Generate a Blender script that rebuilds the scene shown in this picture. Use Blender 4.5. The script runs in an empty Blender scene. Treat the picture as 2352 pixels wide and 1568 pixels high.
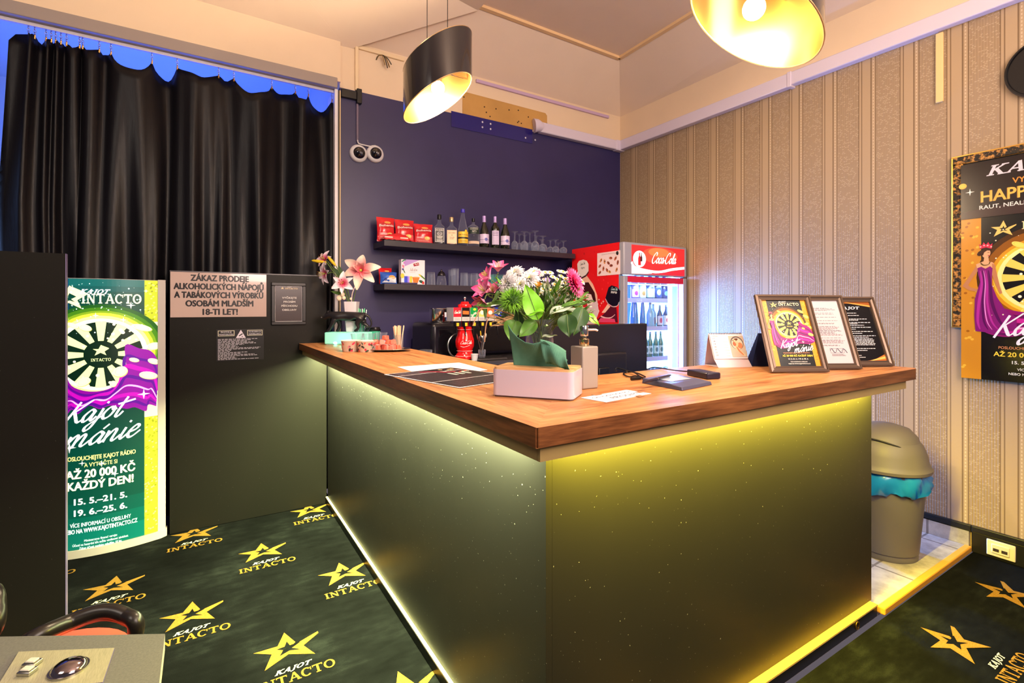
import bpy, bmesh, math, random
from mathutils import Vector, Matrix
random.seed(7)
C = bpy.context.collection
SC = bpy.context.scene
PI = math.pi

# ------------------------------------------------------------------ camera
H = 1.38                      # lens height above the carpet
YAW = math.radians(32.1)
S_, C_ = math.sin(YAW), math.cos(YAW)
cam_d = bpy.data.cameras.new('camera')
cam = bpy.data.objects.new('camera', cam_d)
C.objects.link(cam)
cam.location = (0, 0, H)
cam.rotation_euler = (PI / 2, 0, -YAW)
cam_d.sensor_width = 36.0
cam_d.lens = 1140 / 2352 * 36.0
cam_d.shift_y = -76 / 2352
cam_d.clip_start = 0.05
SC.camera = cam

# ------------------------------------------------------------------ view, world
SC.view_settings.view_transform = 'Standard'
SC.view_settings.look = 'None'
SC.view_settings.exposure = 0.0
SC.view_settings.gamma = 1.0
SC.cycles.max_bounces = 8
SC.cycles.diffuse_bounces = 3
SC.cycles.glossy_bounces = 4
SC.cycles.transmission_bounces = 8
SC.cycles.transparent_max_bounces = 12
SC.cycles.caustics_reflective = False
SC.cycles.caustics_refractive = False
SC.cycles.sample_clamp_indirect = 4.0
w = bpy.data.worlds.new('world')
SC.world = w
w.use_nodes = True
w.node_tree.nodes['Background'].inputs[0].default_value = (0.62, 0.52, 0.60, 1)
w.node_tree.nodes['Background'].inputs[1].default_value = 0.20


def light(name, kind, loc, power, color, size=None, target=None, size_y=None, radius=None, spread=None):
    d = bpy.data.lights.new(name, kind)
    d.energy = power
    d.color = color
    if kind == 'AREA':
        d.shape = 'RECTANGLE'
        d.size = size
        d.size_y = size_y or size
        if spread:
            d.spread = math.radians(spread)
    elif radius is not None:
        d.shadow_soft_size = radius
    o = bpy.data.objects.new(name, d)
    C.objects.link(o)
    o.location = loc
    if target is not None:
        o.rotation_euler = (Vector(target) - Vector(loc)).to_track_quat('-Z', 'Y').to_euler()
    return o


# ceiling lights of the gaming room behind the photographer, then an added ceiling fill
light('room_light', 'AREA', (1.6, -1.3, 3.25), 70, (1.0, 0.82, 0.66), 1.6, (1.7, 1.2, 0.6), 1.0)
light('room_light', 'AREA', (-1.8, 0.3, 3.25), 34, (1.0, 0.86, 0.74), 1.2, (-0.2, 2.6, 0.4), 0.8)
light('ceiling_fill_light', 'AREA', (1.0, -1.0, 2.2), 108, (1.0, 0.76, 0.67), 1.4, (1.6, 1.6, 3.7), 1.0)  # added, aimed up to brighten the ceiling; stands for unseen pendants
# blue neon of the slot room behind the curtain
light('neon_light', 'AREA', (-0.3, 5.0, 2.2), 55, (0.05, 0.13, 1.0), 1.6, (-0.3, 5.0, 3.4), 1.0)
light('neon_light', 'AREA', (-2.2, 4.2, 2.0), 25, (0.25, 0.45, 1.0), 0.8, (-1.0, 6.0, 1.6), 0.8)
# LED tapes under the counter overhang
light('led_light', 'AREA', (1.67, 0.985, 1.074), 150, (1.0, 0.80, 0.06), 1.80, (1.67, 1.15, 0.874), 0.012)
light('led_light', 'AREA', (0.715, 2.36, 1.074), 250, (0.95, 1.0, 0.46), 2.50, (0.765, 2.36, 0.874), 0.012)
# drinks fridge
light('fridge_light', 'AREA', (3.50, 3.52, 1.00), 720, (0.10, 0.35, 1.0), 0.20, (3.50, 2.0, 1.00), 1.2)
light('fridge_light', 'AREA', (3.583, 3.03, 1.06), 7, (0.25, 0.60, 1.0), 0.06, (3.0, 3.20, 1.06), 1.25)
light('fridge_light', 'AREA', (3.600, 3.02, 1.06), 55, (0.14, 0.36, 1.0), 0.05, (3.60, 2.0, 1.06), 1.25)
light('fridge_light', 'AREA', (3.26, 3.01, 1.575), 4, (0.30, 0.62, 1.0), 0.50, (3.26, 3.12, 0.9), 0.05)



# ------------------------------------------------------------------ pixel helpers: a photo pixel to a point on a real plane
def ray(px, py):
    t = (px - 1176) / 1140
    return Vector((S_ + C_ * t, C_ - S_ * t, (708 - py) / 1140))


def atz(px, py, z):
    r = ray(px, py)
    return Vector((0, 0, H)) + r * ((z - H) / r.z)


def aty(px, py, Y):
    r = ray(px, py)
    return Vector((0, 0, H)) + r * (Y / r.y)


def atx(px, py, X):
    r = ray(px, py)
    return Vector((0, 0, H)) + r * (X / r.x)


def atd(px, py, d):
    return Vector((0, 0, H)) + ray(px, py) * d


# ------------------------------------------------------------------ materials
def lin(c):
    def f(v):
        return v / 12.92 if v <= 0.04045 else ((v + 0.055) / 1.055) ** 2.4
    return (f(c[0] / 255), f(c[1] / 255), f(c[2] / 255), 1)


_M = {}


def mat(name, col, rough=0.5, metal=0.0, em=0.0, trans=0.0, coat=0.0, spec=0.5, ior=1.45, sheen=0.0, alpha=1.0, emcol=None):
    k = (name, tuple(col), rough, metal, em, trans)
    if k in _M:
        return _M[k]
    m = bpy.data.materials.new(name)
    m.use_nodes = True
    b = m.node_tree.nodes['Principled BSDF']
    b.inputs['Base Color'].default_value = lin(col)
    b.inputs['Roughness'].default_value = rough
    b.inputs['Metallic'].default_value = metal
    b.inputs['IOR'].default_value = ior
    b.inputs['Specular IOR Level'].default_value = spec
    b.inputs['Transmission Weight'].default_value = trans
    b.inputs['Coat Weight'].default_value = coat
    b.inputs['Sheen Weight'].default_value = sheen
    b.inputs['Alpha'].default_value = alpha
    if em:
        b.inputs['Emission Color'].default_value = lin(emcol or col)
        b.inputs['Emission Strength'].default_value = em
    _M[k] = m
    return m


class NT:
    """small helper for node graphs"""
    def __init__(s, m):
        s.t = m.node_tree
        s.b = s.t.nodes['Principled BSDF']

    def n(s, kind, **kw):
        nd = s.t.nodes.new(kind)
        for k, v in kw.items():
            if k.startswith('i_'):
                key = k[2:]
                nd.inputs[int(key) if key.isdigit() else key].default_value = v
            else:
                setattr(nd, k, v)
        return nd

    def l(s, a, b):
        s.t.links.new(a, b)

    def math(s, op, a, b=None, c=None):
        nd = s.t.nodes.new('ShaderNodeMath')
        nd.operation = op
        for i, v in enumerate((a, b, c)):
            if v is None:
                continue
            if isinstance(v, (int, float)):
                nd.inputs[i].default_value = v
            else:
                s.l(v, nd.inputs[i])
        return nd.outputs[0]

    def mix(s, fac, a, b):
        nd = s.t.nodes.new('ShaderNodeMix')
        nd.data_type = 'RGBA'
        for sock, v in ((nd.inputs['Factor'], fac), (nd.inputs['A'], a), (nd.inputs['B'], b)):
            if isinstance(v, (int, float, tuple)):
                sock.default_value = v
            else:
                s.l(v, sock)
        return nd.outputs['Result']

    def ramp(s, fac, stops):
        nd = s.t.nodes.new('ShaderNodeValToRGB')
        e = nd.color_ramp.elements
        e[0].position, e[0].color = stops[0]
        e[1].position, e[1].color = stops[-1]
        for p, c in stops[1:-1]:
            x = e.new(p)
            x.color = c
        s.l(fac, nd.inputs[0])
        return nd.outputs[0]

    def coords(s, which='Object'):
        return s.n('ShaderNodeTexCoord').outputs[which]

    def noise(s, vec, scale, detail=4, rough=0.55, vscale=None):
        if vscale:
            mp = s.n('ShaderNodeMapping')
            mp.inputs['Scale'].default_value = vscale
            s.l(vec, mp.inputs[0])
            vec = mp.outputs[0]
        nd = s.n('ShaderNodeTexNoise')
        nd.inputs['Scale'].default_value = scale
        nd.inputs['Detail'].default_value = detail
        nd.inputs['Roughness'].default_value = rough
        s.l(vec, nd.inputs['Vector'])
        return nd.outputs['Fac']

    def bump(s, h, strength=0.2, dist=0.01):
        nd = s.n('ShaderNodeBump')
        nd.inputs['Strength'].default_value = strength
        nd.inputs['Distance'].default_value = dist
        s.l(h, nd.inputs['Height'])
        s.l(nd.outputs[0], s.b.inputs['Normal'])


def m_plaster(name, col, var=0.12, rough=0.75):
    m = mat(name, col, rough)
    t = NT(m)
    n = t.noise(t.coords(), 3.0, 5)
    c = lin(col)
    d = tuple(v * (1 - var) for v in c[:3]) + (1,)
    t.l(t.mix(n, d, c), t.b.inputs['Base Color'])
    t.bump(t.noise(t.coords(), 40, 4), 0.08, 0.004)
    return m


def m_wood(name, a, b_, c_, axis, rough=0.40, scale=1.0):
    m = mat(name, a, rough, spec=0.35)
    t = NT(m)
    vs = (1.2, 14, 14) if axis == 'x' else ((14, 1.2, 14) if axis == 'y' else (14, 14, 1.2))
    v = t.coords()
    n1 = t.noise(v, 2.2 * scale, 6, 0.62, vs)
    n2 = t.noise(v, 9.0 * scale, 5, 0.6, vs)
    n3 = t.noise(v, 2.2, 3, 0.5)
    f = t.math('ADD', t.math('MULTIPLY', n1, 0.62), t.math('ADD', t.math('MULTIPLY', n2, 0.26), t.math('MULTIPLY', n3, 0.16)))
    col = t.ramp(f, [(0.36, lin(c_)), (0.48, lin(b_)), (0.64, lin(a))])
    t.l(col, t.b.inputs['Base Color'])
    t.bump(n2, 0.08, 0.003)
    return m


M_BLACK = mat('black_laminate', (16, 15, 18), 0.32)
M_BLACKMATT = mat('black_matt', (14, 14, 15), 0.6)
M_WHITE = mat('white_plastic', (225, 222, 228), 0.35)
M_CHROME = mat('chrome', (230, 230, 232), 0.12, 1.0)
M_STEEL = mat('steel', (170, 168, 165), 0.28, 1.0)
M_GOLD = mat('gold', (215, 165, 80), 0.3, 1.0)


def m_glass(name='clear_glass', col=(235, 242, 250), rough=0.0, alpha=0.0):
    return mat(name, col, rough, trans=1.0, ior=1.45)


M_GLASS = m_glass()


def m_pane(name, refl=0.08):
    m = bpy.data.materials.new(name)
    m.use_nodes = True
    nt = m.node_tree
    nt.nodes.remove(nt.nodes['Principled BSDF'])
    out = nt.nodes['Material Output']
    tr, gl, mx, fr = nt.nodes.new('ShaderNodeBsdfTransparent'), nt.nodes.new('ShaderNodeBsdfGlossy'), nt.nodes.new('ShaderNodeMixShader'), nt.nodes.new('ShaderNodeLayerWeight')
    gl.inputs['Roughness'].default_value = 0.02
    tr.inputs['Color'].default_value = (0.94, 0.97, 1.0, 1)
    fr.inputs['Blend'].default_value = 0.15
    nt.links.new(fr.outputs['Facing'], mx.inputs[0])
    nt.links.new(tr.outputs[0], mx.inputs[1])
    nt.links.new(gl.outputs[0], mx.inputs[2])
    nt.links.new(mx.outputs[0], out.inputs['Surface'])
    return m


M_PANE = m_pane('thin_pane')


def m_thin(name, col=(196, 200, 222), tint=(0.93, 0.95, 0.98), base=0.055, edge=0.95):  # edges mixed pale, standing in for bright highlights on glass
    m = bpy.data.materials.new(name)
    m.use_nodes = True
    nt = m.node_tree
    b = nt.nodes['Principled BSDF']
    b.inputs['Base Color'].default_value = lin(col)
    b.inputs['Roughness'].default_value = 0.06
    b.inputs['Specular IOR Level'].default_value = 1.0
    b.inputs['Coat Weight'].default_value = 1.0
    out = nt.nodes['Material Output']
    tr, mx, lw, mr, pw_ = nt.nodes.new('ShaderNodeBsdfTransparent'), nt.nodes.new('ShaderNodeMixShader'), nt.nodes.new('ShaderNodeLayerWeight'), nt.nodes.new('ShaderNodeMapRange'), nt.nodes.new('ShaderNodeMath')
    tr.inputs['Color'].default_value = tint + (1,)
    lw.inputs['Blend'].default_value = 0.5
    pw_.operation = 'POWER'
    pw_.inputs[1].default_value = 2.6
    mr.inputs['To Min'].default_value = base
    mr.inputs['To Max'].default_value = edge
    nt.links.new(lw.outputs['Facing'], pw_.inputs[0])
    nt.links.new(pw_.outputs[0], mr.inputs[0])
    nt.links.new(mr.outputs[0], mx.inputs[0])
    nt.links.new(tr.outputs[0], mx.inputs[1])
    nt.links.new(b.outputs[0], mx.inputs[2])
    nt.links.new(mx.outputs[0], out.inputs['Surface'])
    return m


M_THIN = m_thin('thin_glass')


# ------------------------------------------------------------------ mesh builder
class MB:
    def __init__(s, xf=None):
        s.v, s.f, s.m, s.mats = [], [], [], []
        s.xf = xf

    def mi(s, m):
        if m not in s.mats:
            s.mats.append(m)
        return s.mats.index(m)

    def add(s, verts, faces, m, xf=None):
        o = len(s.v)
        for p in verts:
            p = Vector(p)
            if xf is not None:
                p = xf @ p
            if s.xf is not None:
                p = s.xf @ p
            s.v.append(p)
        k = s.mi(m)
        for f in faces:
            s.f.append([o + i for i in f])
            s.m.append(k)
        return s

    def box(s, x0, y0, z0, x1, y1, z1, m, xf=None):
        v = [(x0, y0, z0), (x1, y0, z0), (x1, y1, z0), (x0, y1, z0), (x0, y0, z1), (x1, y0, z1), (x1, y1, z1), (x0, y1, z1)]
        f = [(0, 3, 2, 1), (4, 5, 6, 7), (0, 1, 5, 4), (1, 2, 6, 5), (2, 3, 7, 6), (3, 0, 4, 7)]
        return s.add(v, f, m, xf)

    def cbox(s, c, sx, sy, sz, m, xf=None):
        return s.box(c[0] - sx / 2, c[1] - sy / 2, c[2] - sz / 2, c[0] + sx / 2, c[1] + sy / 2, c[2] + sz / 2, m, xf)

    def lathe(s, prof, m, n=24, c=(0, 0, 0), xf=None, sx=1.0, sy=1.0, cap0=True, cap1=True):
        v, f = [], []
        for r, z in prof:
            for i in range(n):
                a = 2 * PI * i / n
                v.append((c[0] + sx * r * math.cos(a), c[1] + sy * r * math.sin(a), c[2] + z))
        for j in range(len(prof) - 1):
            for i in range(n):
                k = (i + 1) % n
                f.append((j * n + i, j * n + k, (j + 1) * n + k, (j + 1) * n + i))
        if cap0 and prof[0][0] > 1e-6:
            f.append(tuple(range(n - 1, -1, -1)))
        if cap1 and prof[-1][0] > 1e-6:
            f.append(tuple(range((len(prof) - 1) * n, len(prof) * n)))
        return s.add(v, f, m, xf)

    def sqlathe(s, prof, m, n=32, p=4.0, c=(0, 0, 0), xf=None):
        """superellipse 'lathe': prof = (rx, ry, z)"""
        v, f = [], []
        for rx, ry, z in prof:
            for i in range(n):
                a = 2 * PI * (i + 0.5) / n
                ca, sa = math.cos(a), math.sin(a)
                k = (abs(ca) ** p + abs(sa) ** p) ** (-1 / p)
                v.append((c[0] + rx * k * ca, c[1] + ry * k * sa, c[2] + z))
        for j in range(len(prof) - 1):
            for i in range(n):
                k = (i + 1) % n
                f.append((j * n + i, j * n + k, (j + 1) * n + k, (j + 1) * n + i))
        f.append(tuple(range(n - 1, -1, -1)))
        f.append(tuple(range((len(prof) - 1) * n, len(prof) * n)))
        return s.add(v, f, m, xf)

    def tube(s, pts, r, m, n=8, closed=False, xf=None, flat=1.0):
        pts = [Vector(p) for p in pts]
        N = len(pts)
        rs = r if isinstance(r, (list, tuple)) else [r] * N
        v, f = [], []
        prev = None
        for i, p in enumerate(pts):
            if closed:
                t = (pts[(i + 1) % N] - pts[i - 1])
            else:
                t = pts[min(i + 1, N - 1)] - pts[max(i - 1, 0)]
            t.normalize()
            if prev is None:
                a = Vector((0, 0, 1)) if abs(t.z) < 0.9 else Vector((1, 0, 0))
                u = t.cross(a).normalized()
            else:
                u = (prev - t * prev.dot(t))
                u = u.normalized() if u.length > 1e-6 else t.orthogonal().normalized()
            prev = u
            w_ = t.cross(u)
            for k in range(n):
                a = 2 * PI * k / n
                v.append(p + (u * math.cos(a) + w_ * math.sin(a) * flat) * rs[i])
        for i in range(N if closed else N - 1):
            j = (i + 1) % N
            for k in range(n):
                l = (k + 1) % n
                f.append((i * n + k, i * n + l, j * n + l, j * n + k))
        if not closed:
            f.append(tuple(range(n - 1, -1, -1)))
            f.append(tuple(range((N - 1) * n, N * n)))
        return s.add(v, f, m, xf)

    def prism(s, poly, z0, z1, m, xf=None, m_side=None):
        n = len(poly)
        ar = sum(poly[i][0] * poly[(i + 1) % n][1] - poly[(i + 1) % n][0] * poly[i][1] for i in range(n))
        if ar < 0:
            poly = poly[::-1]
        v = [(p[0], p[1], z0) for p in poly] + [(p[0], p[1], z1) for p in poly]
        f = [tuple(range(n - 1, -1, -1)), tuple(range(n, 2 * n))]
        s.add(v, f, m, xf)
        f2 = [(i, (i + 1) % n, n + (i + 1) % n, n + i) for i in range(n)]
        return s.add(v, f2, m_side or m, xf)

    def sphere(s, c, r, m, nu=16, nv=10, sc=(1, 1, 1), xf=None):
        v, f = [], []
        for j in range(nv + 1):
            b = -PI / 2 + PI * j / nv
            for i in range(nu):
                a = 2 * PI * i / nu
                v.append((c[0] + sc[0] * r * math.cos(b) * math.cos(a), c[1] + sc[1] * r * math.cos(b) * math.sin(a), c[2] + sc[2] * r * math.sin(b)))
        for j in range(nv):
            for i in range(nu):
                k = (i + 1) % nu
                f.append((j * nu + i, j * nu + k, (j + 1) * nu + k, (j + 1) * nu + i))
        return s.add(v, f, m, xf)

    def grid(s, g, m, xf=None):
        R, K = len(g), len(g[0])
        v = [p for row in g for p in row]
        f = [(i * K + j, i * K + j + 1, (i + 1) * K + j + 1, (i + 1) * K + j) for i in range(R - 1) for j in range(K - 1)]
        return s.add(v, f, m, xf)

    def build(s, name, parent=None, smooth=True, angle=38, bevel=0, seg=2, subd=0, solid=0, loc=None, merge=False):
        me = bpy.data.meshes.new(name)
        me.from_pydata([tuple(p) for p in s.v], [], s.f)
        for mm in s.mats:
            me.materials.append(mm)
        me.polygons.foreach_set('material_index', s.m)
        if merge:
            bm = bmesh.new()
            bm.from_mesh(me)
            bmesh.ops.remove_doubles(bm, verts=bm.verts, dist=1e-5)
            bm.to_mesh(me)
            bm.free()
        me.validate()
        if smooth:
            me.polygons.foreach_set('use_smooth', [True] * len(me.polygons))
            me.set_sharp_from_angle(angle=math.radians(angle))
        me.update()
        o = bpy.data.objects.new(name, me)
        C.objects.link(o)
        if parent is not None:
            o.parent = parent
        if loc is not None:
            o.location = loc
        if solid:
            md = o.modifiers.new('solid', 'SOLIDIFY')
            md.thickness = solid
            md.offset = 0
        if bevel:
            md = o.modifiers.new('bevel', 'BEVEL')
            md.width = bevel
            md.segments = seg
            md.limit_method = 'ANGLE'
        if subd:
            md = o.modifiers.new('subd', 'SUBSURF')
            md.levels = subd
            md.render_levels = subd
        return o


def tag(o, label, cat, group=None, kind=None):
    o['label'] = label
    o['category'] = cat
    if group:
        o['group'] = group
    if kind:
        o['kind'] = kind
    return o


def thing(name, label, cat, loc=(0, 0, 0), rz=0.0, group=None, kind=None):
    o = bpy.data.objects.new(name, None)
    C.objects.link(o)
    o.empty_display_size = 0.05
    o.location = loc
    o.rotation_euler = (0, 0, rz)
    return tag(o, label, cat, group, kind)


def dup(root, loc, rz, label, group=None):
    r = root.copy()
    C.objects.link(r)
    r.location = loc
    r.rotation_euler = (0, 0, rz)
    r['label'] = label
    if group:
        r['group'] = group
    for ch in list(root.children):
        c = ch.copy()
        C.objects.link(c)
        c.parent = r
        for g in list(ch.children):
            d = g.copy()
            C.objects.link(d)
            d.parent = c
    return r


def struct(o, label, cat):
    return tag(o, label, cat, kind='structure')


# ------------------------------------------------------------------ printed matter
_TXT = {}


def text_mesh(s, bold=0.0):
    k = (s, bold)
    if k in _TXT:
        return _TXT[k]
    cu = bpy.data.curves.new('t', 'FONT')
    cu.body = s
    cu.size = 1.0
    cu.resolution_u = 3
    cu.offset = bold
    o = bpy.data.objects.new('t', cu)
    C.objects.link(o)
    dg = bpy.context.evaluated_depsgraph_get()
    dg.update()
    me = o.evaluated_get(dg).to_mesh()
    v = [(p.co.x, p.co.y) for p in me.vertices]
    f = [tuple(p.vertices) for p in me.polygons]
    o.evaluated_get(dg).to_mesh_clear()
    bpy.data.objects.remove(o)
    bpy.data.curves.remove(cu)
    if v:
        x0, x1 = min(p[0] for p in v), max(p[0] for p in v)
        v = [(p[0] - x0, p[1]) for p in v]
        r = (v, f, x1 - x0)
    else:
        r = ([], [], 0)
    _TXT[k] = r
    return r


def catmull(pts, n=6):
    out = []
    P = [Vector(p) for p in pts]
    for i in range(len(P) - 1):
        p0, p1, p2, p3 = P[max(i - 1, 0)], P[i], P[i + 1], P[min(i + 2, len(P) - 1)]
        for k in range(n):
            t = k / n
            out.append(0.5 * ((2 * p1) + (p2 - p0) * t + (2 * p0 - 5 * p1 + 4 * p2 - p3) * t * t + (3 * p1 - p0 - 3 * p2 + p3) * t ** 3))
    out.append(P[-1])
    return out


SCRIPT = {  # pen paths of joined handwriting, x-height 1
    'C': (1.35, [[(1.15, 1.35), (1.2, 1.75), (0.85, 1.9), (0.35, 1.4), (0.08, 0.6), (0.3, 0.05), (0.75, 0.0), (1.2, 0.45)]]),
    'o': (0.85, [[(0.6, 0.95), (0.3, 0.9), (0.08, 0.45), (0.25, 0.03), (0.6, 0.15), (0.75, 0.6), (0.6, 0.95), (0.6, 0.75), (0.9, 0.75)]]),
    'c': (0.72, [[(0.65, 0.75), (0.45, 0.98), (0.12, 0.6), (0.15, 0.12), (0.45, 0.02), (0.8, 0.45)]]),
    'a': (0.88, [[(0.68, 0.8), (0.4, 0.98), (0.08, 0.5), (0.2, 0.03), (0.5, 0.2), (0.72, 0.9), (0.66, 0.25), (0.8, 0.03), (1.0, 0.35)]]),
    '-': (0.5, [[(0.0, 0.5), (0.5, 0.56)]]),
    'l': (0.5, [[(0.0, 0.3), (0.4, 1.1), (0.5, 1.8), (0.3, 1.75), (0.15, 0.9), (0.16, 0.15), (0.4, 0.05), (0.6, 0.4)]]),
    'K': (1.25, [[(0.5, 1.8), (0.3, 0.9), (0.08, -0.05)], [(1.35, 1.85), (0.8, 1.3), (0.32, 0.85)], [(0.45, 0.95), (0.75, 0.45), (1.05, 0.05), (1.35, 0.3)]]),
    'j': (0.5, [[(0.35, 0.95), (0.3, 0.2), (0.12, -0.6), (-0.18, -0.8), (-0.25, -0.45), (0.2, 0.0), (0.6, 0.35)], [(0.42, 1.35), (0.46, 1.5)]]),
    't': (0.55, [[(0.42, 1.65), (0.25, 0.6), (0.25, 0.1), (0.45, 0.03), (0.65, 0.4)], [(-0.05, 1.1), (1.1, 1.32)]]),
    'm': (1.5, [[(0.12, 0.95), (0.1, 0.0)], [(0.1, 0.3), (0.4, 0.95), (0.58, 0.85), (0.55, 0.0)], [(0.55, 0.3), (0.85, 0.95), (1.05, 0.85), (1.02, 0.15), (1.2, 0.02), (1.5, 0.4)]]),
    'n': (1.0, [[(0.12, 0.95), (0.1, 0.0)], [(0.1, 0.3), (0.42, 0.95), (0.62, 0.85), (0.6, 0.15), (0.78, 0.02), (1.05, 0.4)]]),
    'i': (0.48, [[(0.2, 0.95), (0.14, 0.2), (0.28, 0.02), (0.55, 0.4)], [(0.26, 1.35), (0.3, 1.5)]]),
    'e': (0.75, [[(0.08, 0.45), (0.5, 0.6), (0.6, 0.88), (0.35, 0.98), (0.1, 0.5), (0.22, 0.05), (0.5, 0.03), (0.85, 0.45)]]),
    'S': (1.0, [[(1.05, 1.55), (0.8, 1.85), (0.4, 1.6), (0.5, 1.1), (0.75, 0.6), (0.5, 0.05), (0.05, 0.15)]]),
    'x': (0.6, [[(0.1, 0.9), (0.5, 0.05)], [(0.55, 0.95), (0.05, 0.0)]]),
    'B': (1.1, [[(0.35, 1.75), (0.1, 0.0)], [(0.3, 1.7), (0.85, 1.75), (0.8, 1.2), (0.25, 1.0), (0.85, 0.85), (0.8, 0.15), (0.1, 0.0)]]),
    'h': (0.95, [[(0.35, 1.8), (0.1, 0.0)], [(0.15, 0.4), (0.45, 0.95), (0.6, 0.8), (0.55, 0.1), (0.72, 0.02), (0.95, 0.3)]]),
    ' ': (0.5, []),
}
SCRIPT['\u00e1'] = (0.88, SCRIPT['a'][1] + [[(0.5, 1.2), (0.75, 1.55)]])

# serif capitals: strokes (x0,y0,x1,y1,width) and serif bars
SLAB = {
    'I': (0.46, [(0.23, 0, 0.23, 1, .2), (0.03, .05, 0.43, .05, .1), (0.03, .95, 0.43, .95, .1)]),
    'N': (1.0, [(0.2, 0, 0.2, 1, .12), (0.22, .97, 0.8, .05, .2), (0.82, 0, 0.82, 1, .12), (0, .05, .38, .05, .1), (0, .95, .3, .95, .1), (0.65, .95, 1.0, .95, .1)]),
    'T': (0.9, [(0.45, 0, 0.45, 1, .2), (0.02, .93, 0.88, .93, .14), (0.05, .76, 0.05, 1, .08), (0.85, .76, 0.85, 1, .08), (0.25, .05, .65, .05, .1)]),
    'A': (1.0, [(0.14, 0, 0.5, 1, .12), (0.5, 1, 0.86, 0, .21), (0.28, .34, .74, .34, .11), (0, .05, .3, .05, .1), (0.66, .05, 1.02, .05, .1)]),
    'K': (1.0, [(0.22, 0, 0.22, 1, .2), (0.25, .45, .8, .97, .13), (0.4, .6, .85, .04, .21), (0.02, .05, .44, .05, .1), (0.02, .95, .44, .95, .1), (0.6, .95, 1.0, .95, .1), (.64, .05, 1.06, .05, .1)]),
    'J': (0.6, [(0.38, -.05, 0.38, 1, .2), (0.14, .95, .6, .95, .1), (0.38, -.02, 0.05, -.22, .15)]),
}


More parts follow.
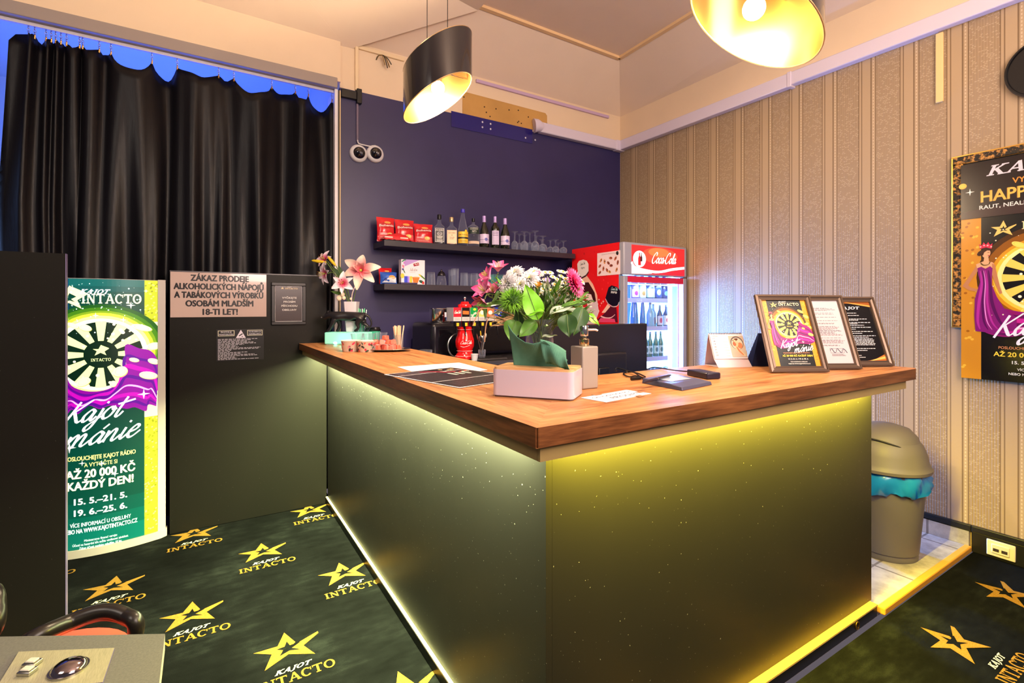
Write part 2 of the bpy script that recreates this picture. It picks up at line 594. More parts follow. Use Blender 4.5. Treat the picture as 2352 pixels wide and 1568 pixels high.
class Canvas:
    """flat printed layers, in metres; x right, y up"""
    def __init__(s, rough=0.4, em=0.0, metal=0.0):
        s.it = []
        s.layer = 0
        s.sub = 0
        s.rough, s.em, s.metal = rough, em, metal
        s.x0 = s.y0 = 0.0
        s.k = 1.0

    def at(s, x, y, k=1.0):
        s.x0, s.y0, s.k = x, y, k
        return s

    def _add(s, v, f, col, new=True, ramp=None):
        if new:
            s.layer += 1
        s.sub = 0 if new else (s.sub + 1) % 6
        s.it.append(([(s.x0 + p[0] * s.k, s.y0 + p[1] * s.k) for p in v], f, tuple(col), [s.layer + .15 * s.sub + (ramp[i] if ramp else 0.0) for i in range(len(v))]))

    def poly(s, pts, col, new=True):
        n = len(pts)
        ar = sum(pts[i][0] * pts[(i + 1) % n][1] - pts[(i + 1) % n][0] * pts[i][1] for i in range(n))
        if ar < 0:
            pts = pts[::-1]
        s._add(pts, [tuple(range(n))], col, new)

    def rect(s, x0, y0, x1, y1, col, new=True):
        s.poly([(x0, y0), (x1, y0), (x1, y1), (x0, y1)], col, new)

    def ell(s, cx, cy, rx, ry, col, n=20, rot=0.0, new=True):
        ca, sa = math.cos(rot), math.sin(rot)
        s.poly([(cx + rx * math.cos(2 * PI * i / n) * ca - ry * math.sin(2 * PI * i / n) * sa,
                 cy + rx * math.cos(2 * PI * i / n) * sa + ry * math.sin(2 * PI * i / n) * ca) for i in range(n)], col, new)

    def frame(s, x0, y0, x1, y1, t, col):
        s.rect(x0, y0, x1, y0 + t, col)
        s.rect(x0, y1 - t, x1, y1, col, False)
        s.rect(x0, y0, x0 + t, y1, col, False)
        s.rect(x1 - t, y0, x1, y1, col, False)

    def stroke(s, x0, y0, x1, y1, w_, col, new=True):
        d = Vector((x1 - x0, y1 - y0))
        n = Vector((-d.y, d.x)).normalized() * w_ / 2
        s.poly([(x0 - n.x, y0 - n.y), (x1 - n.x, y1 - n.y), (x1 + n.x, y1 + n.y), (x0 + n.x, y0 + n.y)], col, new)

    def ribbon(s, pts, w_, col, new=True, pen=0.7, thin=0.35, smooth=5, taper=False):
        P = catmull([(p[0], p[1], 0) for p in pts], smooth)
        L, R = [], []
        for i, p in enumerate(P):
            t = P[min(i + 1, len(P) - 1)] - P[max(i - 1, 0)]
            a = math.atan2(t.y, t.x)
            ww = w_ * (thin + (1 - thin) * abs(math.sin(a - pen))) / 2
            if taper:
                ww *= math.sin(PI * (0.04 + 0.92 * i / (len(P) - 1))) ** 0.7
            n = Vector((-math.sin(a), math.cos(a), 0)) * ww
            L.append(p + n)
            R.append(p - n)
        v = [(p.x, p.y) for p in L] + [(p.x, p.y) for p in R]
        N = len(P)
        s._add(v, [(N + i, N + i + 1, i + 1, i) for i in range(N - 1)], col, new, [.6 * (i % N) / N for i in range(2 * N)])

    def text(s, t, x, y, h, col, width=None, bold=0.0, shear=0.0, align='c', new=True, rot=0.0):
        """h = cap height; width squeezes the line to that length"""
        v, f, wd = text_mesh(t)
        if not v:
            return
        k = h / 0.72
        kx = width / wd if width else k
        off = {'c': -wd * kx / 2, 'l': 0, 'r': -wd * kx}[align]
        out = []
        ca, sa = math.cos(rot), math.sin(rot)
        for p in v:
            a, b = off + p[0] * kx + shear * p[1] * k, p[1] * k
            out.append((x + a * ca - b * sa, y + a * sa + b * ca))
        s._add(out, f, col, new)
        if bold:
            b_ = bold * k * .9
            for ax, ay in ((b_, 0), (-b_, 0), (0, b_ * .7), (0, -b_ * .7), (b_ * .7, b_ * .5), (-b_ * .7, b_ * .5), (b_ * .7, -b_ * .5), (-b_ * .7, -b_ * .5)):
                s._add([(p[0] + ax, p[1] + ay) for p in out], f, col, False)

    def slab(s, t, x, y, h, col, width=None, shear=0.0, align='c', heavy=1.0, new=True):
        adv = {'O': 0.98, 'C': 0.9}
        tot = sum(SLAB[c][0] if c in SLAB else adv[c] for c in t) + 0.06 * (len(t) - 1)
        kx = (width / tot) if width else h
        cx = x - (tot * kx / 2 if align == 'c' else 0)
        if new:
            s.layer += 1
        for c in t:
            if c in SLAB:
                a, st = SLAB[c]
                for (x0, y0, x1, y1, ww) in st:
                    d = Vector((x1 - x0, y1 - y0))
                    n = Vector((-d.y, d.x)).normalized() * ww * heavy / 2
                    q = [(x0 - n.x, y0 - n.y), (x1 - n.x, y1 - n.y), (x1 + n.x, y1 + n.y), (x0 + n.x, y0 + n.y)]
                    s.poly([(cx + a_ * kx + shear * b_ * h, y + b_ * h) for a_, b_ in q], col, False)
            else:
                a = adv[c]
                a0, a1 = (0, 2 * PI) if c == 'O' else (0.75, 2 * PI - 0.75)
                N = 18
                vo, vi = [], []
                for i in range(N + 1):
                    th = a0 + (a1 - a0) * i / N
                    vo.append((a / 2 + a / 2 * math.cos(th), .5 + .52 * math.sin(th)))
                    vi.append((a / 2 + (a / 2 - .2 * heavy) * math.cos(th), .5 + (.52 - .13 * heavy) * math.sin(th)))
                v = [(cx + p[0] * kx + shear * p[1] * h, y + p[1] * h) for p in vo + vi]
                s._add(v, [(i, i + 1, N + 1 + i + 1, N + 1 + i) for i in range(N)], col, False)
                if c == 'C':
                    q = [(a * .86, .62), (a * .98, .62), (a * .98, 1.0), (a * .86, .9)]
                    s.poly([(cx + p[0] * kx + shear * p[1] * h, y + p[1] * h) for p in q], col, False)
            cx += (a + 0.06) * kx

    def script(s, t, x, y, h, col, wt=0.22, shear=0.35, slope=0.0, align='c', kx=1.0, thin=0.35, new=True):
        """h = x-height"""
        tot = sum(SCRIPT[c][0] for c in t) * h * kx
        cx = x - (tot / 2 if align == 'c' else 0)
        if new:
            s.layer += 1
        for c in t:
            a, strokes = SCRIPT[c]
            for st in strokes:
                pts = []
                for p in st:
                    xx = cx + p[0] * h * kx + shear * p[1] * h
                    pts.append((xx, y + p[1] * h + slope * (xx - x)))
                s.ribbon(pts, wt * h, col, False, pen=0.6, thin=thin, smooth=5)
            cx += a * h * kx

    def star(s, x, y, k, col, hole=None):
        out = [(-.001, .117), (.03, .028), (.012, .008), (.122, .052), (.122, .038), (.055, -.012), (.086, -.089), (-.005, -.036),
               (-.096, -.087), (-.062, -.002), (-.124, .043), (-.036, .038)]
        s.poly([(x + k * p[0], y + k * p[1]) for p in out], col)
        if hole:
            hl = [(.0, .05), (.007, .018), (.05, .02), (.012, -.003), (.04, -.03), (.002, -.015), (-.036, -.03), (-.02, 0.0), (-.042, .018), (-.012, .02)]
            s.poly([(x + k * p[0], y + k * p[1]) for p in hl], hole)

    def spark(s, x, y, r, col, new=True):
        q = []
        for i in range(8):
            rr = r if i % 2 == 0 else r * .22
            q.append((x + rr * math.cos(i * PI / 4), y + rr * math.sin(i * PI / 4)))
        s.poly(q, col, new)

    def lines(s, x0, x1, y0, y1, n, t, col, rnd, ragged=0.5, new=True):
        """rows of unreadable small print"""
        if new:
            s.layer += 1
        for i in range(n):
            yy = y1 - (y1 - y0) * i / max(n - 1, 1)
            e = x1 - (x1 - x0) * ragged * rnd.random() ** 1.6
            x = x0
            while x < e:
                w_ = min((x1 - x0) * (0.03 + 0.08 * rnd.random()), e - x)
                s.rect(x, yy - t / 2, x + w_ * 0.9, yy + t / 2, col, False)
                x += w_ + (x1 - x0) * 0.012

    def build(s, name, parent=None, M=None, fn=None, eps=0.00006, cut=None, clip=None):
        """M places (x, y, layer) in space; fn(x, y, l) does so on a bent surface; cut = x positions to split at"""
        bm = bmesh.new()
        mats = []
        for v, f, col, ly in s.it:
            if col not in mats:
                mats.append(col)
            k = mats.index(col)
            vs = [bm.verts.new((p[0], p[1], l_ * eps)) for p, l_ in zip(v, ly)]
            for q in f:
                try:
                    fc = bm.faces.new([vs[i] for i in q])
                    fc.material_index = k
                except ValueError:
                    pass
        if cut or clip:
            bmesh.ops.triangulate(bm, faces=bm.faces[:])
        if cut:
            for c in cut:
                bmesh.ops.bisect_plane(bm, geom=bm.verts[:] + bm.edges[:] + bm.faces[:], plane_co=(c, 0, 0), plane_no=(1, 0, 0))
        if clip:
            for c in clip:
                bmesh.ops.bisect_plane(bm, geom=bm.verts[:] + bm.edges[:] + bm.faces[:], plane_co=(c, 0, 0), plane_no=(1 if c > 0 else -1, 0, 0), clear_outer=True)
        bm.normal_update()
        for fc in bm.faces:
            if fc.normal.z < 0:
                fc.normal_flip()
        if cut and fn:
            cs = sorted(cut)
            f0 = fn

            def fn(x, y, l):
                if x <= cs[0] or x >= cs[-1]:
                    return f0(x, y, l)
                i = min(int((x - cs[0]) / (cs[1] - cs[0])), len(cs) - 2)
                return f0(cs[i], y, l).lerp(f0(cs[i + 1], y, l), (x - cs[i]) / (cs[i + 1] - cs[i]))
        for p in bm.verts:
            p.co = (M @ p.co) if M is not None else (fn(p.co.x, p.co.y, p.co.z) if fn else p.co)
        me = bpy.data.meshes.new(name)
        bm.to_mesh(me)
        bm.free()
        for c in mats:
            me.materials.append(mat('print', c, s.rough, s.metal, em=s.em))
        o = bpy.data.objects.new(name, me)
        C.objects.link(o)
        if parent is not None:
            o.parent = parent
        return o


def plane_M(o, xd, yd):
    """matrix with x along xd, y along yd, layers along their cross product"""
    xd, yd = Vector(xd).normalized(), Vector(yd).normalized()
    z = xd.cross(yd).normalized()
    return Matrix(((xd.x, yd.x, z.x, o[0]), (xd.y, yd.y, z.y, o[1]), (xd.z, yd.z, z.z, o[2]), (0, 0, 0, 1)))


def cyl_fn(r, a0=-PI / 2, c=(0, 0, 0), rz=None):
    """wrap x round an upright cylinder, x=0 facing angle a0; rz(y) gives the radius at a height"""
    def f(x, y, l):
        R = rz(y) if rz else r
        a = a0 + x / R
        return Vector((c[0] + (R + l) * math.cos(a), c[1] + (R + l) * math.sin(a), c[2] + y))
    return f


FRONT = lambda o: plane_M(o, (1, 0, 0), (0, 0, 1))       # faces -Y

# ================================================================== ROOM
XR, YB = 3.72, 3.80           # right wall, back wall
# ---- materials of the shell
m_carpet = mat('carpet', (30, 33, 31), 0.95, spec=0.05)
t = NT(m_carpet)
n1 = t.noise(t.coords(), 2.6, 6, 0.62)
n2 = t.noise(t.coords(), 420, 3, 0.7)
n3 = t.noise(t.coords(), 9, 5, 0.6, (1, 3, 1))
f = t.math('ADD', t.math('MULTIPLY', n1, 0.5), t.math('ADD', t.math('MULTIPLY', n3, 0.25), t.math('MULTIPLY', n2, 0.3)))
t.l(t.ramp(f, [(0.40, lin((7, 8, 8))), (0.55, lin((17, 19, 19))), (0.78, lin((48, 53, 50)))]), t.b.inputs['Base Color'])
t.bump(n2, 0.5, 0.004)

m_pile = mat('carpet_gold', (205, 160, 62), 0.9, spec=0.1)
t = NT(m_pile)
n2 = t.noise(t.coords(), 300, 3, 0.7)
t.l(t.ramp(n2, [(0.3, lin((122, 86, 28))), (0.7, lin((170, 130, 56)))]), t.b.inputs['Base Color'])
t.bump(n2, 0.5, 0.004)
m_pilew = mat('carpet_white', (215, 210, 190), 0.9)

m_paper = mat('wallpaper', (178, 150, 112), 0.42)
t = NT(m_paper)
sep = t.n('ShaderNodeSeparateXYZ')
t.l(t.coords(), sep.inputs[0])
y, z = sep.outputs[1], sep.outputs[2]
ph = t.math('FRACT', t.math('DIVIDE', t.math('SUBTRACT', 1.0143 + 0.2305 * 40, y), 0.2305))   # 0 at the left side of a grained band
band = t.math('LESS_THAN', ph, 0.56)
# fine grooves and glitter dashes in the grained band
gro = t.math('SINE', t.math('MULTIPLY', y, 2 * PI / 0.0125))
cy = t.math('DIVIDE', y, 0.013)
cz = t.math('DIVIDE', z, 0.0095)
row = t.math('FLOOR', cz)
cy2 = t.math('ADD', cy, t.math('MULTIPLY', row, 0.37))
cmb = t.n('ShaderNodeCombineXYZ')
t.l(t.math('FLOOR', cy2), cmb.inputs[0])
t.l(row, cmb.inputs[1])
wn = t.n('ShaderNodeTexWhiteNoise', noise_dimensions='2D')
t.l(cmb.outputs[0], wn.inputs['Vector'])
fy = t.math('FRACT', cy2)
fz = t.math('FRACT', cz)
dash = t.math('MULTIPLY', t.math('GREATER_THAN', wn.outputs['Value'], 0.66),
              t.math('MULTIPLY', t.math('LESS_THAN', t.math('ABSOLUTE', t.math('SUBTRACT', fy, 0.5)), 0.36), t.math('LESS_THAN', t.math('ABSOLUTE', t.math('SUBTRACT', fz, 0.5)), 0.14)))
dash = t.math('MULTIPLY', dash, band)


def edge(c, wd):
    return t.math('LESS_THAN', t.math('ABSOLUTE', t.math('SUBTRACT', ph, c)), wd)


dark = t.math('MINIMUM', 1.0, t.math('ADD', edge(0.565, 0.012), t.math('ADD', edge(0.64, 0.012), t.math('ADD', edge(0.875, 0.016), edge(0.985, 0.012)))))
glit = t.math('MULTIPLY', edge(0.93, 0.012), t.math('GREATER_THAN', t.math('FRACT', t.math('DIVIDE', z, 0.02)), 0.4))
n1 = t.noise(t.coords(), 60, 3, 0.6)
base = t.mix(band, lin((174, 150, 120)), lin((156, 133, 106)))
base = t.mix(t.math('MULTIPLY', dark, 0.8), base, lin((104, 80, 54)))
base = t.mix(t.math('MULTIPLY', t.math('ADD', dash, glit), 0.45), base, lin((228, 210, 180)))
t.l(base, t.b.inputs['Base Color'])
t.l(t.math('SUBTRACT', 0.5, t.math('MULTIPLY', dash, 0.2)), t.b.inputs['Roughness'])
hgt = t.math('SUBTRACT', t.math('ADD', t.math('MULTIPLY', t.math('MULTIPLY', gro, band), 0.25), t.math('ADD', dash, t.math('MULTIPLY', n1, 0.3))), t.math('MULTIPLY', dark, 2.0))
t.bump(hgt, 0.35, 0.004)

m_dark = mat('dark_paint', (52, 46, 72), 0.38)
t = NT(m_dark)
n1 = t.noise(t.coords(), 2.0, 5, 0.6)
t.l(t.mix(n1, lin((36, 33, 74)), lin((54, 49, 100))), t.b.inputs['Base Color'])
t.bump(t.noise(t.coords(), 90, 3), 0.05, 0.002)
m_cream = m_plaster('cream_plaster', (236, 212, 180))
m_ceil = m_plaster('ceiling_plaster', (236, 214, 190), 0.10)
m_patch = m_plaster('bare_plaster', (216, 166, 92), 0.4)
m_tile = mat('floor_tile', (176, 168, 160), 0.25)
t = NT(m_tile)
n1 = t.noise(t.coords(), 5, 6, 0.65)
br = t.n('ShaderNodeTexBrick', offset=0.0, i_Scale=1.0)
br.inputs['Mortar Size'].default_value = 0.006
br.inputs['Brick Width'].default_value = 0.6
br.inputs['Row Height'].default_value = 0.6
br.inputs['Color1'].default_value = (1, 1, 1, 1)
br.inputs['Color2'].default_value = (1, 1, 1, 1)
br.inputs['Mortar'].default_value = (0.45, 0.42, 0.4, 1)
t.l(t.coords(), br.inputs['Vector'])
stone = t.ramp(n1, [(0.3, lin((132, 126, 122))), (0.55, lin((186, 178, 168))), (0.75, lin((206, 200, 190)))])
mm = t.n('ShaderNodeMix', data_type='RGBA', blend_type='MULTIPLY')
mm.inputs['Factor'].default_value = 1.0
t.l(stone, mm.inputs['A'])
t.l(br.outputs['Color'], mm.inputs['B'])
t.l(mm.outputs['Result'], t.b.inputs['Base Color'])

# ---- carpet with its woven stars
mb = MB()
mb.add([(-4, -2.2, 0), (XR, -2.2, 0), (XR, 0.995, 0), (-4, 0.995, 0)], [(0, 1, 2, 3)], m_carpet)
mb.add([(-4, 0.995, 0), (0.80, 0.995, 0), (0.80, 3.70, 0), (-4, 3.70, 0)], [(0, 1, 2, 3)], m_carpet)
mb.add([(-4, 3.70, 0), (0.80, 3.70, 0), (0.80, 6.5, 0), (-4, 6.5, 0)], [(0, 1, 2, 3)], m_carpet)
cv = Canvas()
GOLD, PALE, HOLE = (205, 160, 62), (215, 210, 190), (30, 33, 31)
for r in range(-2, 9):
    Y = 2.187 + 0.4745 * (r - 4)
    for k in range(-5, 6):
        X = (0.302 if (r % 2 == 0) else -0.032) + 0.668 * k
        if X < -1.6 or X > 3.7 or Y > 3.70 or Y < -0.4:
            continue
        if X > 0.62 and Y > 0.95:
            if not (X < 0.80):
                continue
        cv.at(X, Y)
        cv.layer = 0
        cv.star(0, 0, 1.0, GOLD, HOLE)
        cv.layer = 0
        cv.slab('KAJOT', -0.005, -0.138, 0.024, PALE, 0.125, 0.5, heavy=1.15)
        cv.layer = 0
        cv.slab('INTACTO', 0.005, -0.20, 0.048, GOLD, 0.275)
for v, fc, col, ly in cv.it:
    keep = [p for p in v]
    if all(p[0] < 0.98 or p[1] < 0.98 for p in keep):
        mb.add([(p[0], p[1], 0.0012 + .0001 * (ly[0] % 1) if col != HOLE else .0016) for p in v], fc, m_pile if col == GOLD else (m_carpet if col == HOLE else m_pilew))
o = mb.build('floor', smooth=False)
struct(o, 'black carpet floor with woven gold stars and gold lettering', 'carpet')

# ---- tiled staff floor behind the bar, with its edge trim
mb = MB()
mb.box(0.80, 1.03, -0.02, XR, YB, 0.030, m_tile)
o = mb.build('floor_tiled', smooth=False)
struct(o, 'grey stone tiled floor behind the bar counter', 'floor')
mb = MB()
mb.box(2.60, 0.996, 0.0, XR - 0.02, 1.03, 0.034, mat('trim_brass', (226, 160, 58), 0.4))
o = mb.build('trim_1', smooth=False, bevel=0.006)
struct(o, 'yellow step edge strip between the tiles and the carpet', 'trim')

# ---- walls
mb = MB()
mb.box(XR, -2.2, 0.0, XR + 0.12, YB + 0.2, 3.05, m_paper)
o = mb.build('wall_right', smooth=False)
struct(o, 'right wall with golden beige striped embossed wallpaper', 'wall')
mb = MB()
mb.box(XR, -2.2, 3.05, XR + 0.12, YB + 0.2, 3.40, m_cream)
o = mb.build('wall_right_upper', smooth=False)
struct(o, 'cream plaster band above the striped wallpaper', 'wall')
mb = MB()
mb.box(0.875, YB, 0.0, XR + 0.12, YB + 0.2, 3.02, m_dark)
o = mb.build('wall_back', smooth=False)
struct(o, 'back wall behind the bar painted dark purple', 'wall')
mb = MB()
mb.box(0.875, YB, 3.02, XR + 0.12, YB + 0.2, 3.42, m_cream)
o = mb.build('wall_back_upper', smooth=False)
struct(o, 'cream plaster strip above the dark purple back wall', 'wall')
# lintel above the curtained opening
mb = MB()
mb.box(-4, 3.775, 3.05, 0.875, YB + 0.2, 3.80, m_cream)
o = mb.build('wall_lintel', smooth=False)
struct(o, 'cream plastered beam above the black curtain', 'beam')
mb = MB()
mb.box(-4, 3.735, 2.985, 0.845, 3.80, 3.06, mat('trim_grey', (150, 138, 132), 0.4))
o = mb.build('trim_2', smooth=False, bevel=0.005)
struct(o, 'grey trim board along the bottom of the cream beam', 'trim')
# jamb
mb = MB()
mb.box(.830, 3.76, 0.0, .852, 3.99, 2.985, M_WHITE)
mb.box(.852, 3.775, 0.0, .866, 3.99, 2.985, mat('jamb_dark', (70, 60, 48), 0.5))
mb.box(.866, 3.768, 0.0, .8745, 3.99, 2.985, mat('jamb_beige', (196, 172, 130), 0.5))
o = mb.build('trim_3', smooth=False)
struct(o, 'white and beige door jamb at the right end of the curtain', 'trim')

# ---- faceted ceiling
Z0, Z1 = 3.37, 3.695
mb = MB()
A, B_, Cc, D = (0.935, YB + .02, Z0), (XR + .02, YB + .02, Z0), (3.27, 3.35, Z1), (1.79, 3.338, Z1)
mb.add([A, B_, Cc, D], [(0, 3, 2, 1)], m_ceil)                                   # rear cove
mb.add([B_, (XR + .02, -2.2, Z0), (3.15, -2.2, Z1), Cc], [(0, 3, 2, 1)], m_ceil)  # right cove
mb.add([D, Cc, (3.15, -2.2, Z1), (1.79, -2.2, Z1)], [(0, 3, 2, 1)], m_ceil)       # flat tray
P1 = Vector((0.656, 3.617, 3.502))
P0 = Vector(A)
P2 = P0 + (P1 - P0) * 3.4
P3 = Vector((P2.x, -2.2, P2.z))
mb.add([A, D, (1.79, -2.2, Z1), P3, P2], [(0, 1, 2, 3, 4)], m_ceil)
mb.add([A, P2, P3, (-4, -2.2, P2.z), (-4, YB, 3.44)], [(0, 1, 2, 3, 4)], m_ceil)
o = mb.build('ceiling', smooth=False)
md = o.modifiers.new('solid', 'SOLIDIFY')
md.thickness = 0.05
md.offset = 1
struct(o, 'cream ceiling with sloping facets rising to a raised tray', 'ceiling')
# moulding of the tray
m_mould = mat('moulding', (236, 200, 150), 0.6)
mb = MB()
for a, b in ((D, Cc), (Cc, (3.15, -2.2, Z1))):
    a, b = Vector(a), Vector(b)
    dv = (b - a).normalized()
    nv = Vector((-dv.y, dv.x, 0))
    q = [a - nv * .018, b - nv * .018, b + nv * .018, a + nv * .018]
    mb.add([(p.x, p.y, Z1 + .0) for p in q] + [(p.x, p.y, Z1 - .022) for p in q], [(0, 1, 2, 3), (7, 6, 5, 4), (0, 4, 5, 1), (1, 5, 6, 2), (2, 6, 7, 3), (3, 7, 4, 0)], m_mould)
o = mb.build('trim_4', smooth=False)
struct(o, 'raised cream moulding round the ceiling tray', 'trim')

# ---- white cable trunking below the ceiling (right wall, back wall)
m_pvc = mat('white_trunking', (218, 208, 226), 0.35)
th = thing('cable_trunking', 'white plastic cable trunking running along the top of the striped wallpaper', 'cable trunking', (XR, 0, 3.01))
y_seam = atx(1818, 204, XR).y
mb = MB()
mb.box(-.062, y_seam - .004, 0.0, 0, 3.74, .10, m_pvc)
mb.build('channel', th, bevel=.006)
mb = MB()
mb.box(-.058, -2.2, 0.008, 0, y_seam - .008, .104, m_pvc)
mb.build('channel', th, bevel=.006)
mb = MB()
mb.box(-.066, y_seam - .03, -.006, 0, y_seam + .0, .106, m_pvc)
mb.build('joint_cover', th, bevel=.004)
th = thing('cable_trunking', 'short white cable trunking with an open flared end on the dark back wall', 'cable trunking', (2.60, YB, 3.01))
mb = MB()
mb.box(0.06, -.062, 0.0, XR - 2.60, 0, .095, m_pvc)
mb.build('channel', th, bevel=.01, seg=3)
mb = MB()
mb.tube([(0, -.035, .05), (.03, -.045, .055), (.075, -.04, .05)], [.065, .058, .045], m_pvc, 16)
mb.build('end_flare', th)
mb = MB()
mb.box(XR - 2.60 - .11, -.068, -.006, XR - 2.6 + .002, .0, .10, m_pvc)
mb.build('corner_cover', th, bevel=.008)

# ---- left over strips on the back wall
mb = MB()
cvn = Canvas(0.12)
x0, x1 = aty(1036, 285, YB).x, aty(1222, 290, YB).x
mb.box(x0, YB - .006, 2.905, x1, YB, 3.035, mat('blue_gloss', (22, 20, 110), 0.1, coat=0.6))
o = mb.build('wall_strip', smooth=False)
struct(o, 'glossy dark blue strip below the bare plaster patch', 'wall strip')
mb = MB()
a, b = aty(1062, 260, YB).x, aty(1256, 280, YB).x
mb.prism([(a, 3.036), (b, 3.036), (b, 3.20), (b - .02, 3.22), (a + .02, 3.225), (a, 3.2)], 0, .004, m_patch, Matrix(((1, 0, 0, 0), (0, 0, -1, YB), (0, 1, 0, 0), (0, 0, 0, 1))))
rnd = random.Random(3)
md_ = mat('drill_hole', (40, 26, 14), 0.9)
for i in range(14):
    x, zz = a + (b - a) * rnd.random(), 3.06 + .14 * rnd.random()
    mb.lathe([(.006, 0), (.006, .003)], md_, 8, xf=Matrix.Translation((x, YB - .004, zz)) @ Matrix.Rotation(PI / 2, 4, 'X'))
o = mb.build('wall_patch', smooth=False)
struct(o, 'bare ochre plaster patch with drill holes under the ceiling', 'wall patch')
# screws on the blue strip
rv = mat('rivet', (215, 215, 230), 0.3, 0.6)
mb = MB()
for dx, dz in ((.33, .03), (.33, .075), (.42, .03), (.42, .075), (.83, .02), (.95, .02)):
    mb.sphere((x0 + dx * .9, YB - .007, 2.925 + dz), .009, rv, 8, 6, (1, .4, 1))
o = mb.build('trim_5', smooth=True)
struct(o, 'pale screw heads on the glossy blue strip', 'screws')
# lilac strip light channel at the cove
mb = MB()
a, b = aty(1092, 187, YB), aty(1396, 266, YB)
mb.box(a.x, YB - .022, a.z - .012, b.x, YB, a.z + .016, mat('lilac_strip', (196, 168, 200), 0.4))
o = mb.build('trim_6', smooth=False, bevel=.004)
struct(o, 'thin lilac batten along the ceiling edge above the bar', 'trim')

# ---- baseboard of the right wall
mb = MB()
m_base = mat('black_skirting', (24, 23, 22), 0.4)
mb.box(XR - .016, -2.2, 0, XR, 1.0, .118, m_base)
mb.box(XR - .024, -2.2, .118, XR, 1.0, .150, m_base)
mb.box(XR - .016, 1.0, .11, XR, 2.93, .118, m_base)
mb.box(XR - .024, 1.0, .118, XR, 2.93, .150, m_base)
o = mb.build('baseboard_right', smooth=False, bevel=.004)
struct(o, 'black baseboard under the striped wallpaper', 'baseboard')
mb = MB()
mb.box(XR - .022, 1.01, .03, XR, 2.93, .112, m_tile)
o = mb.build('baseboard_tiled', smooth=False, bevel=.002)
struct(o, 'stone tile skirting behind the bar', 'baseboard')
mb = MB()
mb.box(XR - .02, atx(2160, 200, XR).y - .018, 2.60, XR, atx(2160, 200, XR).y + .018, 3.01, mat('cream_batten', (232, 200, 140), 0.5))
o = mb.build('trim_7', smooth=False, bevel=.004)
struct(o, 'cream vertical cable cover on the wallpaper below the trunking', 'trim')

# ---- the blue room behind the curtain
m_room = m_plaster('slot_room_paint', (200, 205, 215))
mb = MB()
mb.box(-4.1, 6.2, 0, 1.2, 6.3, 3.6, m_room)
struct(mb.build('wall_slot_room', smooth=False), 'pale wall of the blue lit slot room behind the curtain', 'wall')
mb = MB()
mb.box(-4.1, 3.95, 3.46, 1.2, 6.3, 3.55, m_room)
struct(mb.build('ceiling_slot_room', smooth=False), 'blue lit ceiling of the slot room seen above the curtain', 'ceiling')
mb = MB()
mb.box(0.9, 4.0, 0, 1.0, 6.2, 3.46, m_room)
struct(mb.build('wall_slot_room_side', smooth=False), 'side wall of the slot room behind the curtain', 'wall')

# ================================================================== BAR COUNTER
WZ = 1.14                      # worktop height
th = thing('bar_counter', 'black glossy L shaped bar counter with lit edges under the wooden top', 'bar counter', (0.76, 1.046, 0))
m_panel = mat('black_gloss_panel', (33, 32, 31), 0.24, spec=0.35)
t = NT(m_panel)
n1 = t.noise(t.coords(), 3, 5, 0.6)
n2 = t.noise(t.coords(), 130, 2, 0.5)
t.l(t.math('ADD', 0.35, t.math('MULTIPLY', n1, 0.14)), t.b.inputs['Roughness'])
t.l(t.mix(t.math('GREATER_THAN', n2, 0.735), lin((33, 32, 31)), lin((160, 160, 150))), t.b.inputs['Base Color'])
mb = MB()
mb.box(.0205, 0, .052, 1.83, .02, 1.095, m_panel)
mb.build('front_panel', th, smooth=False)
mb = MB()
mb.box(0, .0, .052, .02, 2.61, 1.095, m_panel)
mb.build('side_panel', th, smooth=False)
mb = MB()
mb.box(1.81, .021, .035, 1.83, .30, 1.095, m_panel)
mb.build('end_panel', th, smooth=False)
m_kick = mat('kick_black', (12, 11, 11), 0.35)
m_ledge = mat('kick_ledge', (214, 176, 92), 0.35)
mb = MB()
mb.box(-.012, -.03, 0.0, 1.812, -.0005, .045, m_kick)
mb.build('kickboard', th, smooth=False)
mb = MB()
mb.box(-.012, -.0002, 0.0, -.0005, 2.62, .045, m_kick)
mb.build('kickboard', th, smooth=False)
mb = MB()
mb.box(-.014, -.032, .0455, 1.814, -.0002, .052, m_ledge)
mb.build('kick_ledge', th, smooth=False)['label'] = 'worn golden ledge along the kickboard'
mb = MB()
mb.box(-.014, .0, .0455, -.0002, 2.62, .052, mat('kick_ledge_pale', (214, 206, 180), 0.35))
mb.build('kick_ledge', th, smooth=False)['label'] = 'pale ledge along the kickboard'
# brass ring in the kickboard
mb = MB()
ring = [(1.62 + .013 * math.cos(a), -.033, .024 + .016 * math.sin(a)) for a in [2 * PI * i / 20 for i in range(20)]]
mb.tube(ring, .0025, M_GOLD, 6, closed=True)
mb.build('cable_grommet', th)
# emitting tapes (also lit by the lamps at the top of the script)
mb = MB()
mb.box(.05, -.052, 1.090, 1.78, -.040, 1.094, mat('led_yellow', (255, 226, 90), 0.4, em=3.0))
mb.build('led_tape', th, smooth=False)['label'] = 'yellow LED tape under the front overhang'
mb = MB()
mb.box(-.038, .05, 1.090, -.026, 2.58, 1.094, mat('led_green', (236, 255, 170), 0.4, em=3.0))
mb.build('led_tape', th, smooth=False)['label'] = 'pale green LED tape under the side overhang'
mb = MB()
mb.box(.36, .32, .80, 1.80, .90, .83, M_BLACKMATT)
mb.box(.36, .32, .03, .40, .90, .80, M_BLACKMATT)
mb.box(1.78, .32, .03, 1.80, .90, .80, M_BLACKMATT)
mb.build('staff_desk', th, smooth=False)

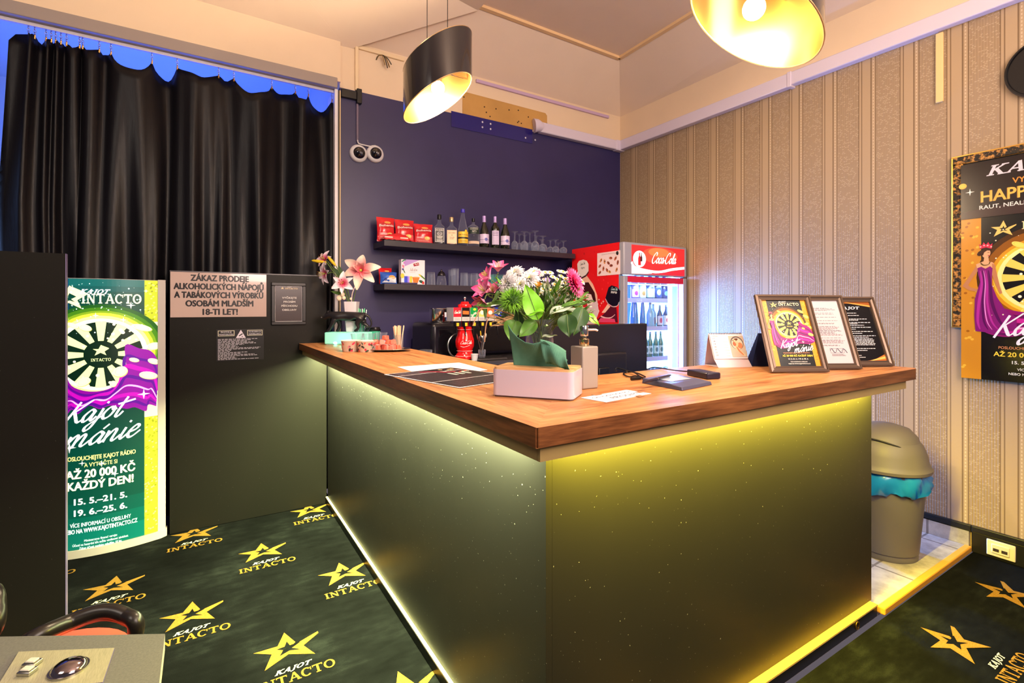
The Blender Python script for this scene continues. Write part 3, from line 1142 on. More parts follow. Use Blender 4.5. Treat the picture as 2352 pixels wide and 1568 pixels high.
# ---- wooden worktop
m_wx = m_wood('oak_front', (198, 144, 94), (174, 114, 68), (116, 68, 38), 'x')
m_wy = m_wood('oak_side', (198, 144, 94), (174, 114, 68), (116, 68, 38), 'y')
m_ex = m_wood('oak_edge_front', (134, 84, 46), (98, 58, 30), (60, 34, 18), 'x', 0.4)
m_ey = m_wood('oak_edge_side', (134, 84, 46), (98, 58, 30), (60, 34, 18), 'y', 0.4)
WX0, WX1, WY0, WY1 = 0.572, 1.06, 0.818, 1.35
XE, YE = 2.445, 3.665
th = thing('countertop', 'brown oak L shaped worktop with a mitred corner on the black bar', 'countertop', (WX0, WY0, WZ))


def loc(p):
    return [(a - WX0, b - WY0) for a, b in p]


mb = MB()
mb.prism(loc([(WX0, WY0), (2.41, WY0), (2.438, WY0 + .012), (XE, WY0 + .045), (XE, WY1 - .01), (XE - .02, WY1), (WX1, WY1)]), -.042, 0, m_wx, m_side=m_ex)
mb.build('front_board', th, bevel=.006, angle=30)
mb = MB()
mb.prism(loc([(WX0, WY0), (WX1, WY1), (WX1, YE), (WX0, YE)]), -.042, 0, m_wy, m_side=m_ey)
mb.build('side_board', th, bevel=.006, angle=30)
mb = MB()
m_lip = mat('edge_lip', (150, 128, 80), 0.35)
mb.box(.022, .020, -.078, 1.80, .030, -.043, m_lip)
mb.build('under_lip', th, smooth=False)
mb = MB()
mb.box(.022, .031, -.078, .032, YE - WY0, -.043, m_lip)
mb.build('under_lip', th, smooth=False)

# ================================================================== PARTITION PANELS
m_part = mat('panel_black', (30, 29, 26), 0.36, spec=.15)
t = NT(m_part)
n2 = t.noise(t.coords(), 150, 2, 0.5)
t.l(t.mix(t.math('GREATER_THAN', n2, 0.74), lin((30, 29, 26)), lin((90, 90, 84))), t.b.inputs['Base Color'])
th = thing('partition_panel', 'tall black partition panel carrying the notices beside the bar', 'partition panel', (-.16, 3.675, 0))
mb = MB()
mb.box(0, 0, 0.003, .915, .03, 1.606, m_part)
mb.build('board', th, smooth=False)
mb = MB()
mb.box(0, -.001, 1.606, .915, .031, 1.612, mat('panel_edge', (90, 88, 96), 0.3))
mb.build('top_edge', th, smooth=False)
th = thing('partition_panel', 'tall black blank partition panel left of the glowing advert', 'partition panel', (-1.5, 2.79, 0))
mb = MB()
mb.box(0, 0, 0.003, 1.014, .03, 1.612, m_part)
mb.build('board', th, smooth=False)
mb = MB()
mb.box(1.014, .0, 0.003, 1.0165, .03, 1.612, mat('panel_edge_glow', (120, 110, 150), 0.3))  # lilac colour stands in for the purple backlight on this edge
mb.build('edge_strip', th, smooth=False)

# ================================================================== PRINTED ADVERTS
NAVY, OFFW, YEL = (12, 10, 14), (240, 236, 230), (250, 214, 70)


def wheel(cv, cx, cy, r, gold, pale, dark, n=12, sparks=True, rnd=None):
    rnd = rnd or random.Random(5)
    for k, c in enumerate(gold):
        cv.ell(cx, cy, r * (1.28 - .09 * k), r * (1.22 - .085 * k), c, 36)
    cv.ell(cx, cy, r * .98, r * .95, dark, 36)
    cv.layer += 1
    for i in range(n):
        a = 2 * PI * (i + .5) / n + .26
        w0, w1 = .16, .13
        cv.poly([(cx + r * .40 * math.cos(a - w0), cy + r * .40 * math.sin(a - w0)), (cx + r * 1.0 * math.cos(a - w1), cy + r * .98 * math.sin(a - w1)),
                 (cx + r * 1.0 * math.cos(a + w1), cy + r * .98 * math.sin(a + w1)), (cx + r * .40 * math.cos(a + w0), cy + r * .40 * math.sin(a + w0))], pale, False)
    cv.ell(cx, cy, r * .37, r * .36, dark, 28)
    cv.star(cx, cy + r * .10, r * 1.5, pale)
    cv.slab('INTACTO', cx, cy - r * .20, r * .085, pale, r * .46)
    cv.layer += 1
    for i in range(26):
        a, q = rnd.random() * 2 * PI, r * (.45 + .5 * rnd.random())
        s = r * (.02 + .03 * rnd.random())
        cv.ell(cx + q * math.cos(a), cy + q * math.sin(a), s, s, (255, 248, 214), 8, 0, False)


def coin(cv, x, y, rx, ry, rot, face, rim):
    cv.ell(x + rx * .04, y - ry * .12, rx, ry, rim, 20, rot)
    cv.ell(x, y, rx * .96, ry * .94, face, 20, rot)
    cv.ell(x, y, rx * .7, ry * .66, rim, 18, rot)
    cv.ell(x, y, rx * .66, ry * .62, face, 18, rot)


def swirl(cv, P, cols):
    """flowing satin band: outline points then inner folds"""
    n = len(P) // 2
    up, lo = P[:n], P[n:]
    cv.poly([(q.x, q.y) for q in catmull([(a, b, 0) for a, b in up], 4)] + [(q.x, q.y) for q in catmull([(a, b, 0) for a, b in lo], 4)], cols[0])
    n = len(P) // 2
    up, lo = P[:n], P[n:][::-1]
    m = min(len(up), len(lo))
    for k, (fr, c, wd) in enumerate(((.18, cols[2], .03), (.34, cols[1], .05), (.5, cols[2], .035), (.64, cols[3], .02), (.78, cols[1], .045), (.9, cols[2], .03))):
        pts = [(up[i][0] * (1 - fr) + lo[i][0] * fr, up[i][1] * (1 - fr) + lo[i][1] * fr) for i in range(m)]
        cv.ribbon(pts, wd * cv_scale[0], c, thin=.5, taper=True)


cv_scale = [1.0]


def lady(cv, x, y, k):
    """a woman in a strapless purple evening dress wearing a crown (printed figure)"""
    SK, SK2, HR = (226, 170, 124), (190, 128, 84), (58, 28, 16)
    PU, PU2, PU3 = (128, 24, 112), (176, 44, 150), (84, 12, 84)

    def P(pts):
        return [(x + k * a, y + k * b) for a, b in pts]
    cv.poly(P([(-.03, .33), (-.10, .20), (-.155, .10), (-.10, .05), (-.02, .03), (-.015, .055), (-.085, .085), (-.105, .11), (-.06, .20), (.0, .30)]), SK2)   # bent arm
    cv.poly(P([(-.035, .345), (.0, .36), (.03, .375), (.035, .42), (.07, .42), (.075, .37), (.11, .355), (.125, .32), (.10, .20), (-.01, .20)]), SK)     # neck and shoulders
    cv.poly(P([(.10, .345), (.125, .33), (.145, .20), (.165, .09), (.185, .01), (.165, .0), (.135, .09), (.105, .20)]), SK2)                              # straight arm
    cv.ell(x + k * .052, y + k * .462, k * .036, k * .05, SK, 18, -.15)
    cv.poly(P([(.005, .50), (.04, .525), (.085, .515), (.095, .49), (.06, .495), (.035, .475), (.025, .44), (.005, .45), (-.012, .462), (-.02, .48)]), HR)
    cv.ell(x - k * .005, y + k * .458, k * .022, k * .02, HR, 12)
    cv.layer += 1
    cv.poly(P([(.062, .475), (.08, .473), (.08, .469), (.062, .47)]), HR, False)
    cv.ell(x + k * .075, y + k * .435, k * .011, k * .005, (170, 40, 50), 8, 0, False)
    cv.poly(P([(.0, .515), (-.008, .575), (.015, .555), (.03, .59), (.05, .56), (.07, .59), (.085, .555), (.105, .572), (.098, .51), (.05, .53)]), (206, 40, 72))
    cv.layer += 1
    for q in (0.0, .03, .06, .09):
        cv.ell(x + k * (.004 + q), y + k * (.54 + .015 * math.sin(q * 40)), k * .008, k * .008, (250, 190, 190), 8, 0, False)
    cv.ribbon(P([(.005, .355), (.03, .33), (.07, .335), (.085, .365)]), .014 * k, (90, 70, 30))
    cv.poly(P([(-.025, .30), (.01, .315), (.045, .29), (.085, .315), (.105, .29), (.10, .20), (.10, .10), (.14, -.03), (.20, -.16), (.30, -.26), (.30, -.40), (.12, -.44),
               (-.04, -.42), (-.05, -.25), (-.045, -.05), (-.02, .06), (.0, .14), (-.015, .22)]), PU)
    for a, c, w_ in ((0.0, PU2, .02), (.02, PU3, .016), (.045, PU2, .014), (.07, PU3, .02), (.03, (226, 130, 210), .008)):
        cv.ribbon(P([(a, .27), (a + .015, .12), (a * 1.6 - .01, -.10), (a * 2.6 - .02, -.30), (a * 3.4, -.40)]), w_ * k * 1.5, c, thin=.6, taper=True)


def kajot_art(cv, W, Hh, seed=4):
    """the INTACTO advert, W x Hh metres, origin bottom left"""
    rnd = random.Random(seed)
    cv_scale[0] = W
    G1, G2, G3 = (206, 140, 36), (236, 184, 60), (250, 226, 130)
    X = lambda u: u * W
    Y = lambda v: v * Hh
    cv.rect(0, 0, W, Hh, NAVY)
    cv.rect(0, 0, X(.13), Hh, G1)
    cv.rect(X(.88), 0, W, Hh, G1, False)
    cv.layer += 1
    for i in range(60):
        u = rnd.random() * .11 + (0.005 if i % 2 else .885)
        cv.ell(X(u), Y(rnd.random() * .97 + .015), X(.012), X(.010), G2 if i % 3 else (160, 96, 22), 7, rnd.random(), False)
    cv.ell(X(.5), Y(.63), X(.40), X(.40), (70, 40, 8), 36)
    cv.ell(X(.5), Y(.63), X(.36), X(.36), (140, 84, 16), 36)
    wheel(cv, X(.52), Y(.62), X(.265), [(212, 150, 30), (244, 206, 70), (255, 240, 160)], (244, 212, 96), NAVY)
    for (u, v, a, b, r) in ((.93, .74, .075, .035, -.4), (.83, .82, .07, .03, -.5), (.95, .58, .06, .03, -.3), (.90, .63, .05, .028, .2), (.36, .815, .05, .022, -.5), (.74, .52, .06, .045, .4), (.42, .43, .06, .035, .5)):
        coin(cv, X(u), Y(v), X(a), X(b), r, (250, 222, 100), (206, 150, 40))
    swirl(cv, [(X(a), Y(b)) for a, b in ((.10, .36), (.22, .44), (.36, .42), (.50, .415), (.62, .44), (.70, .52), (.73, .66), (.82, .62), (.93, .58), (.99, .48), (.99, .40),
                                         (.97, .36), (.90, .34), (.84, .33), (.74, .335), (.62, .335), (.52, .31), (.42, .29), (.32, .27), (.24, .27), (.16, .29), (.10, .33))],
          [(140, 20, 110), (196, 40, 160), (96, 12, 90), (240, 170, 230)])
    for (u, v, a, b, r) in ((.93, .47, .06, .032, -.3), (.80, .56, .035, .02, -.4)):
        coin(cv, X(u), Y(v), X(a), X(b), r, (246, 220, 110), (190, 130, 40))
    lady(cv, X(.125), Y(.526), W * .74)
    cv.slab('INTACTO', X(.60), Y(.905), W * .062, (246, 224, 176), W * .45)
    cv.slab('KAJOT', X(.47), Y(.955), W * .026, OFFW, W * .16, .4)
    cv.star(X(.27), Y(.915), W * .62, (240, 200, 110), NAVY)
    cv.script('Kajot', X(.39), Y(.285), W * .092, (244, 240, 250), .26, .35, .16)
    cv.script('m\u00e1nie', X(.68), Y(.222), W * .088, (244, 240, 250), .26, .35, .16)
    cv.spark(X(.50), Y(.385), W * .03, OFFW)
    cv.spark(X(.72), Y(.36), W * .035, OFFW, False)
    cv.text('POSLOUCHEJTE KAJOT R\u00c1DIO A VYTO\u010cTE SI', X(.52), Y(.195), W * .022, (226, 150, 100), W * .56, .01)
    cv.text('A\u017d 20 000 K\u010c KA\u017dD\u00dd DEN!', X(.53), Y(.150), W * .038, YEL, W * .64, .03)
    cv.text('15. 5.\u201321. 5. / 19. 6.\u201325. 6.', X(.53), Y(.108), W * .026, OFFW, W * .42, .025)
    cv.text('V\u00cdCE INFORMAC\u00cd U OBSLUHY', X(.53), Y(.07), W * .020, OFFW, W * .36, .008)
    cv.text('NEBO NA WWW.KAJOTINTACTO.CZ', X(.53), Y(.042), W * .020, OFFW, W * .46, .015)
    cv.layer += 1
    for i in range(40):
        q = W * (.002 + .004 * rnd.random())
        cv.ell(X(.14 + .72 * rnd.random()), Y(.3 + .68 * rnd.random()), q, q, (255, 240, 200), 6, 0, False)


# ---- glowing advert stand (light box)
th = thing('advert_stand', 'glowing green lit advert stand with a curved front and a prize wheel', 'advert stand', (-.48, 3.665, 0))
BOW = 0.07


def bow(x, hw=.30):
    return -BOW * (1 - (x / hw) ** 2)


m_frame = mat('stand_frame', (205, 200, 196), 0.4)
N = 24
front = [(-.30 + .6 * i / N, bow(-.30 + .6 * i / N)) for i in range(N + 1)]
foot = [(x * 1.02, y - .012 if abs(x) < .3 else y) for x, y in front]
mb = MB()
mb.prism(foot + [(.306, .05), (-.306, .05)], 0.002, .045, m_frame)
mb.build('base', th, bevel=.003)
mb = MB()
mb.prism([(x, y + .004) for x, y in front] + [(.30, .045), (-.30, .045)], .046, 1.548, mat('stand_body', (190, 186, 184), 0.5))
mb.build('housing', th, bevel=.002)
mb = MB()
for sgn in (-1, 1):
    arc = [(sgn * (.262 + .038 * i / 4), bow(.262 + .038 * i / 4) - .002) for i in range(5)]
    back = [(sgn * .300, .046), (sgn * .262, .046)]
    mb.prism(arc + back, .046, 1.551, m_frame)
mb.build('side_profile', th, bevel=.002)
cv = Canvas(0.35, em=1.0)


def L(px, py):
    p = aty(px, py, 3.61)
    return (p.x + .48, p.z)


rnd = random.Random(11)
TEAL = (2, 62, 50)
cv.rect(-.262, .047, .262, 1.545, TEAL)
for k, c in enumerate(((3, 70, 62), (4, 80, 78), (6, 92, 90))):
    cv.rect(-.262, 1.545 - .10 + .03 * k, .262, 1.545, c)
cv.rect(-.262, 1.10, -.135, 1.545, (4, 58, 110))
for k, c in enumerate(((2, 72, 60), (2, 84, 70), (3, 98, 84))):
    cv.rect(-.262, .047, .262, .30 - .08 * k, c)
# honeycomb on the strips
cv.rect(.200, .047, .262, 1.545, (176, 190, 40))
cv.rect(-.262, .047, -.200, 1.545, (176, 190, 40), False)
cv.layer += 1
for i in range(330):
    x = .203 + .056 * rnd.random()
    if i % 3 == 0:
        x = -x
    yy = .06 + rnd.random() * 1.47
    if .75 < yy < 1.30:
        continue
    cv.ell(x, yy, .0055, .0045, (226, 232, 110) if i % 2 else (132, 140, 20), 6, rnd.random(), False)
cv.rect(.200, .74, .262, 1.30, (240, 250, 190))
# glow and wheel
wx, wy = L(233, 813)
for k, c in enumerate(((24, 84, 24), (60, 120, 20), (120, 160, 30))):
    cv.ell(wx, wy + .02, .30 - .022 * k, .262 - .018 * k, c, 40)
wheel(cv, wx, wy, .192, [(206, 216, 60), (236, 246, 150), (250, 255, 220)], (226, 244, 176), (4, 34, 20), rnd=rnd)
cv_scale[0] = .62
sw = [L(*p) for p in ((150, 855), (165, 885), (200, 897), (240, 895), (270, 880), (290, 850), (288, 792), (320, 800), (345, 806), (361, 830), (361, 880),
                      (358, 935), (340, 930), (335, 945), (310, 935), (290, 938), (255, 930), (230, 938), (205, 930), (180, 950), (165, 940), (150, 960))]
swirl(cv, sw, [(132, 8, 150), (186, 10, 180), (84, 6, 140), (240, 180, 255)])
for (px, py, a, b, r) in ((168, 747, .028, .012, -.5), (325, 752, .05, .018, -.3), (340, 862, .045, .022, -.25), (308, 826, .024, .012, -.3), (352, 830, .03, .016, -.4),
                          (277, 852, .034, .030, .5), (193, 876, .034, .022, .5), (261, 880, .016, .018, 0), (197, 752, .03, .018, -.4), (352, 795, .035, .022, .2)):
    x, y = L(px, py)
    coin(cv, x, y, a, b, r, (246, 250, 206), (206, 214, 110))
x, y = L(258, 697)
cv.slab('INTACTO', x, y, .054, (250, 246, 206), L(327, 690)[0] - L(190, 690)[0])
x, y = L(216, 675)
cv.slab('KAJOT', x, y, .026, (250, 250, 255), .125, .5, heavy=1.2)
x, y = L(160, 686)
cv.star(x, y, .62, (246, 240, 190), TEAL)
x, y = L(228, 968)
cv.script('Kajot', x - .035, y + .012, .062, (250, 252, 255), .27, .5, .10, kx=1.0)
x, y = L(242, 1015)
cv.script('m\u00e1nie', x - .022, y + .004, .062, (250, 252, 255), .27, .5, .10, kx=1.12)


def ln(t_, y0, h, wd, col, b, cx=233):
    x_, y_ = L(cx, y0)
    cv.text(t_, x_, y_, h, col, wd * .72, b)


PY = (250, 236, 150)
ln('POSLOUCHEJTE KAJOT R\u00c1DIO', 1050, .024, .43, PY, .02)
ln('A VYTO\u010cTE SI', 1066, .023, .20, PY, .008)
ln('A\u017d 20 000 K\u010c', 1090, .046, .42, (255, 246, 214), .035)
ln('KA\u017dD\u00dd DEN!', 1116, .046, .40, (255, 246, 214), .035)
ln('15. 5.\u201321. 5.', 1149, .034, .32, (250, 255, 255), .035)
ln('19. 6.\u201325. 6.', 1174, .034, .32, (250, 255, 255), .035)
ln('V\u00cdCE INFORMAC\u00cd U OBSLUHY', 1199, .022, .37, (236, 250, 250), .01)
ln('NEBO NA WWW.KAJOTINTACTO.CZ', 1213, .024, .45, (236, 250, 250), .02)
ln('Ministerstvo financ\u00ed varuje:', 1234, .013, .20, (220, 240, 240), .01)
ln('\u00da\u010dast\u00ed na hazardn\u00ed h\u0159e m\u016f\u017ee vzniknout z\u00e1vislost.', 1242, .013, .34, (220, 240, 240), .01)
ln('Z\u00e1kaz \u00fa\u010dasti osob\u00e1m mlad\u0161\u00edm 18 let.', 1250, .013, .26, (220, 240, 240), .01)
cv.layer += 1
for i in range(80):
    q = .0012 + .003 * rnd.random() ** 2
    cv.ell(-.19 + .38 * rnd.random(), 1.22 + .32 * rnd.random(), q, q, (220, 255, 250), 7, 0, False)
for px, py, r in ((301, 701, .022), (221, 724, .016), (284, 734, .016), (335, 668, .012), (330, 905, .03), (160, 1028, .03), (235, 1062, .02), (190, 1062, .016), (265, 1086, .018)):
    x, y = L(px, py)
    cv.spark(x, y, r, (255, 255, 250), False)
cv.build('lit_advert', th, fn=lambda x, y, l: Vector((x, bow(x) - .003 - l, y)), cut=[-.262 + .02096 * i for i in range(26)], eps=.00004, clip=(-.262, .262))


# ---- notices on the panel
def sign(name, label, x0, z0, x1, z1, Y, thick=.006):
    th = thing(name, label, 'sign', (x0, Y, z0))
    return th, x1 - x0, z1 - z0


a, b = aty(391, 625, 3.67), aty(612, 727, 3.67)
th, W, Hh = sign('notice_board', 'pinkish plexiglass notice about the alcohol and tobacco sales ban in bold black capitals', a.x, b.z, b.x, a.z + .004, 3.6745)
mb = MB()
mb.box(0, -.006, 0, W, 0, Hh, mat('pink_plexi', (206, 182, 174), 0.14, coat=0.4))
mb.build('plate', th, bevel=.001)
cv = Canvas(0.3)
BLK = (14, 10, 12)
for i, (s, wd) in enumerate((('Z\u00c1KAZ PRODEJE', .60), ('ALKOHOLICK\u00ddCH N\u00c1POJ\u016e', .93), ('A TAB\u00c1KOV\u00ddCH V\u00ddROBK\u016e', .92), ('OSOB\u00c1M MLAD\u0160\u00cdM', .70), ('18-TI LET!', .36))):
    cv.text(s, W * .5, Hh * (.815 - .190 * i), Hh * .135, BLK, W * wd, .05)
cv.build('lettering', th, M=plane_M((0, -.0063, 0), (1, 0, 0), (0, 0, 1)))

a, b = aty(623, 648, 3.67), aty(702, 745, 3.67)
th, W, Hh = sign('framed_notice', 'small black framed notice asking guests to wait, hung right of the pinkish notice', a.x, b.z, b.x, a.z, 3.6745)
mb = MB()
fb = .022
for q in ((0, 0, W, fb), (0, Hh - fb, W, Hh), (0, fb, fb, Hh - fb), (W - fb, fb, W, Hh - fb)):
    mb.box(q[0], -.018, q[1], q[2], 0, q[3], mat('frame_black', (18, 17, 22), 0.35))
mb.build('frame', th, bevel=.003)
cv = Canvas(0.25)
cv.rect(fb, fb, W - fb, Hh - fb, (52, 38, 40))
cv.frame(fb, fb, W - fb, Hh - fb, .003, (200, 196, 200))
for i, (s, wd) in enumerate((('VY\u010cKEJTE', .42), ('PROS\u00cdM', .34), ('P\u0158\u00cdCHODU', .46), ('OBSLUHY', .42))):
    cv.text(s, W * .52, Hh * (.62 - .095 * i), Hh * .042, OFFW, W * wd, .012)
cv.slab('INTACTO', W * .58, Hh * .845, Hh * .035, (230, 200, 140), W * .36)
cv.star(W * .32, Hh * .865, Hh * .28, (230, 200, 140))
cv.slab('KAJOT', W * .52, Hh * .89, Hh * .014, OFFW, W * .12, .4)
cv.build('notice_sheet', th, M=plane_M((0, -.006, 0), (1, 0, 0), (0, 0, 1)))

a, b = aty(497, 757, 3.67), aty(606, 826, 3.67)
th, W, Hh = sign('camera_notice', 'black video surveillance notice with a white camera triangle and rows of small print', a.x, b.z + .004, b.x, a.z, 3.6745)
mb = MB()
mb.box(0, -.003, 0, W, 0, Hh, mat('notice_black', (20, 18, 20), 0.3))
mb.build('plate', th, smooth=False)
cv = Canvas(0.3)
LI = (214, 208, 220)
cv.frame(W * .03, Hh * .79, W * .37, Hh * .97, Hh * .018, (210, 205, 180))
cv.text('PROSTOR JE', W * .2, Hh * .895, Hh * .045, LI, W * .22, .02)
cv.text('MONITOROV\u00c1N', W * .2, Hh * .82, Hh * .045, LI, W * .29, .02)
cv.frame(W * .64, Hh * .79, W * .97, Hh * .97, Hh * .018, (210, 205, 180))
cv.text('YOU ARE UNDER CCTV', W * .805, Hh * .895, Hh * .04, LI, W * .27, .02)
cv.text('SURVEILLANCE', W * .805, Hh * .82, Hh * .045, LI, W * .26, .02)
cv.poly([(W * .40, Hh * .72), (W * .61, Hh * .72), (W * .505, Hh * .985)], (226, 216, 232))
cv.poly([(W * .455, Hh * .79), (W * .53, Hh * .87), (W * .55, Hh * .845), (W * .475, Hh * .775)], BLK)
cv.rect(W * .52, Hh * .755, W * .55, Hh * .775, BLK, False)
cv.lines(W * .03, W * .93, Hh * .05, Hh * .69, 19, Hh * .014, LI, random.Random(3), .75)
cv.build('printing', th, M=plane_M((0, -.0033, 0), (1, 0, 0), (0, 0, 1)))

# ---- poster frame on the striped wall
th = thing('picture_frame', 'ornate black and gold picture frame hung on the striped wall', 'picture frame', (XR, 1.085, 1.27))
FW, FH, FB = .86, .985, .050
m_fr = mat('frame_dark', (38, 26, 14), 0.35)
t = NT(m_fr)
n2 = t.noise(t.coords(), 55, 3, 0.6)
t.l(t.ramp(n2, [(0.48, lin((22, 15, 9))), (0.62, lin((196, 140, 66)))]), t.b.inputs['Base Color'])
t.bump(n2, 0.8, 0.01)
MW = plane_M((0, 0, 0), (0, -1, 0), (0, 0, 1))
mb = MB(MW)
for q in ((0, 0, FW, FB), (0, FH - FB, FW, FH), (0, FB, FB, FH - FB), (FW - FB, FB, FW, FH - FB)):
    mb.box(q[0], q[1], 0.001, q[2], q[3], .028, m_fr)
mb.build('moulding', th, bevel=.006)
mb = MB(MW)
for e, hh, wd in ((0, .031, .007), (FB - .008, .024, .008)):
    for q in ((e, e, FW - e, e + wd), (e, FH - e - wd, FW - e, FH - e), (e, e + wd, e + wd, FH - e - wd), (FW - e - wd, e + wd, FW - e, FH - e - wd)):
        mb.box(q[0], q[1], .026, q[2], q[3], hh, M_GOLD)
mb.build('gilt_edge', th, bevel=.002)
mb = MB(MW)
mb.box(FB, FB, .001, FW - FB, FH - FB, .012, M_BLACKMATT)
mb.build('backing', th, smooth=False)
# poster sheet pinned over the frame (bottom hangs below it)
th = thing('poster', 'glossy casino poster with a woman in a purple dress, stuck over the ornate frame', 'poster', (XR - .034, 1.040, .985))
PW = .66
cv = Canvas(0.22)
cv.at(0, 0)
kajot_art(cv, PW, .90)
cv.at(0, .90)
cv.rect(.0, 0, PW, .31, (34, 22, 22))
cv.poly([(0, 0), (PW, .0), (PW, .10), (0, .04)], (58, 40, 40))
cv.slab('KAJOT', PW * .42, .225, .055, (214, 208, 220), .34, .4)
cv.text('VYCHUTNEJTE SI', PW * .55, .165, .030, (236, 150, 60), .30, .02)
cv.text('HAPPY HOURS', PW * .51, .085, .062, (244, 186, 84), .50, .028)
cv.text('RAUT, NEALKO, M\u00cdCHAN\u00c9 N\u00c1POJE', PW * .5, .045, .022, OFFW, .50, .012)
cv.text('P\u00c1TEK', PW * .52, .012, .022, OFFW, .09, .012)
cv.spark(.04, .15, .02, OFFW)
coin(cv, .008, .19, .018, .016, 0, (244, 190, 70), (170, 110, 30))
mb = MB(plane_M((0, 0, 0), (0, -1, 0), (0, 0, 1)))
g = [[(PW * i / 12, 1.21 * j / 16, -.0006) for i in range(13)] for j in range(17)]
mb.grid(g, mat('poster_back', (60, 50, 48), 0.5))
mb.build('sheet', th, smooth=False)
cv.build('print', th, M=MW)

# ---- wall clock
th = thing('wall_clock', 'round wall clock with a black rim and grey face on the striped wall', 'clock', (XR, .705, 2.634), 0)
RC = .155
mb = MB(plane_M((0, 0, 0), (0, -1, 0), (0, 0, 1)))
mb.lathe([(RC - .012, .004), (RC, .004), (RC + .004, .02), (RC, .036), (RC - .008, .036), (RC - .012, .026)], M_BLACK, 48)
mb.build('rim', th)
cv = Canvas(0.3)
cv.ell(0, 0, RC - .011, RC - .011, (168, 168, 178), 48)
for i in range(12):
    a = PI / 6 * i
    cv.stroke(.105 * math.cos(a), .105 * math.sin(a), .130 * math.cos(a), .130 * math.sin(a), .007, (244, 240, 236), i == 0)
cv.build('dial', th, M=plane_M((-.010, 0, 0), (0, -1, 0), (0, 0, 1)))
mb = MB(plane_M((0, 0, 0), (0, -1, 0), (0, 0, 1)))
for a, l, wd in ((2.2, .075, .008), (.6, .11, .006)):
    mb.tube([(-.015 * math.cos(a), -.015 * math.sin(a), .016), (l * math.cos(a), l * math.sin(a), .016)], wd / 2, M_BLACK, 6)
mb.lathe([(.009, .012), (.009, .02)], M_BLACK, 16)
mb.build('hands', th)

# ---- wall socket on the baseboard
p = atx(2300, 1260, XR - .016)
th = thing('wall_socket', 'cream double data socket on the black baseboard', 'socket', (XR - .017, p.y, .062))
MS = plane_M((0, 0, 0), (0, -1, 0), (0, 0, 1))
mb = MB(MS)
mb.box(-.058, -.043, 0, .058, .043, .012, mat('socket_cream', (232, 216, 178), 0.35))
mb.build('face_plate', th, bevel=.004)
mb = MB(MS)
mb.box(-.036, -.024, .012, .036, .026, .019, mat('socket_cream', (232, 216, 178), 0.35))
mb.build('insert', th, bevel=.003)
mb = MB(MS)
for x in (-.017, .017):
    mb.box(x - .012, -.012, .0185, x + .012, .004, .0200, mat('socket_hole', (52, 40, 28), 0.6))
mb.build('port', th, smooth=False)

# ================================================================== CURTAIN
YC = 3.805
HK = [aty(x, 100, YC).x for x in (60, 80, 106, 118, 128, 140, 153, 183, 190, 228, 255, 349, 407, 502, 537, 624, 678, 708, 762)]
HK[0] += .01
SAG = [.0, .03, .015, .012, .012, .012, .03, .0, .03, .02, .12, .11, .05, .02, .11, .03, .075, .11]
m_cur = mat('black_satin', (8, 7, 13), 0.36, spec=0.28)
t = NT(m_cur)
n2 = t.noise(t.coords(), 26, 4, 0.6, (6, 1, .6))
t.l(t.math('ADD', .30, t.math('MULTIPLY', n2, .24)), t.b.inputs['Roughness'])
t.bump(n2, 0.12, 0.004)
th = thing('curtain', 'long black satin curtain hanging in folds from a ceiling track', 'curtain', (0, YC, 0))
cols = []
XL = aty(27, 300, YC).x
cols.append((XL - .01, 2.86, -.015))
cols.append((XL + .015, 2.905, .0))
sgn = 1
for i in range(len(HK) - 1):
    a, b = HK[i], HK[i + 1]
    gap = b - a
    n = max(4, int(gap / .016))
    amp = min(.055, .022 + .30 * SAG[i])
    for k in range(n):
        u = k / n
        zt = 2.915 - .78 * SAG[i] * (4 * u * (1 - u)) ** .8 + .006 * math.sin(9 * u + i)
        yo = -sgn * amp * math.sin(PI * u)
        cols.append((a + gap * u, zt, yo))
    sgn = -sgn
cols.append((HK[-1], 2.905, 0))
cols.append((HK[-1] + .02, 2.89, .01))
rows = []
NR = 46
for r in range(NR + 1):
    v = r / NR
    row = []
    for j, (x, zt, yo) in enumerate(cols):
        z = zt + (0.06 - zt) * v
        e = min(1, v * 2.2)
        ph = x * 26 + 1.2 * math.sin(x * 5.1)
        fold = .026 * math.sin(ph + .9 * math.sin(2.6 * v + x * 3)) + .014 * math.sin(2.3 * ph + 1.1 + 1.5 * v)
        keep = math.exp(-1.6 * v)
        y = yo * (keep * (1 - .4 * e) + .0) + fold * (.22 + .78 * e)
        xx = x + .012 * math.sin(ph * .7 + 4 * v) * e + (-.045 * min(1, v * 3) * max(0, 1 - (x - cols[0][0]) / .5))
        y = max(-.064, min(.085, y))
        row.append((xx, y, z))
    rows.append(row)
mb = MB()
mb.grid(rows, m_cur)
mb.build('cloth', th, angle=180, solid=.002)
mb = MB()
mb.box(-4, -.014, 2.966, .835, .004, 2.984, mat('track_white', (206, 202, 214), 0.35))
o = mb.build('curtain_track', None, smooth=False)
o.location = (0, YC, 0)
tag(o, 'white curtain track under the cream beam', 'curtain track')
for i, x in enumerate(HK):
    mb = MB()
    for k in range(3):
        zc = 2.958 - .014 * k
        ringp = [(.0055 * math.cos(a) * (1 if k % 2 else .25), .0055 * math.cos(a) * (.25 if k % 2 else 1), zc + .009 * math.sin(a)) for a in [2 * PI * q / 10 for q in range(10)]]
        mb.tube(ringp, .0014, M_STEEL, 5, closed=True)
    mb.tube([(0, 0, 2.925), (.002, -.006, 2.918), (0, -.004, 2.900), (0, .004, 2.898)], [.003, .004, .005, .003], mat('clip_brass', (190, 140, 70), 0.35, 0.8), 6)
    mb.build('hook', th, loc=(x, 0, 0))

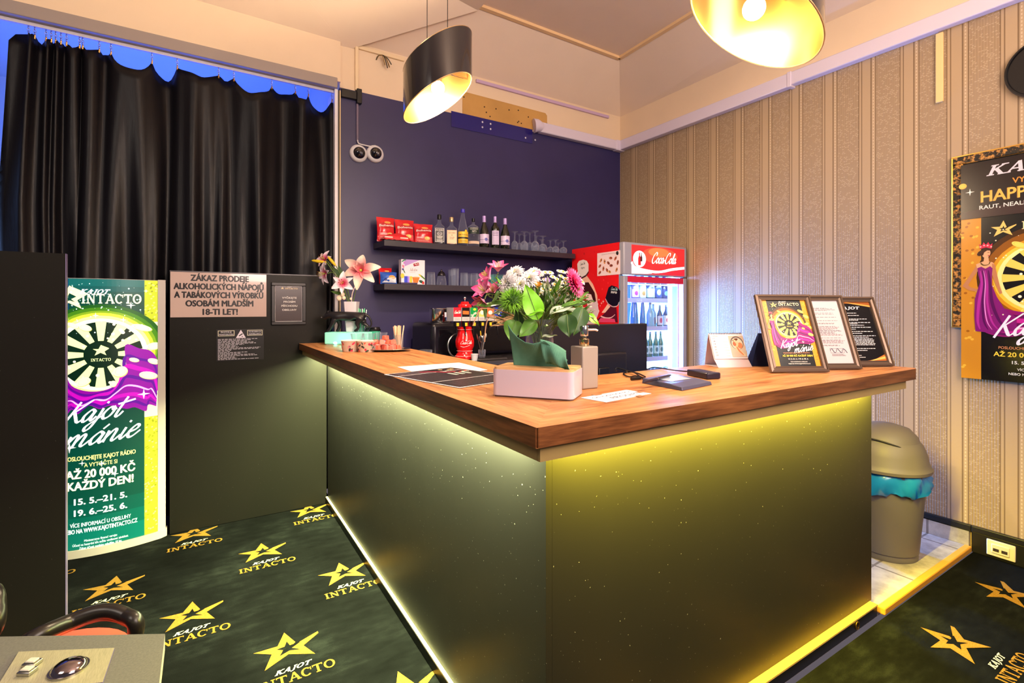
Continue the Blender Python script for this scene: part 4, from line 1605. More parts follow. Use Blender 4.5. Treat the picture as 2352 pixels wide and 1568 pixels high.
# ================================================================== CEILING FIXTURES
def dome(px, py, label):
    p = aty(px, py, YB - .03)
    th = thing('dome_camera', label, 'security camera', (p.x, YB, p.z))
    M_ = plane_M((0, 0, 0), (1, 0, 0), (0, 0, 1))
    mb = MB(M_)
    mb.lathe([(.066, 0), (.066, .016), (.062, .026), (.050, .034), (.044, .034)], M_WHITE, 32)
    mb.build('housing', th)
    mb = MB(M_)
    mb.lathe([(.045, .030), (.043, .045), (.034, .060), (.018, .070), (.0, .073)], mat('dome_smoke', (20, 18, 26), 0.06, coat=1.0), 28)
    mb.build('dome', th)
    mb = MB(M_)
    mb.sphere((.006, -.01, .066), .011, mat('lens_grey', (120, 120, 130), 0.15), 10, 8)
    mb.build('lens', th)
    return p


p1 = dome(825, 351, 'white dome security camera, the one directly below the vertical cable cover')
p2 = dome(863, 352, 'white dome security camera with a cable looping over to it')
# cable covers
x = aty(822, 200, YB).x
mb = MB()
zt = 3.365
mb.box(x - .024, YB - .022, 3.02, x + .0, YB, zt, mat('cream_cover', (232, 208, 168), 0.45))
o = tag(mb.build('cable_cover', bevel=.003), 'cream vertical cable cover at the corner above the dome cameras', 'cable cover')
mb = MB()
mb.box(x + .001, YB - .02, zt - .028, x + .36, YB, zt, mat('cream_cover', (232, 208, 168), 0.45))
o = tag(mb.build('cable_cover', bevel=.003), 'cream cable cover running along under the ceiling edge', 'cable cover')
mb = MB()
mb.box(x - .014, YB - .014, p1.z + .09, x + .002, YB, 2.99, mat('violet_cover', (110, 96, 120), 0.4))
o = tag(mb.build('cable_cover', bevel=.003), 'thin dark cable cover dropping to the dome cameras', 'cable cover')
mb = MB()
mb.box(.88, YB - .030, 2.945, x - .015, YB - .0, 3.005, M_BLACK)
mb.box(x - .015, YB - .036, 2.92, x + .022, YB, 3.03, M_BLACK)
o = tag(mb.build('cable_cover', bevel=.004), 'black cable cover elbow at the end of the curtain track', 'cable cover')
mb = MB()
mb.tube(catmull([(x - .005, YB - .01, p1.z + .10), (x + .0, YB - .02, p1.z + .075), (x + .04, YB - .02, p1.z + .068), (x + .10, YB - .02, p1.z + .068), (p2.x, YB - .02, p2.z + .062)], 5), .005, M_WHITE, 6)
o = tag(mb.build('camera_cable'), 'white cable looping across to the dome cameras', 'cable')
# loose wires
p = aty(873, 140, YB)
wires = thing('loose_wires', 'bunch of bare wire ends poking out of the cream plaster above the cameras', 'wires', (p.x - .03, YB, p.z))
for k, (dx, dz, c) in enumerate(((.05, -.05, (150, 120, 70)), (.07, -.07, (40, 36, 34)), (.085, -.06, (120, 90, 40)), (.10, -.035, (70, 70, 60)))):
    mb = MB()
    mb.tube(catmull([(0, 0, 0), (.01, -.035, .022), (dx * .6, -.06, .012), (dx, -.06, dz)], 5), .0042, mat('wire', c, 0.45), 6)
    mb.build('wire', wires)


# ---- pendant lamps
def pendant(label, pos, R, hh, dirv, k, bulb_dz, power, wires):
    th = thing('pendant_lamp', label, 'pendant lamp', pos)
    dx, dy = Vector(dirv).normalized()
    m_out = mat('shade_black', (16, 14, 20), 0.12, coat=0.7)
    m_in = mat('shade_copper', (236, 170, 96), 0.28, 1.0)
    m_rim = mat('shade_rim', (205, 170, 120), 0.3, 0.8)
    n = 56

    def zoff(a):
        return -k * R * (math.cos(a) * dx + math.sin(a) * dy)
    for nm, rr, mm, flip in (('shade', R, m_out, False), ('inner_lining', R - .004, m_in, True)):
        mb = MB()
        v, f = [], []
        for j in range(2):
            for i in range(n):
                a = 2 * PI * i / n
                v.append((rr * math.cos(a), rr * math.sin(a), zoff(a) + (-hh / 2 if j == 0 else hh / 2)))
        for i in range(n):
            q = (i, (i + 1) % n, n + (i + 1) % n, n + i)
            f.append(q[::-1] if flip else q)
        mb.add(v, f, mm)
        mb.build(nm, th, angle=60)
    mb = MB()
    for s in (-1, 1):
        mb.tube([((R - .002) * math.cos(2 * PI * i / n), (R - .002) * math.sin(2 * PI * i / n), zoff(2 * PI * i / n) + s * hh / 2) for i in range(n)], .0026, m_rim, 6, closed=True)
    mb.build('rim', th)
    bz = bulb_dz
    mb = MB()
    mb.sphere((0, 0, bz), .030, mat('bulb_glow', (255, 226, 184), 0.4, em=power * 95.0), 20, 14)
    mb.build('bulb', th)
    mb = MB()
    mb.lathe([(.016, bz + .026), (.018, bz + .034), (.018, bz + .075), (.012, bz + .085)], M_CHROME, 16)
    mb.tube([(-R + .004, 0, bz + .08), (R - .004, 0, bz + .08)], .004, M_CHROME, 8)
    mb.build('socket', th)
    for (wx, wy) in wires:
        mb = MB()
        ztop = (3.60 if pos[0] < 1.2 else 3.69) - pos[2]
        mb.tube([(wx, wy, bz + .08), (wx, wy, ztop)], .0016 if wx else .003, M_BLACKMATT, 6)
        mb.build('wire', th)
    mb = MB()
    ztop = (3.60 if pos[0] < 1.2 else 3.69) - pos[2]
    mb.lathe([(.05, ztop - .02), (.05, ztop - .002), (.03, ztop + .03)], M_BLACK, 24)
    mb.build('ceiling_rose', th)
    return th


Rv = Vector((C_, -S_))
pendant('black pendant lamp with copper lining seen whole over the side worktop', (.931, 2.13, 2.455), .158, .205, -Rv, .62, -.055, 40, [(-.05 * C_, .05 * S_), (.045 * C_, -.045 * S_)])
pendant('black pendant lamp with copper lining cropped by the top of the picture', (1.322, .823, 2.30), .170, .215, Rv, .62, -.075, 18, [(-.05 * C_, .05 * S_), (.045 * C_, -.045 * S_)])

# ================================================================== SLOT ROOM GLIMPSE
th = thing('slot_machine', 'lit slot machine half hidden behind the left edge of the curtain', 'slot machine', (-1.52, 5.15, 0))
mb = MB()
mb.box(-.32, 0, 0.003, .32, .5, 1.0, M_BLACK)
mb.box(-.32, .10, 1.0, .32, .5, 1.72, M_BLACK)
mb.box(-.32, .14, 1.72, .32, .5, 2.12, M_BLACK)
mb.build('cabinet', th, bevel=.01)
for z0, z1, yy in ((1.04, 1.66, .10), (1.74, 2.08, .14)):
    cv = Canvas(0.2, em=2.2)
    cv.rect(-.29, z0, .29, z1, (236, 224, 255))
    for i in range(6):
        for j in range(5):
            c = ((250, 60, 120), (255, 250, 255), (90, 90, 120), (255, 140, 190))[(i * 3 + j) % 4]
            cv.rect(-.27 + .092 * i, z0 + .03 + (z1 - z0) * .19 * j, -.27 + .092 * i + .07, z0 + .03 + (z1 - z0) * .19 * j + (z1 - z0) * .12, c, i + j == 0)
    cv.build('screen', th, M=plane_M((0, yy - .002, 0), (1, 0, 0), (0, 0, 1)))
mb = MB()
mb.box(-.32, .08, 1.70, .32, .10, 1.73, mat('neon_magenta', (255, 40, 230), .4, em=4.0))
mb.box(-.32, .08, 2.12, .32, .2, 2.20, mat('neon_blue', (90, 120, 255), .4, em=4.0))
mb.build('neon_strip', th, smooth=False)
mb = MB()
for i in range(7):
    mb.sphere((-.27 + .09 * i, .16, 2.24 + .04 * (i % 2)), .045, mat('topper_bulb', (190, 220, 255), .3, em=2.0), 10, 8)
mb.build('topper', th)

# ================================================================== FOREGROUND STOOL AND CONSOLE
m_red = mat('red_leather', (226, 74, 56), 0.4)
m_arm = mat('arm_black', (26, 22, 22), 0.32)
m_armr = mat('arm_red', (232, 96, 76), 0.4)
cx, cy, cz = -.335, 1.66, .47
th = thing('casino_stool', 'casino stool with a red seat and black looped armrests behind the console', 'stool', (cx, cy, 0))
mb = MB()
mb.lathe([(.0, cz - .07), (.17, cz - .07), (.19, cz - .05), (.195, cz - .02), (.18, cz + .005), (.10, cz + .018), (0, cz + .02)], m_red, 36)
mb.build('seat', th)


def unproj(px, py, z):
    p = atz(px, py, z)
    return (p.x - cx, p.y - cy, z)


def arm_loop(path, nm='armrest'):
    pts = catmull(path, 8)
    mb = MB()
    mb.tube(pts, .0165, m_arm, 14)
    o1 = mb.build(nm, th)
    mb = MB()
    mb.tube([p + Vector((0.0, 0.0, -.014)) for p in pts], .0085, m_armr, 10)
    o2 = mb.build('red_piping', o1)
    return o1


arm_loop([(-.02, .185, .44), unproj(60, 1475, .665), unproj(165, 1425, .675), unproj(235, 1403, .68), unproj(285, 1412, .67), unproj(313, 1445, .64), (.165, -.08, .44)])
arm_loop([(-.12, .14, .44), (-.17, .17, .60), unproj(-20, 1355, .74), unproj(-8, 1400, .72), unproj(-18, 1450, .68), unproj(-70, 1500, .62), (-.17, -.02, .44)], 'backrest_loop')
mb = MB()
mb.lathe([(.21, .003), (.21, .012), (.06, .03), (.028, .045), (.028, cz - .07)], M_CHROME, 32)
mb.build('pedestal', th)

th = thing('button_console', 'black gaming console corner with a brushed metal plate, cropped at the bottom left', 'console', (0, 0, 0))
ZC = .75
TL, TR = atz(-260, 1466, ZC), atz(379, 1455, ZC)
BR, BL = atz(362, 1600, ZC), atz(-330, 1640, ZC)
m_con = mat('console_top', (46, 46, 44), 0.42)
t = NT(m_con)
n2 = t.noise(t.coords(), 260, 3, 0.6)
t.l(t.mix(n2, lin((76, 78, 74)), lin((124, 126, 117))), t.b.inputs['Base Color'])
poly = [(TL.x, TL.y), (TR.x, TR.y), (BR.x, BR.y), (BL.x, BL.y)]
mb = MB()
mb.prism(poly, ZC - .03, ZC, m_con, m_side=mat('console_edge', (196, 190, 190), 0.3))
mb.build('top', th, bevel=.002)
mb = MB()
mb.prism([(p[0] * .94 + .06 * (TL.x + BR.x) / 2, p[1] * .94 + .06 * (TL.y + BR.y) / 2) for p in poly], .003, ZC - .03, M_BLACK)
mb.build('cabinet', th, smooth=False)
m_br = mat('brushed_metal', (190, 188, 150), 0.35, 0.35)
t = NT(m_br)
n2 = t.noise(t.coords(), 60, 4, 0.7, (14, 1, 1))
t.l(t.mix(n2, lin((136, 134, 104)), lin((214, 212, 176))), t.b.inputs['Base Color'])
q = [atz(*p, ZC) for p in ((43, 1501), (263, 1492), (236, 1572), (-12, 1590))]
mb = MB()
mb.prism([(p.x, p.y) for p in q], ZC + .0005, ZC + .004, m_br, m_side=mat('plate_edge', (90, 80, 150), 0.3))
mb.build('metal_plate', th, smooth=False)
p = atz(158, 1542, ZC)
mb = MB()
mb.sphere((p.x, p.y, ZC + .004), .026, mat('dome_button', (150, 140, 146), 0.12, 1.0), 28, 16, (1, 1, .62))
mb.lathe([(.028, ZC + .004), (.028, ZC + .007), (.024, ZC + .007)], M_STEEL, 28, (p.x, p.y, 0))
mb.build('dome_button', th)
dirx = (atz(82, 1525, ZC) - atz(62, 1525, ZC)).normalized()
for bx, by in ((74, 1532), (63, 1551)):
    p = atz(bx, by, ZC)
    M_ = Matrix.Translation((p.x, p.y, ZC + .004)) @ Matrix.Rotation(math.atan2(dirx.y, dirx.x), 4, 'Z')
    mb = MB(M_)
    mb.box(-.011, -.009, 0, .011, .009, .007, M_STEEL)
    mb.box(-.008, -.006, .0065, .008, .006, .010, mat('key_face', (206, 204, 190), 0.3))
    mb.build('square_button', th, bevel=.0015)

# ---- trash bin behind the counter end
p = atz(2026, 1262, .03)
th = thing('trash_bin', 'grey plastic trash bin with a swing lid and blue bag beside the bar', 'trash bin', (3.23, 1.243, .031))
m_bin = mat('bin_grey', (98, 92, 92), 0.5)
mb = MB()
mb.lathe([(.150, 0), (.152, .012), (.148, .03), (.154, .035), (.190, .47), (.186, .47), (.150, .04), (0, .03)], m_bin, 40)
mb.build('bucket', th)
mb = MB()
rb = random.Random(2)
v, f, n = [], [], 60
for j, (r, z) in enumerate(((.188, .475), (.199, .455), (.203, .42), (.199, .375), (.194, .366))):
    for i in range(n):
        a = 2 * PI * i / n
        rr = r + (.009 * math.sin(9 * a + j) + .006 * math.sin(23 * a + 2 * j)) * (0 if j == 0 else 1)
        v.append((rr * math.cos(a), rr * math.sin(a), z + (.012 * math.sin(7 * a) + .006 * math.sin(19 * a) if j >= 3 else 0)))
for j in range(4):
    for i in range(n):
        f.append((j * n + i, j * n + (i + 1) % n, (j + 1) * n + (i + 1) % n, (j + 1) * n + i))
mb.add(v, f, mat('bin_bag', (24, 116, 190), 0.22, spec=0.7))
mb.build('bin_bag', th, angle=70)['label'] = 'blue plastic bag folded over the bucket edge'
mb = MB()
mb.lathe([(.190, .470), (.210, .474), (.212, .490), (.205, .500), (.198, .515), (.190, .56), (.172, .61), (.150, .635)], m_bin, 48, cap0=False, cap1=False)
mb.build('lid_collar', th)
mb = MB()
mb.lathe([(.165, .60), (.150, .650), (.115, .690), (.06, .708), (0, .712)], m_bin, 48, xf=Matrix.Translation((0, .0, 0)))
for s in (0,):
    ring = []
    for i in range(40):
        a = 2 * PI * i / 40
        ring.append((.162 * math.cos(a), .162 * math.sin(a), .618 + .028 * math.cos(2 * a)))
    mb.tube(ring, .004, mat('lid_gap', (18, 16, 16), .6), 6, closed=True)
mb.build('swing_lid', th)

# ================================================================== WALL SHELVES
m_shelf = mat('shelf_black', (44, 38, 50), 0.4)
SX0, SX1, SY0 = 1.125, 2.90, 3.533
TZ, LZ = 1.878, 1.560            # top faces
for z, lab in ((TZ, 'upper black floating shelf with bottles and stemmed glasses'), (LZ, 'lower black floating shelf with the tea box and tumblers')):
    mb = MB()
    mb.box(SX0, SY0, z - .044, SX1, YB - .001, z, m_shelf)
    tag(mb.build('wall_shelf', smooth=False, bevel=.0015), lab, 'shelf')


def on_shelf(px, Y, z):
    return Vector((aty(px, 600, Y).x, Y, z))


# ---- crisp bags
def crisp_bag(label, pos, W, Hh, rz, lean, text, group, flat=False, base=(216, 34, 44), lower=(236, 92, 96), seed=0):
    th = thing('crisp_bag', label, 'crisp bag', pos, rz, group)
    rnd = random.Random(seed)
    R_ = Matrix.Rotation(lean, 4, 'X')
    m_foil = mat('foil_red', base, 0.25, coat=0.4)
    nx, ny = 14, 16

    def bulge(u, v):
        a = max(0.0, math.sin(PI * u)) ** .55 * max(0.0, math.sin(PI * min(1, max(0, (v - .05) / .9)))) ** .5
        return .030 * a

    mb = MB()
    for s in (-1, 1):
        g = []
        for j in range(ny + 1):
            v = j / ny
            row = []
            for i in range(nx + 1):
                u = i / nx
                wob = .002 * math.sin(14 * u + seed) * (1 if v < .1 or v > .9 else .3) + .0016 * math.sin(30 * v + 8 * u)
                pin = 1 - .06 * math.sin(PI * v)
                p = Vector(((u - .5) * W * pin, s * (bulge(u, v) + .0004) + wob, v * Hh))
                row.append(R_ @ p)
            g.append(row if s < 0 else row[::-1])
        mb.grid(g, m_foil)
    mb.build('foil_bag', th, angle=60)
    cv = Canvas(0.3)
    if not flat:
        cv.ell(0, Hh * .66, W * .36, Hh * .12, (190, 24, 34), 24)
        cv.ell(W * .05, Hh * .77, W * .18, Hh * .05, (240, 170, 90), 16)
        cv.text(text, 0, Hh * .60, Hh * .10, OFFW, W * .78, .02, .1, rot=.06)
        cv.rect(-W * .42, Hh * .06, W * .42, Hh * .34, lower)
        cv.ell(W * .16, Hh * .27, W * .15, Hh * .085, (248, 206, 110), 16)
        cv.ell(W * .20, Hh * .29, W * .09, Hh * .05, (255, 232, 160), 14)
        cv.lines(-W * .36, W * .0, Hh * .27, Hh * .31, 2, Hh * .022, OFFW, rnd, .2)
        cv.lines(-W * .36, W * .3, Hh * .12, Hh * .17, 2, Hh * .018, (255, 200, 190), rnd, .3)

    def fn(x, y, l):
        u, v = x / W + .5, y / Hh
        return R_ @ Vector((x, -(bulge(u, v) + .0012 + l * 3) - .0015, y))
    if not flat:
        cv.build('print', th, fn=fn, cut=[-W * .4 + W * .1 * i for i in range(9)])
    return th


BG = 'crisp bags on the upper shelf'
crisp_bag('red crisp bag standing at the left end of the upper shelf', on_shelf(887, 3.655, TZ + .001), .140, .185, .04, -.10, 'Bohemia', BG, seed=1)
crisp_bag('red crisp bag standing in the middle of the three', on_shelf(930, 3.65, TZ + .001), .150, .180, -.03, -.10, 'Bohemia', BG, seed=2)
crisp_bag('red crisp bag leaning beside the black labelled whiskey bottle', on_shelf(973, 3.64, TZ + .001), .150, .160, -.15, -.12, 'Bohemia', BG, seed=3)
th = thing('crisp_bag', 'red crisp bag lying flat in front of the standing crisp bags', 'crisp bag', on_shelf(912, 3.566, TZ + .001), .0, BG)
mb = MB()
g = []
for j in range(13):
    a = PI * j / 12
    g.append([(((i / 16) - .5) * .235, -.028 * math.cos(a), .004 + (.05 * math.sin(a)) * max(.12, math.sin(PI * min(max((i - 1) / 14, 0), 1)) ** .35) + .003 * math.sin(i * 2.3 + j)) for i in range(17)])
mb.grid(g, mat('foil_red', (216, 34, 44), 0.25, coat=0.4))
mb.add([((-.11), -.028, .001), (.11, -.028, .001), (.11, .028, .001), (-.11, .028, .001)], [(3, 2, 1, 0)], mat('foil_red', (216, 34, 44), 0.25, coat=0.4))
mb.build('foil_bag', th, angle=60)
mb = MB()
for xx in (-.072, .045):
    mb.box(xx - .03, -.0285, .016, xx + .03, -.0265, .026, mat('foil_print', (248, 206, 196), .3))
mb.build('print', th)
# the two small bags below
crisp_bag('small red snack bag standing at the left end of the lower shelf', on_shelf(886, 3.67, LZ + .001), .105, .125, .05, -.14, 'Bohemia', None, seed=5)
th = crisp_bag('small blue and white snack bag in front of the small red one', on_shelf(893, 3.60, LZ + .001), .125, .090, -.1, -.20, '', None, flat=True, base=(46, 90, 190), seed=6)
cv = Canvas(.3)
W_, H_ = .125, .09
cv.poly([(-W_ * .42, H_ * .08), (W_ * .42, H_ * .08), (W_ * .42, H_ * .5), (-.01, H_ * .42)], (226, 232, 250))
cv.ell(W_ * .16, H_ * .5, W_ * .2, H_ * .16, (244, 170, 90), 16)
cv.ell(-W_ * .22, H_ * .3, W_ * .08, H_ * .1, (30, 50, 140), 12)
cv.build('print', th, fn=lambda x, y, l: Matrix.Rotation(-.20, 4, 'X') @ Vector((x, -(.030 * max(0, math.sin(PI * (x / W_ + .5))) ** .55 * max(0, math.sin(PI * min(1, max(0, (y / H_ - .05) / .9)))) ** .5) - .004 - l, y)), cut=[-.05 + .0125 * i for i in range(9)])

# ---- bottles
m_amber = mat('amber_spirit', (186, 96, 26), 0.05, trans=0.25)
m_dgl = mat('dark_green_glass', (16, 22, 12), 0.06, spec=0.7, coat=0.5)


def prof_scale(p, r, h):
    return [(a * r, b * h) for a, b in p]


def square_bottle(label, pos, w_, h, rz, liquid, lab, cap, fill=.45):
    th = thing('spirit_bottle', label, 'bottle', pos, rz)
    mb = MB()
    pr = [(w_ * .46, w_ * .46, 0), (w_ * .5, w_ * .5, .008), (w_ * .5, w_ * .5, h * .56), (w_ * .46, w_ * .46, h * .60), (w_ * .24, w_ * .24, h * .67), (w_ * .17, w_ * .17, h * .72), (w_ * .155, w_ * .155, h * .86)]
    mb.sqlathe(pr, M_THIN, 32, 6)
    mb.build('glass', th, angle=50)
    mb = MB()
    mb.sqlathe([(w_ * .44, w_ * .44, .008), (w_ * .44, w_ * .44, h * fill)], liquid, 32, 6)
    mb.build('liquor', th, angle=50)
    mb = MB()
    mb.lathe([(w_ * .19, h * .84), (w_ * .20, h * .86), (w_ * .20, h * .985), (w_ * .18, h)], cap, 20)
    mb.build('cap', th)
    cv = Canvas(.35)
    lab(cv, w_, h)
    cv.build('front_label', th, M=FRONT((0, -w_ * .5 - .0006, 0)))
    return th


def round_bottle(label, pos, r, h, prof, glass, cap, lab=None, rz=0, liquid=None, capz=.86, lab_r=1.0, group=None, name='wine_bottle'):
    th = thing(name, label, 'bottle', pos, rz, group)
    mb = MB()
    mb.lathe(prof_scale(prof, r, h), glass, 28)
    mb.build('glass', th, angle=50)
    if liquid:
        mb = MB()
        q = [(a * r * .90, b * h) for a, b in prof if b <= liquid[1]]
        q[0] = (q[0][0], .006)
        mb.lathe(q, liquid[0], 24)
        mb.build('liquor', th, angle=50)
    if cap:
        nr = prof[-1][0]
        mb = MB()
        mb.lathe([(r * nr * 1.12, h * capz), (r * nr * 1.16, h * (capz + .005)), (r * nr * 1.12, h * .995), (r * nr * .9, h * 1.0)], cap, 20)
        mb.build('capsule', th)
    if lab:
        cv = Canvas(.45)
        lab(cv, r, h)
        cv.build('front_label', th, fn=cyl_fn(r * lab_r + .0006), cut=[-r * 1.5 + r * .25 * i for i in range(13)])
    return th


def lab_black(cv, w_, h):
    W = w_ * .92
    cv.rect(-W / 2, h * .06, W / 2, h * .54, (14, 12, 18))
    cv.frame(-W * .46, h * .075, W * .46, h * .525, .0022, (225, 222, 235))
    cv.text("JACK DANIEL'S", 0, h * .445, h * .045, OFFW, W * .8, .02)
    cv.ell(0, h * .345, W * .24, h * .06, (225, 222, 235), 20)
    cv.ell(0, h * .345, W * .21, h * .05, (14, 12, 18), 20)
    cv.text('OLD No.7', 0, h * .328, h * .03, OFFW, W * .34, .01)
    cv.text('TENNESSEE', 0, h * .235, h * .032, OFFW, W * .6, .02)
    cv.text('WHISKEY', 0, h * .185, h * .036, OFFW, W * .5, .02)
    cv.lines(-W * .3, W * .3, h * .10, h * .15, 3, h * .01, OFFW, random.Random(1), .2)


def lab_honey(cv, w_, h):
    W = w_ * .92
    cv.rect(-W / 2, h * .05, W / 2, h * .52, (232, 190, 150))
    cv.frame(-W * .46, h * .065, W * .46, h * .505, .0012, (150, 100, 60))
    cv.text('JACK DANIEL\u2019S', 0, h * .40, h * .05, (110, 60, 20), W * .7, .01)
    cv.text('TENNESSEE', 0, h * .25, h * .03, (90, 50, 20), W * .5, .02)
    cv.text('HONEY', 0, h * .20, h * .036, (90, 50, 20), W * .42, .02)
    cv.ell(0, h * .345, W * .05, h * .02, (150, 100, 40), 10)


def lab_metaxa(cv, r, h):
    cv.rect(-r * 1.3, h * .07, r * 1.3, h * .38, (240, 196, 60))
    cv.rect(-r * 1.3, h * .19, r * 1.3, h * .235, (30, 24, 20))
    cv.text('METAXA', 0, h * .275, h * .042, (70, 46, 12), r * 1.9, .02)
    cv.lines(-r * .7, r * .7, h * .10, h * .15, 3, h * .012, (120, 80, 20), random.Random(2), .2)
    cv.ell(r * .5, h * .395, r * .28, r * .28, (244, 200, 50), 14)


def lab_bourbon(cv, r, h):
    cv.rect(-r * 1.1, h * .44, r * 1.1, h * .66, (34, 48, 44))
    cv.lines(-r * .8, r * .8, h * .60, h * .64, 2, h * .012, (226, 220, 210), random.Random(3), .1)
    cv.text('N\u00b01', 0, h * .50, h * .055, (220, 216, 206), r * .6, .02)
    cv.rect(-r * 1.1, h * .10, r * 1.1, h * .19, (226, 196, 176))
    cv.lines(-r * .7, r * .7, h * .125, h * .165, 2, h * .012, (140, 100, 90), random.Random(4), .2)


def lab_wine(cv, r, h, tall=False):
    c = (206, 190, 226)
    if tall:
        cv.rect(-r * .9, h * .12, r * .9, h * .55, c)
        cv.lines(-r * .6, r * .6, h * .40, h * .50, 3, h * .022, (90, 76, 120), random.Random(6), .15)
        cv.lines(-r * .6, r * .6, h * .16, h * .34, 5, h * .010, (150, 136, 180), random.Random(7), .3)
    else:
        cv.rect(-r * 1.25, h * .13, r * 1.25, h * .42, c)
        cv.stroke(-r * 1.25, h * .245, r * 1.25, h * .245, h * .012, (70, 70, 130))
        cv.ell(r * .3, h * .255, r * .36, h * .05, (92, 96, 170), 16)
        cv.lines(-r * .5, r * .9, h * .17, h * .20, 2, h * .008, (120, 110, 160), random.Random(8), .2)


BORD = [(.92, 0), (1, .02), (1, .60), (.93, .66), (.6, .73), (.36, .79), (.31, .84), (.31, 1.0)]
BURG = [(.92, 0), (1, .02), (1, .42), (.9, .52), (.66, .64), (.45, .73), (.36, .80), (.34, .85), (.34, 1.0)]
m_cap_lilac = mat('lilac_capsule', (188, 160, 226), 0.35, 0.2)
square_bottle('square whiskey bottle with the black label next to the crisp bags', on_shelf(1009, 3.60, TZ + .001), .082, .235, -.35, mat('dark_liquor', (40, 20, 10), 0.1), lab_black, M_BLACK, .5)
square_bottle('square honey liqueur bottle with the peach coloured label', on_shelf(1037, 3.60, TZ + .001), .084, .225, -.35, m_amber, lab_honey, mat('gold_cap', (206, 180, 140), .3, .7), .3)
round_bottle('tall clear brandy bottle with a yellow label and blue stopper', on_shelf(1063, 3.595, TZ + .001), .042, .30,
             [(.9, 0), (1, .02), (1, .36), (.86, .48), (.62, .66), (.42, .78), (.36, .84), (.36, 1.0)], M_THIN, mat('blue_cap', (70, 60, 190), .3), lab_metaxa, -.3, (m_amber, .34), .90, name='spirit_bottle')
th = round_bottle('round shouldered bourbon bottle with a dark green label', on_shelf(1087, 3.60, TZ + .001), .050, .235,
                  [(.92, 0), (1, .02), (1, .62), (.92, .69), (.6, .75), (.30, .78), (.22, .82), (.22, 1.0)], M_THIN, M_BLACK, lab_bourbon, -.3, (m_amber, .30), .88, name='spirit_bottle')
round_bottle('dark wine bottle with a wide lilac label, next to the bourbon', on_shelf(1112, 3.60, TZ + .001), .040, .265, BURG, m_dgl, m_cap_lilac, lab_wine, -.35, None, .80)
round_bottle('dark square shouldered wine bottle with a tall lilac label', on_shelf(1137, 3.61, TZ + .001), .038, .272, BORD, m_dgl, m_cap_lilac, lambda c, r, h: lab_wine(c, r, h, True), -.35, None, .81)
round_bottle('dark wine bottle with a wide lilac label, next to the stemmed glasses', on_shelf(1160, 3.59, TZ + .001), .040, .262, BURG, m_dgl, m_cap_lilac, lab_wine, -.38, None, .80)


# ---- stemmed glasses, upside down
def stem_glass(label, pos, h, r, foot, group):
    th = thing('stemmed_glass', label, 'glass', pos, 0, group)
    mb = MB()
    b = h * .52
    mb.lathe([(r * .80, 0), (r * .97, b * .35), (r, b * .55), (r * .80, b * .82), (r * .30, b * .98), (.0065, b * 1.04), (.0045, h * .75), (.0055, h - .016), (.012, h - .008), (foot, h - .003), (foot, h),
              (.0, h)], M_THIN, 24, cap0=False)
    mb.lathe([(r * .80 - .0015, .0005), (r * .95, b * .35), (r * .98, b * .55), (r * .77, b * .80), (r * .25, b * .94), (0, b * .96)][::-1], M_THIN, 24, cap0=False, cap1=False)
    mb.build('bowl', th, angle=50)
    return th


GG = 'upturned stemmed glasses on the upper shelf'
TALL = 'tall upturned stemmed glass in the cluster beside the wine bottles'
SHORT = 'short upturned stemmed glass at the right end of the upper shelf'
for px, Y, h, r, f in ((1182, 3.60, .160, .030, .030), (1193, 3.70, .162, .030, .030), (1204, 3.585, .165, .036, .031), (1217, 3.66, .176, .036, .032), (1229, 3.575, .178, .037, .032), (1206, 3.74, .165, .03, .03), (1232, 3.73, .165, .033, .03)):
    stem_glass(TALL, on_shelf(px, Y, TZ + .001), h, r, f, GG)
for px, Y, h, r, f in ((1247, 3.575, .140, .038, .031), (1244, 3.68, .128, .034, .029), (1264, 3.63, .118, .032, .030), (1276, 3.575, .118, .032, .030), (1282, 3.70, .115, .030, .029), (1294, 3.585, .116, .035, .030)):
    stem_glass(SHORT, on_shelf(px, Y, TZ + .001), h, r, f, GG)


# ---- tumblers on the lower shelf, upside down
def tumbler(label, pos, h, r0, r1, group, m=None, facets=0, name='tumbler', cat='glass'):
    th = thing(name, label, cat, pos, 0, group)
    m = m or M_THIN
    mb = MB()
    n = facets or 28
    mb.lathe([(r0, 0), (r0 * .99, .004), (r1, h - .004), (r1 * .96, h)], m, n, cap0=False)
    mb.lathe([(r0 - .003, .0005), (r1 - .003, h - .012), (0, h - .012)][::-1], m, n, cap0=False, cap1=False)
    mb.build('glass', th, angle=20 if facets else 50)
    return th


LG = 'upturned tumblers on the lower shelf'
tumbler('smooth upturned tumbler right beside the tea box', on_shelf(990, 3.585, LZ + .001), .098, .036, .030, LG)
for px in (1045, 1038):
    tumbler('tall fluted upturned glass in the middle of the lower shelf', on_shelf(px, 3.585 if px == 1045 else 3.66, LZ + .001), .135 if px == 1045 else .130, .030, .031, LG, None, 10)
for px, Y in ((1066, 3.585), (1075, 3.67), (1090, 3.58), (1101, 3.66)):
    tumbler('faceted upturned tumbler between the tall glasses and the flowers', on_shelf(px, Y, LZ + .001), .104, .034, .029, LG, None, 9)
for px, Y in ((1114, 3.58), (1126, 3.66), (1136, 3.58), (1150, 3.60)):
    tumbler('teal tinted upturned tumbler half hidden by the pink lilies', on_shelf(px, Y, LZ + .001), .102, .034, .029, LG, m_thin('teal_glass', (190, 236, 232), (0.72, 0.95, 0.93)), 9)
# sugar shaker
th = thing('sugar_shaker', 'clear sugar shaker with a dark cap among the tumblers', 'shaker', on_shelf(1014, 3.60, LZ + .001))
mb = MB()
mb.lathe([(.036, 0), (.040, .01), (.036, .05), (.028, .075)], M_THIN, 24)
mb.build('jar', th)
mb = MB()
mb.lathe([(.030, .074), (.031, .08), (.024, .10), (.008, .112), (.005, .125), (0, .127)], mat('shaker_cap', (40, 36, 44), 0.25, .6), 24)
mb.build('cap', th)

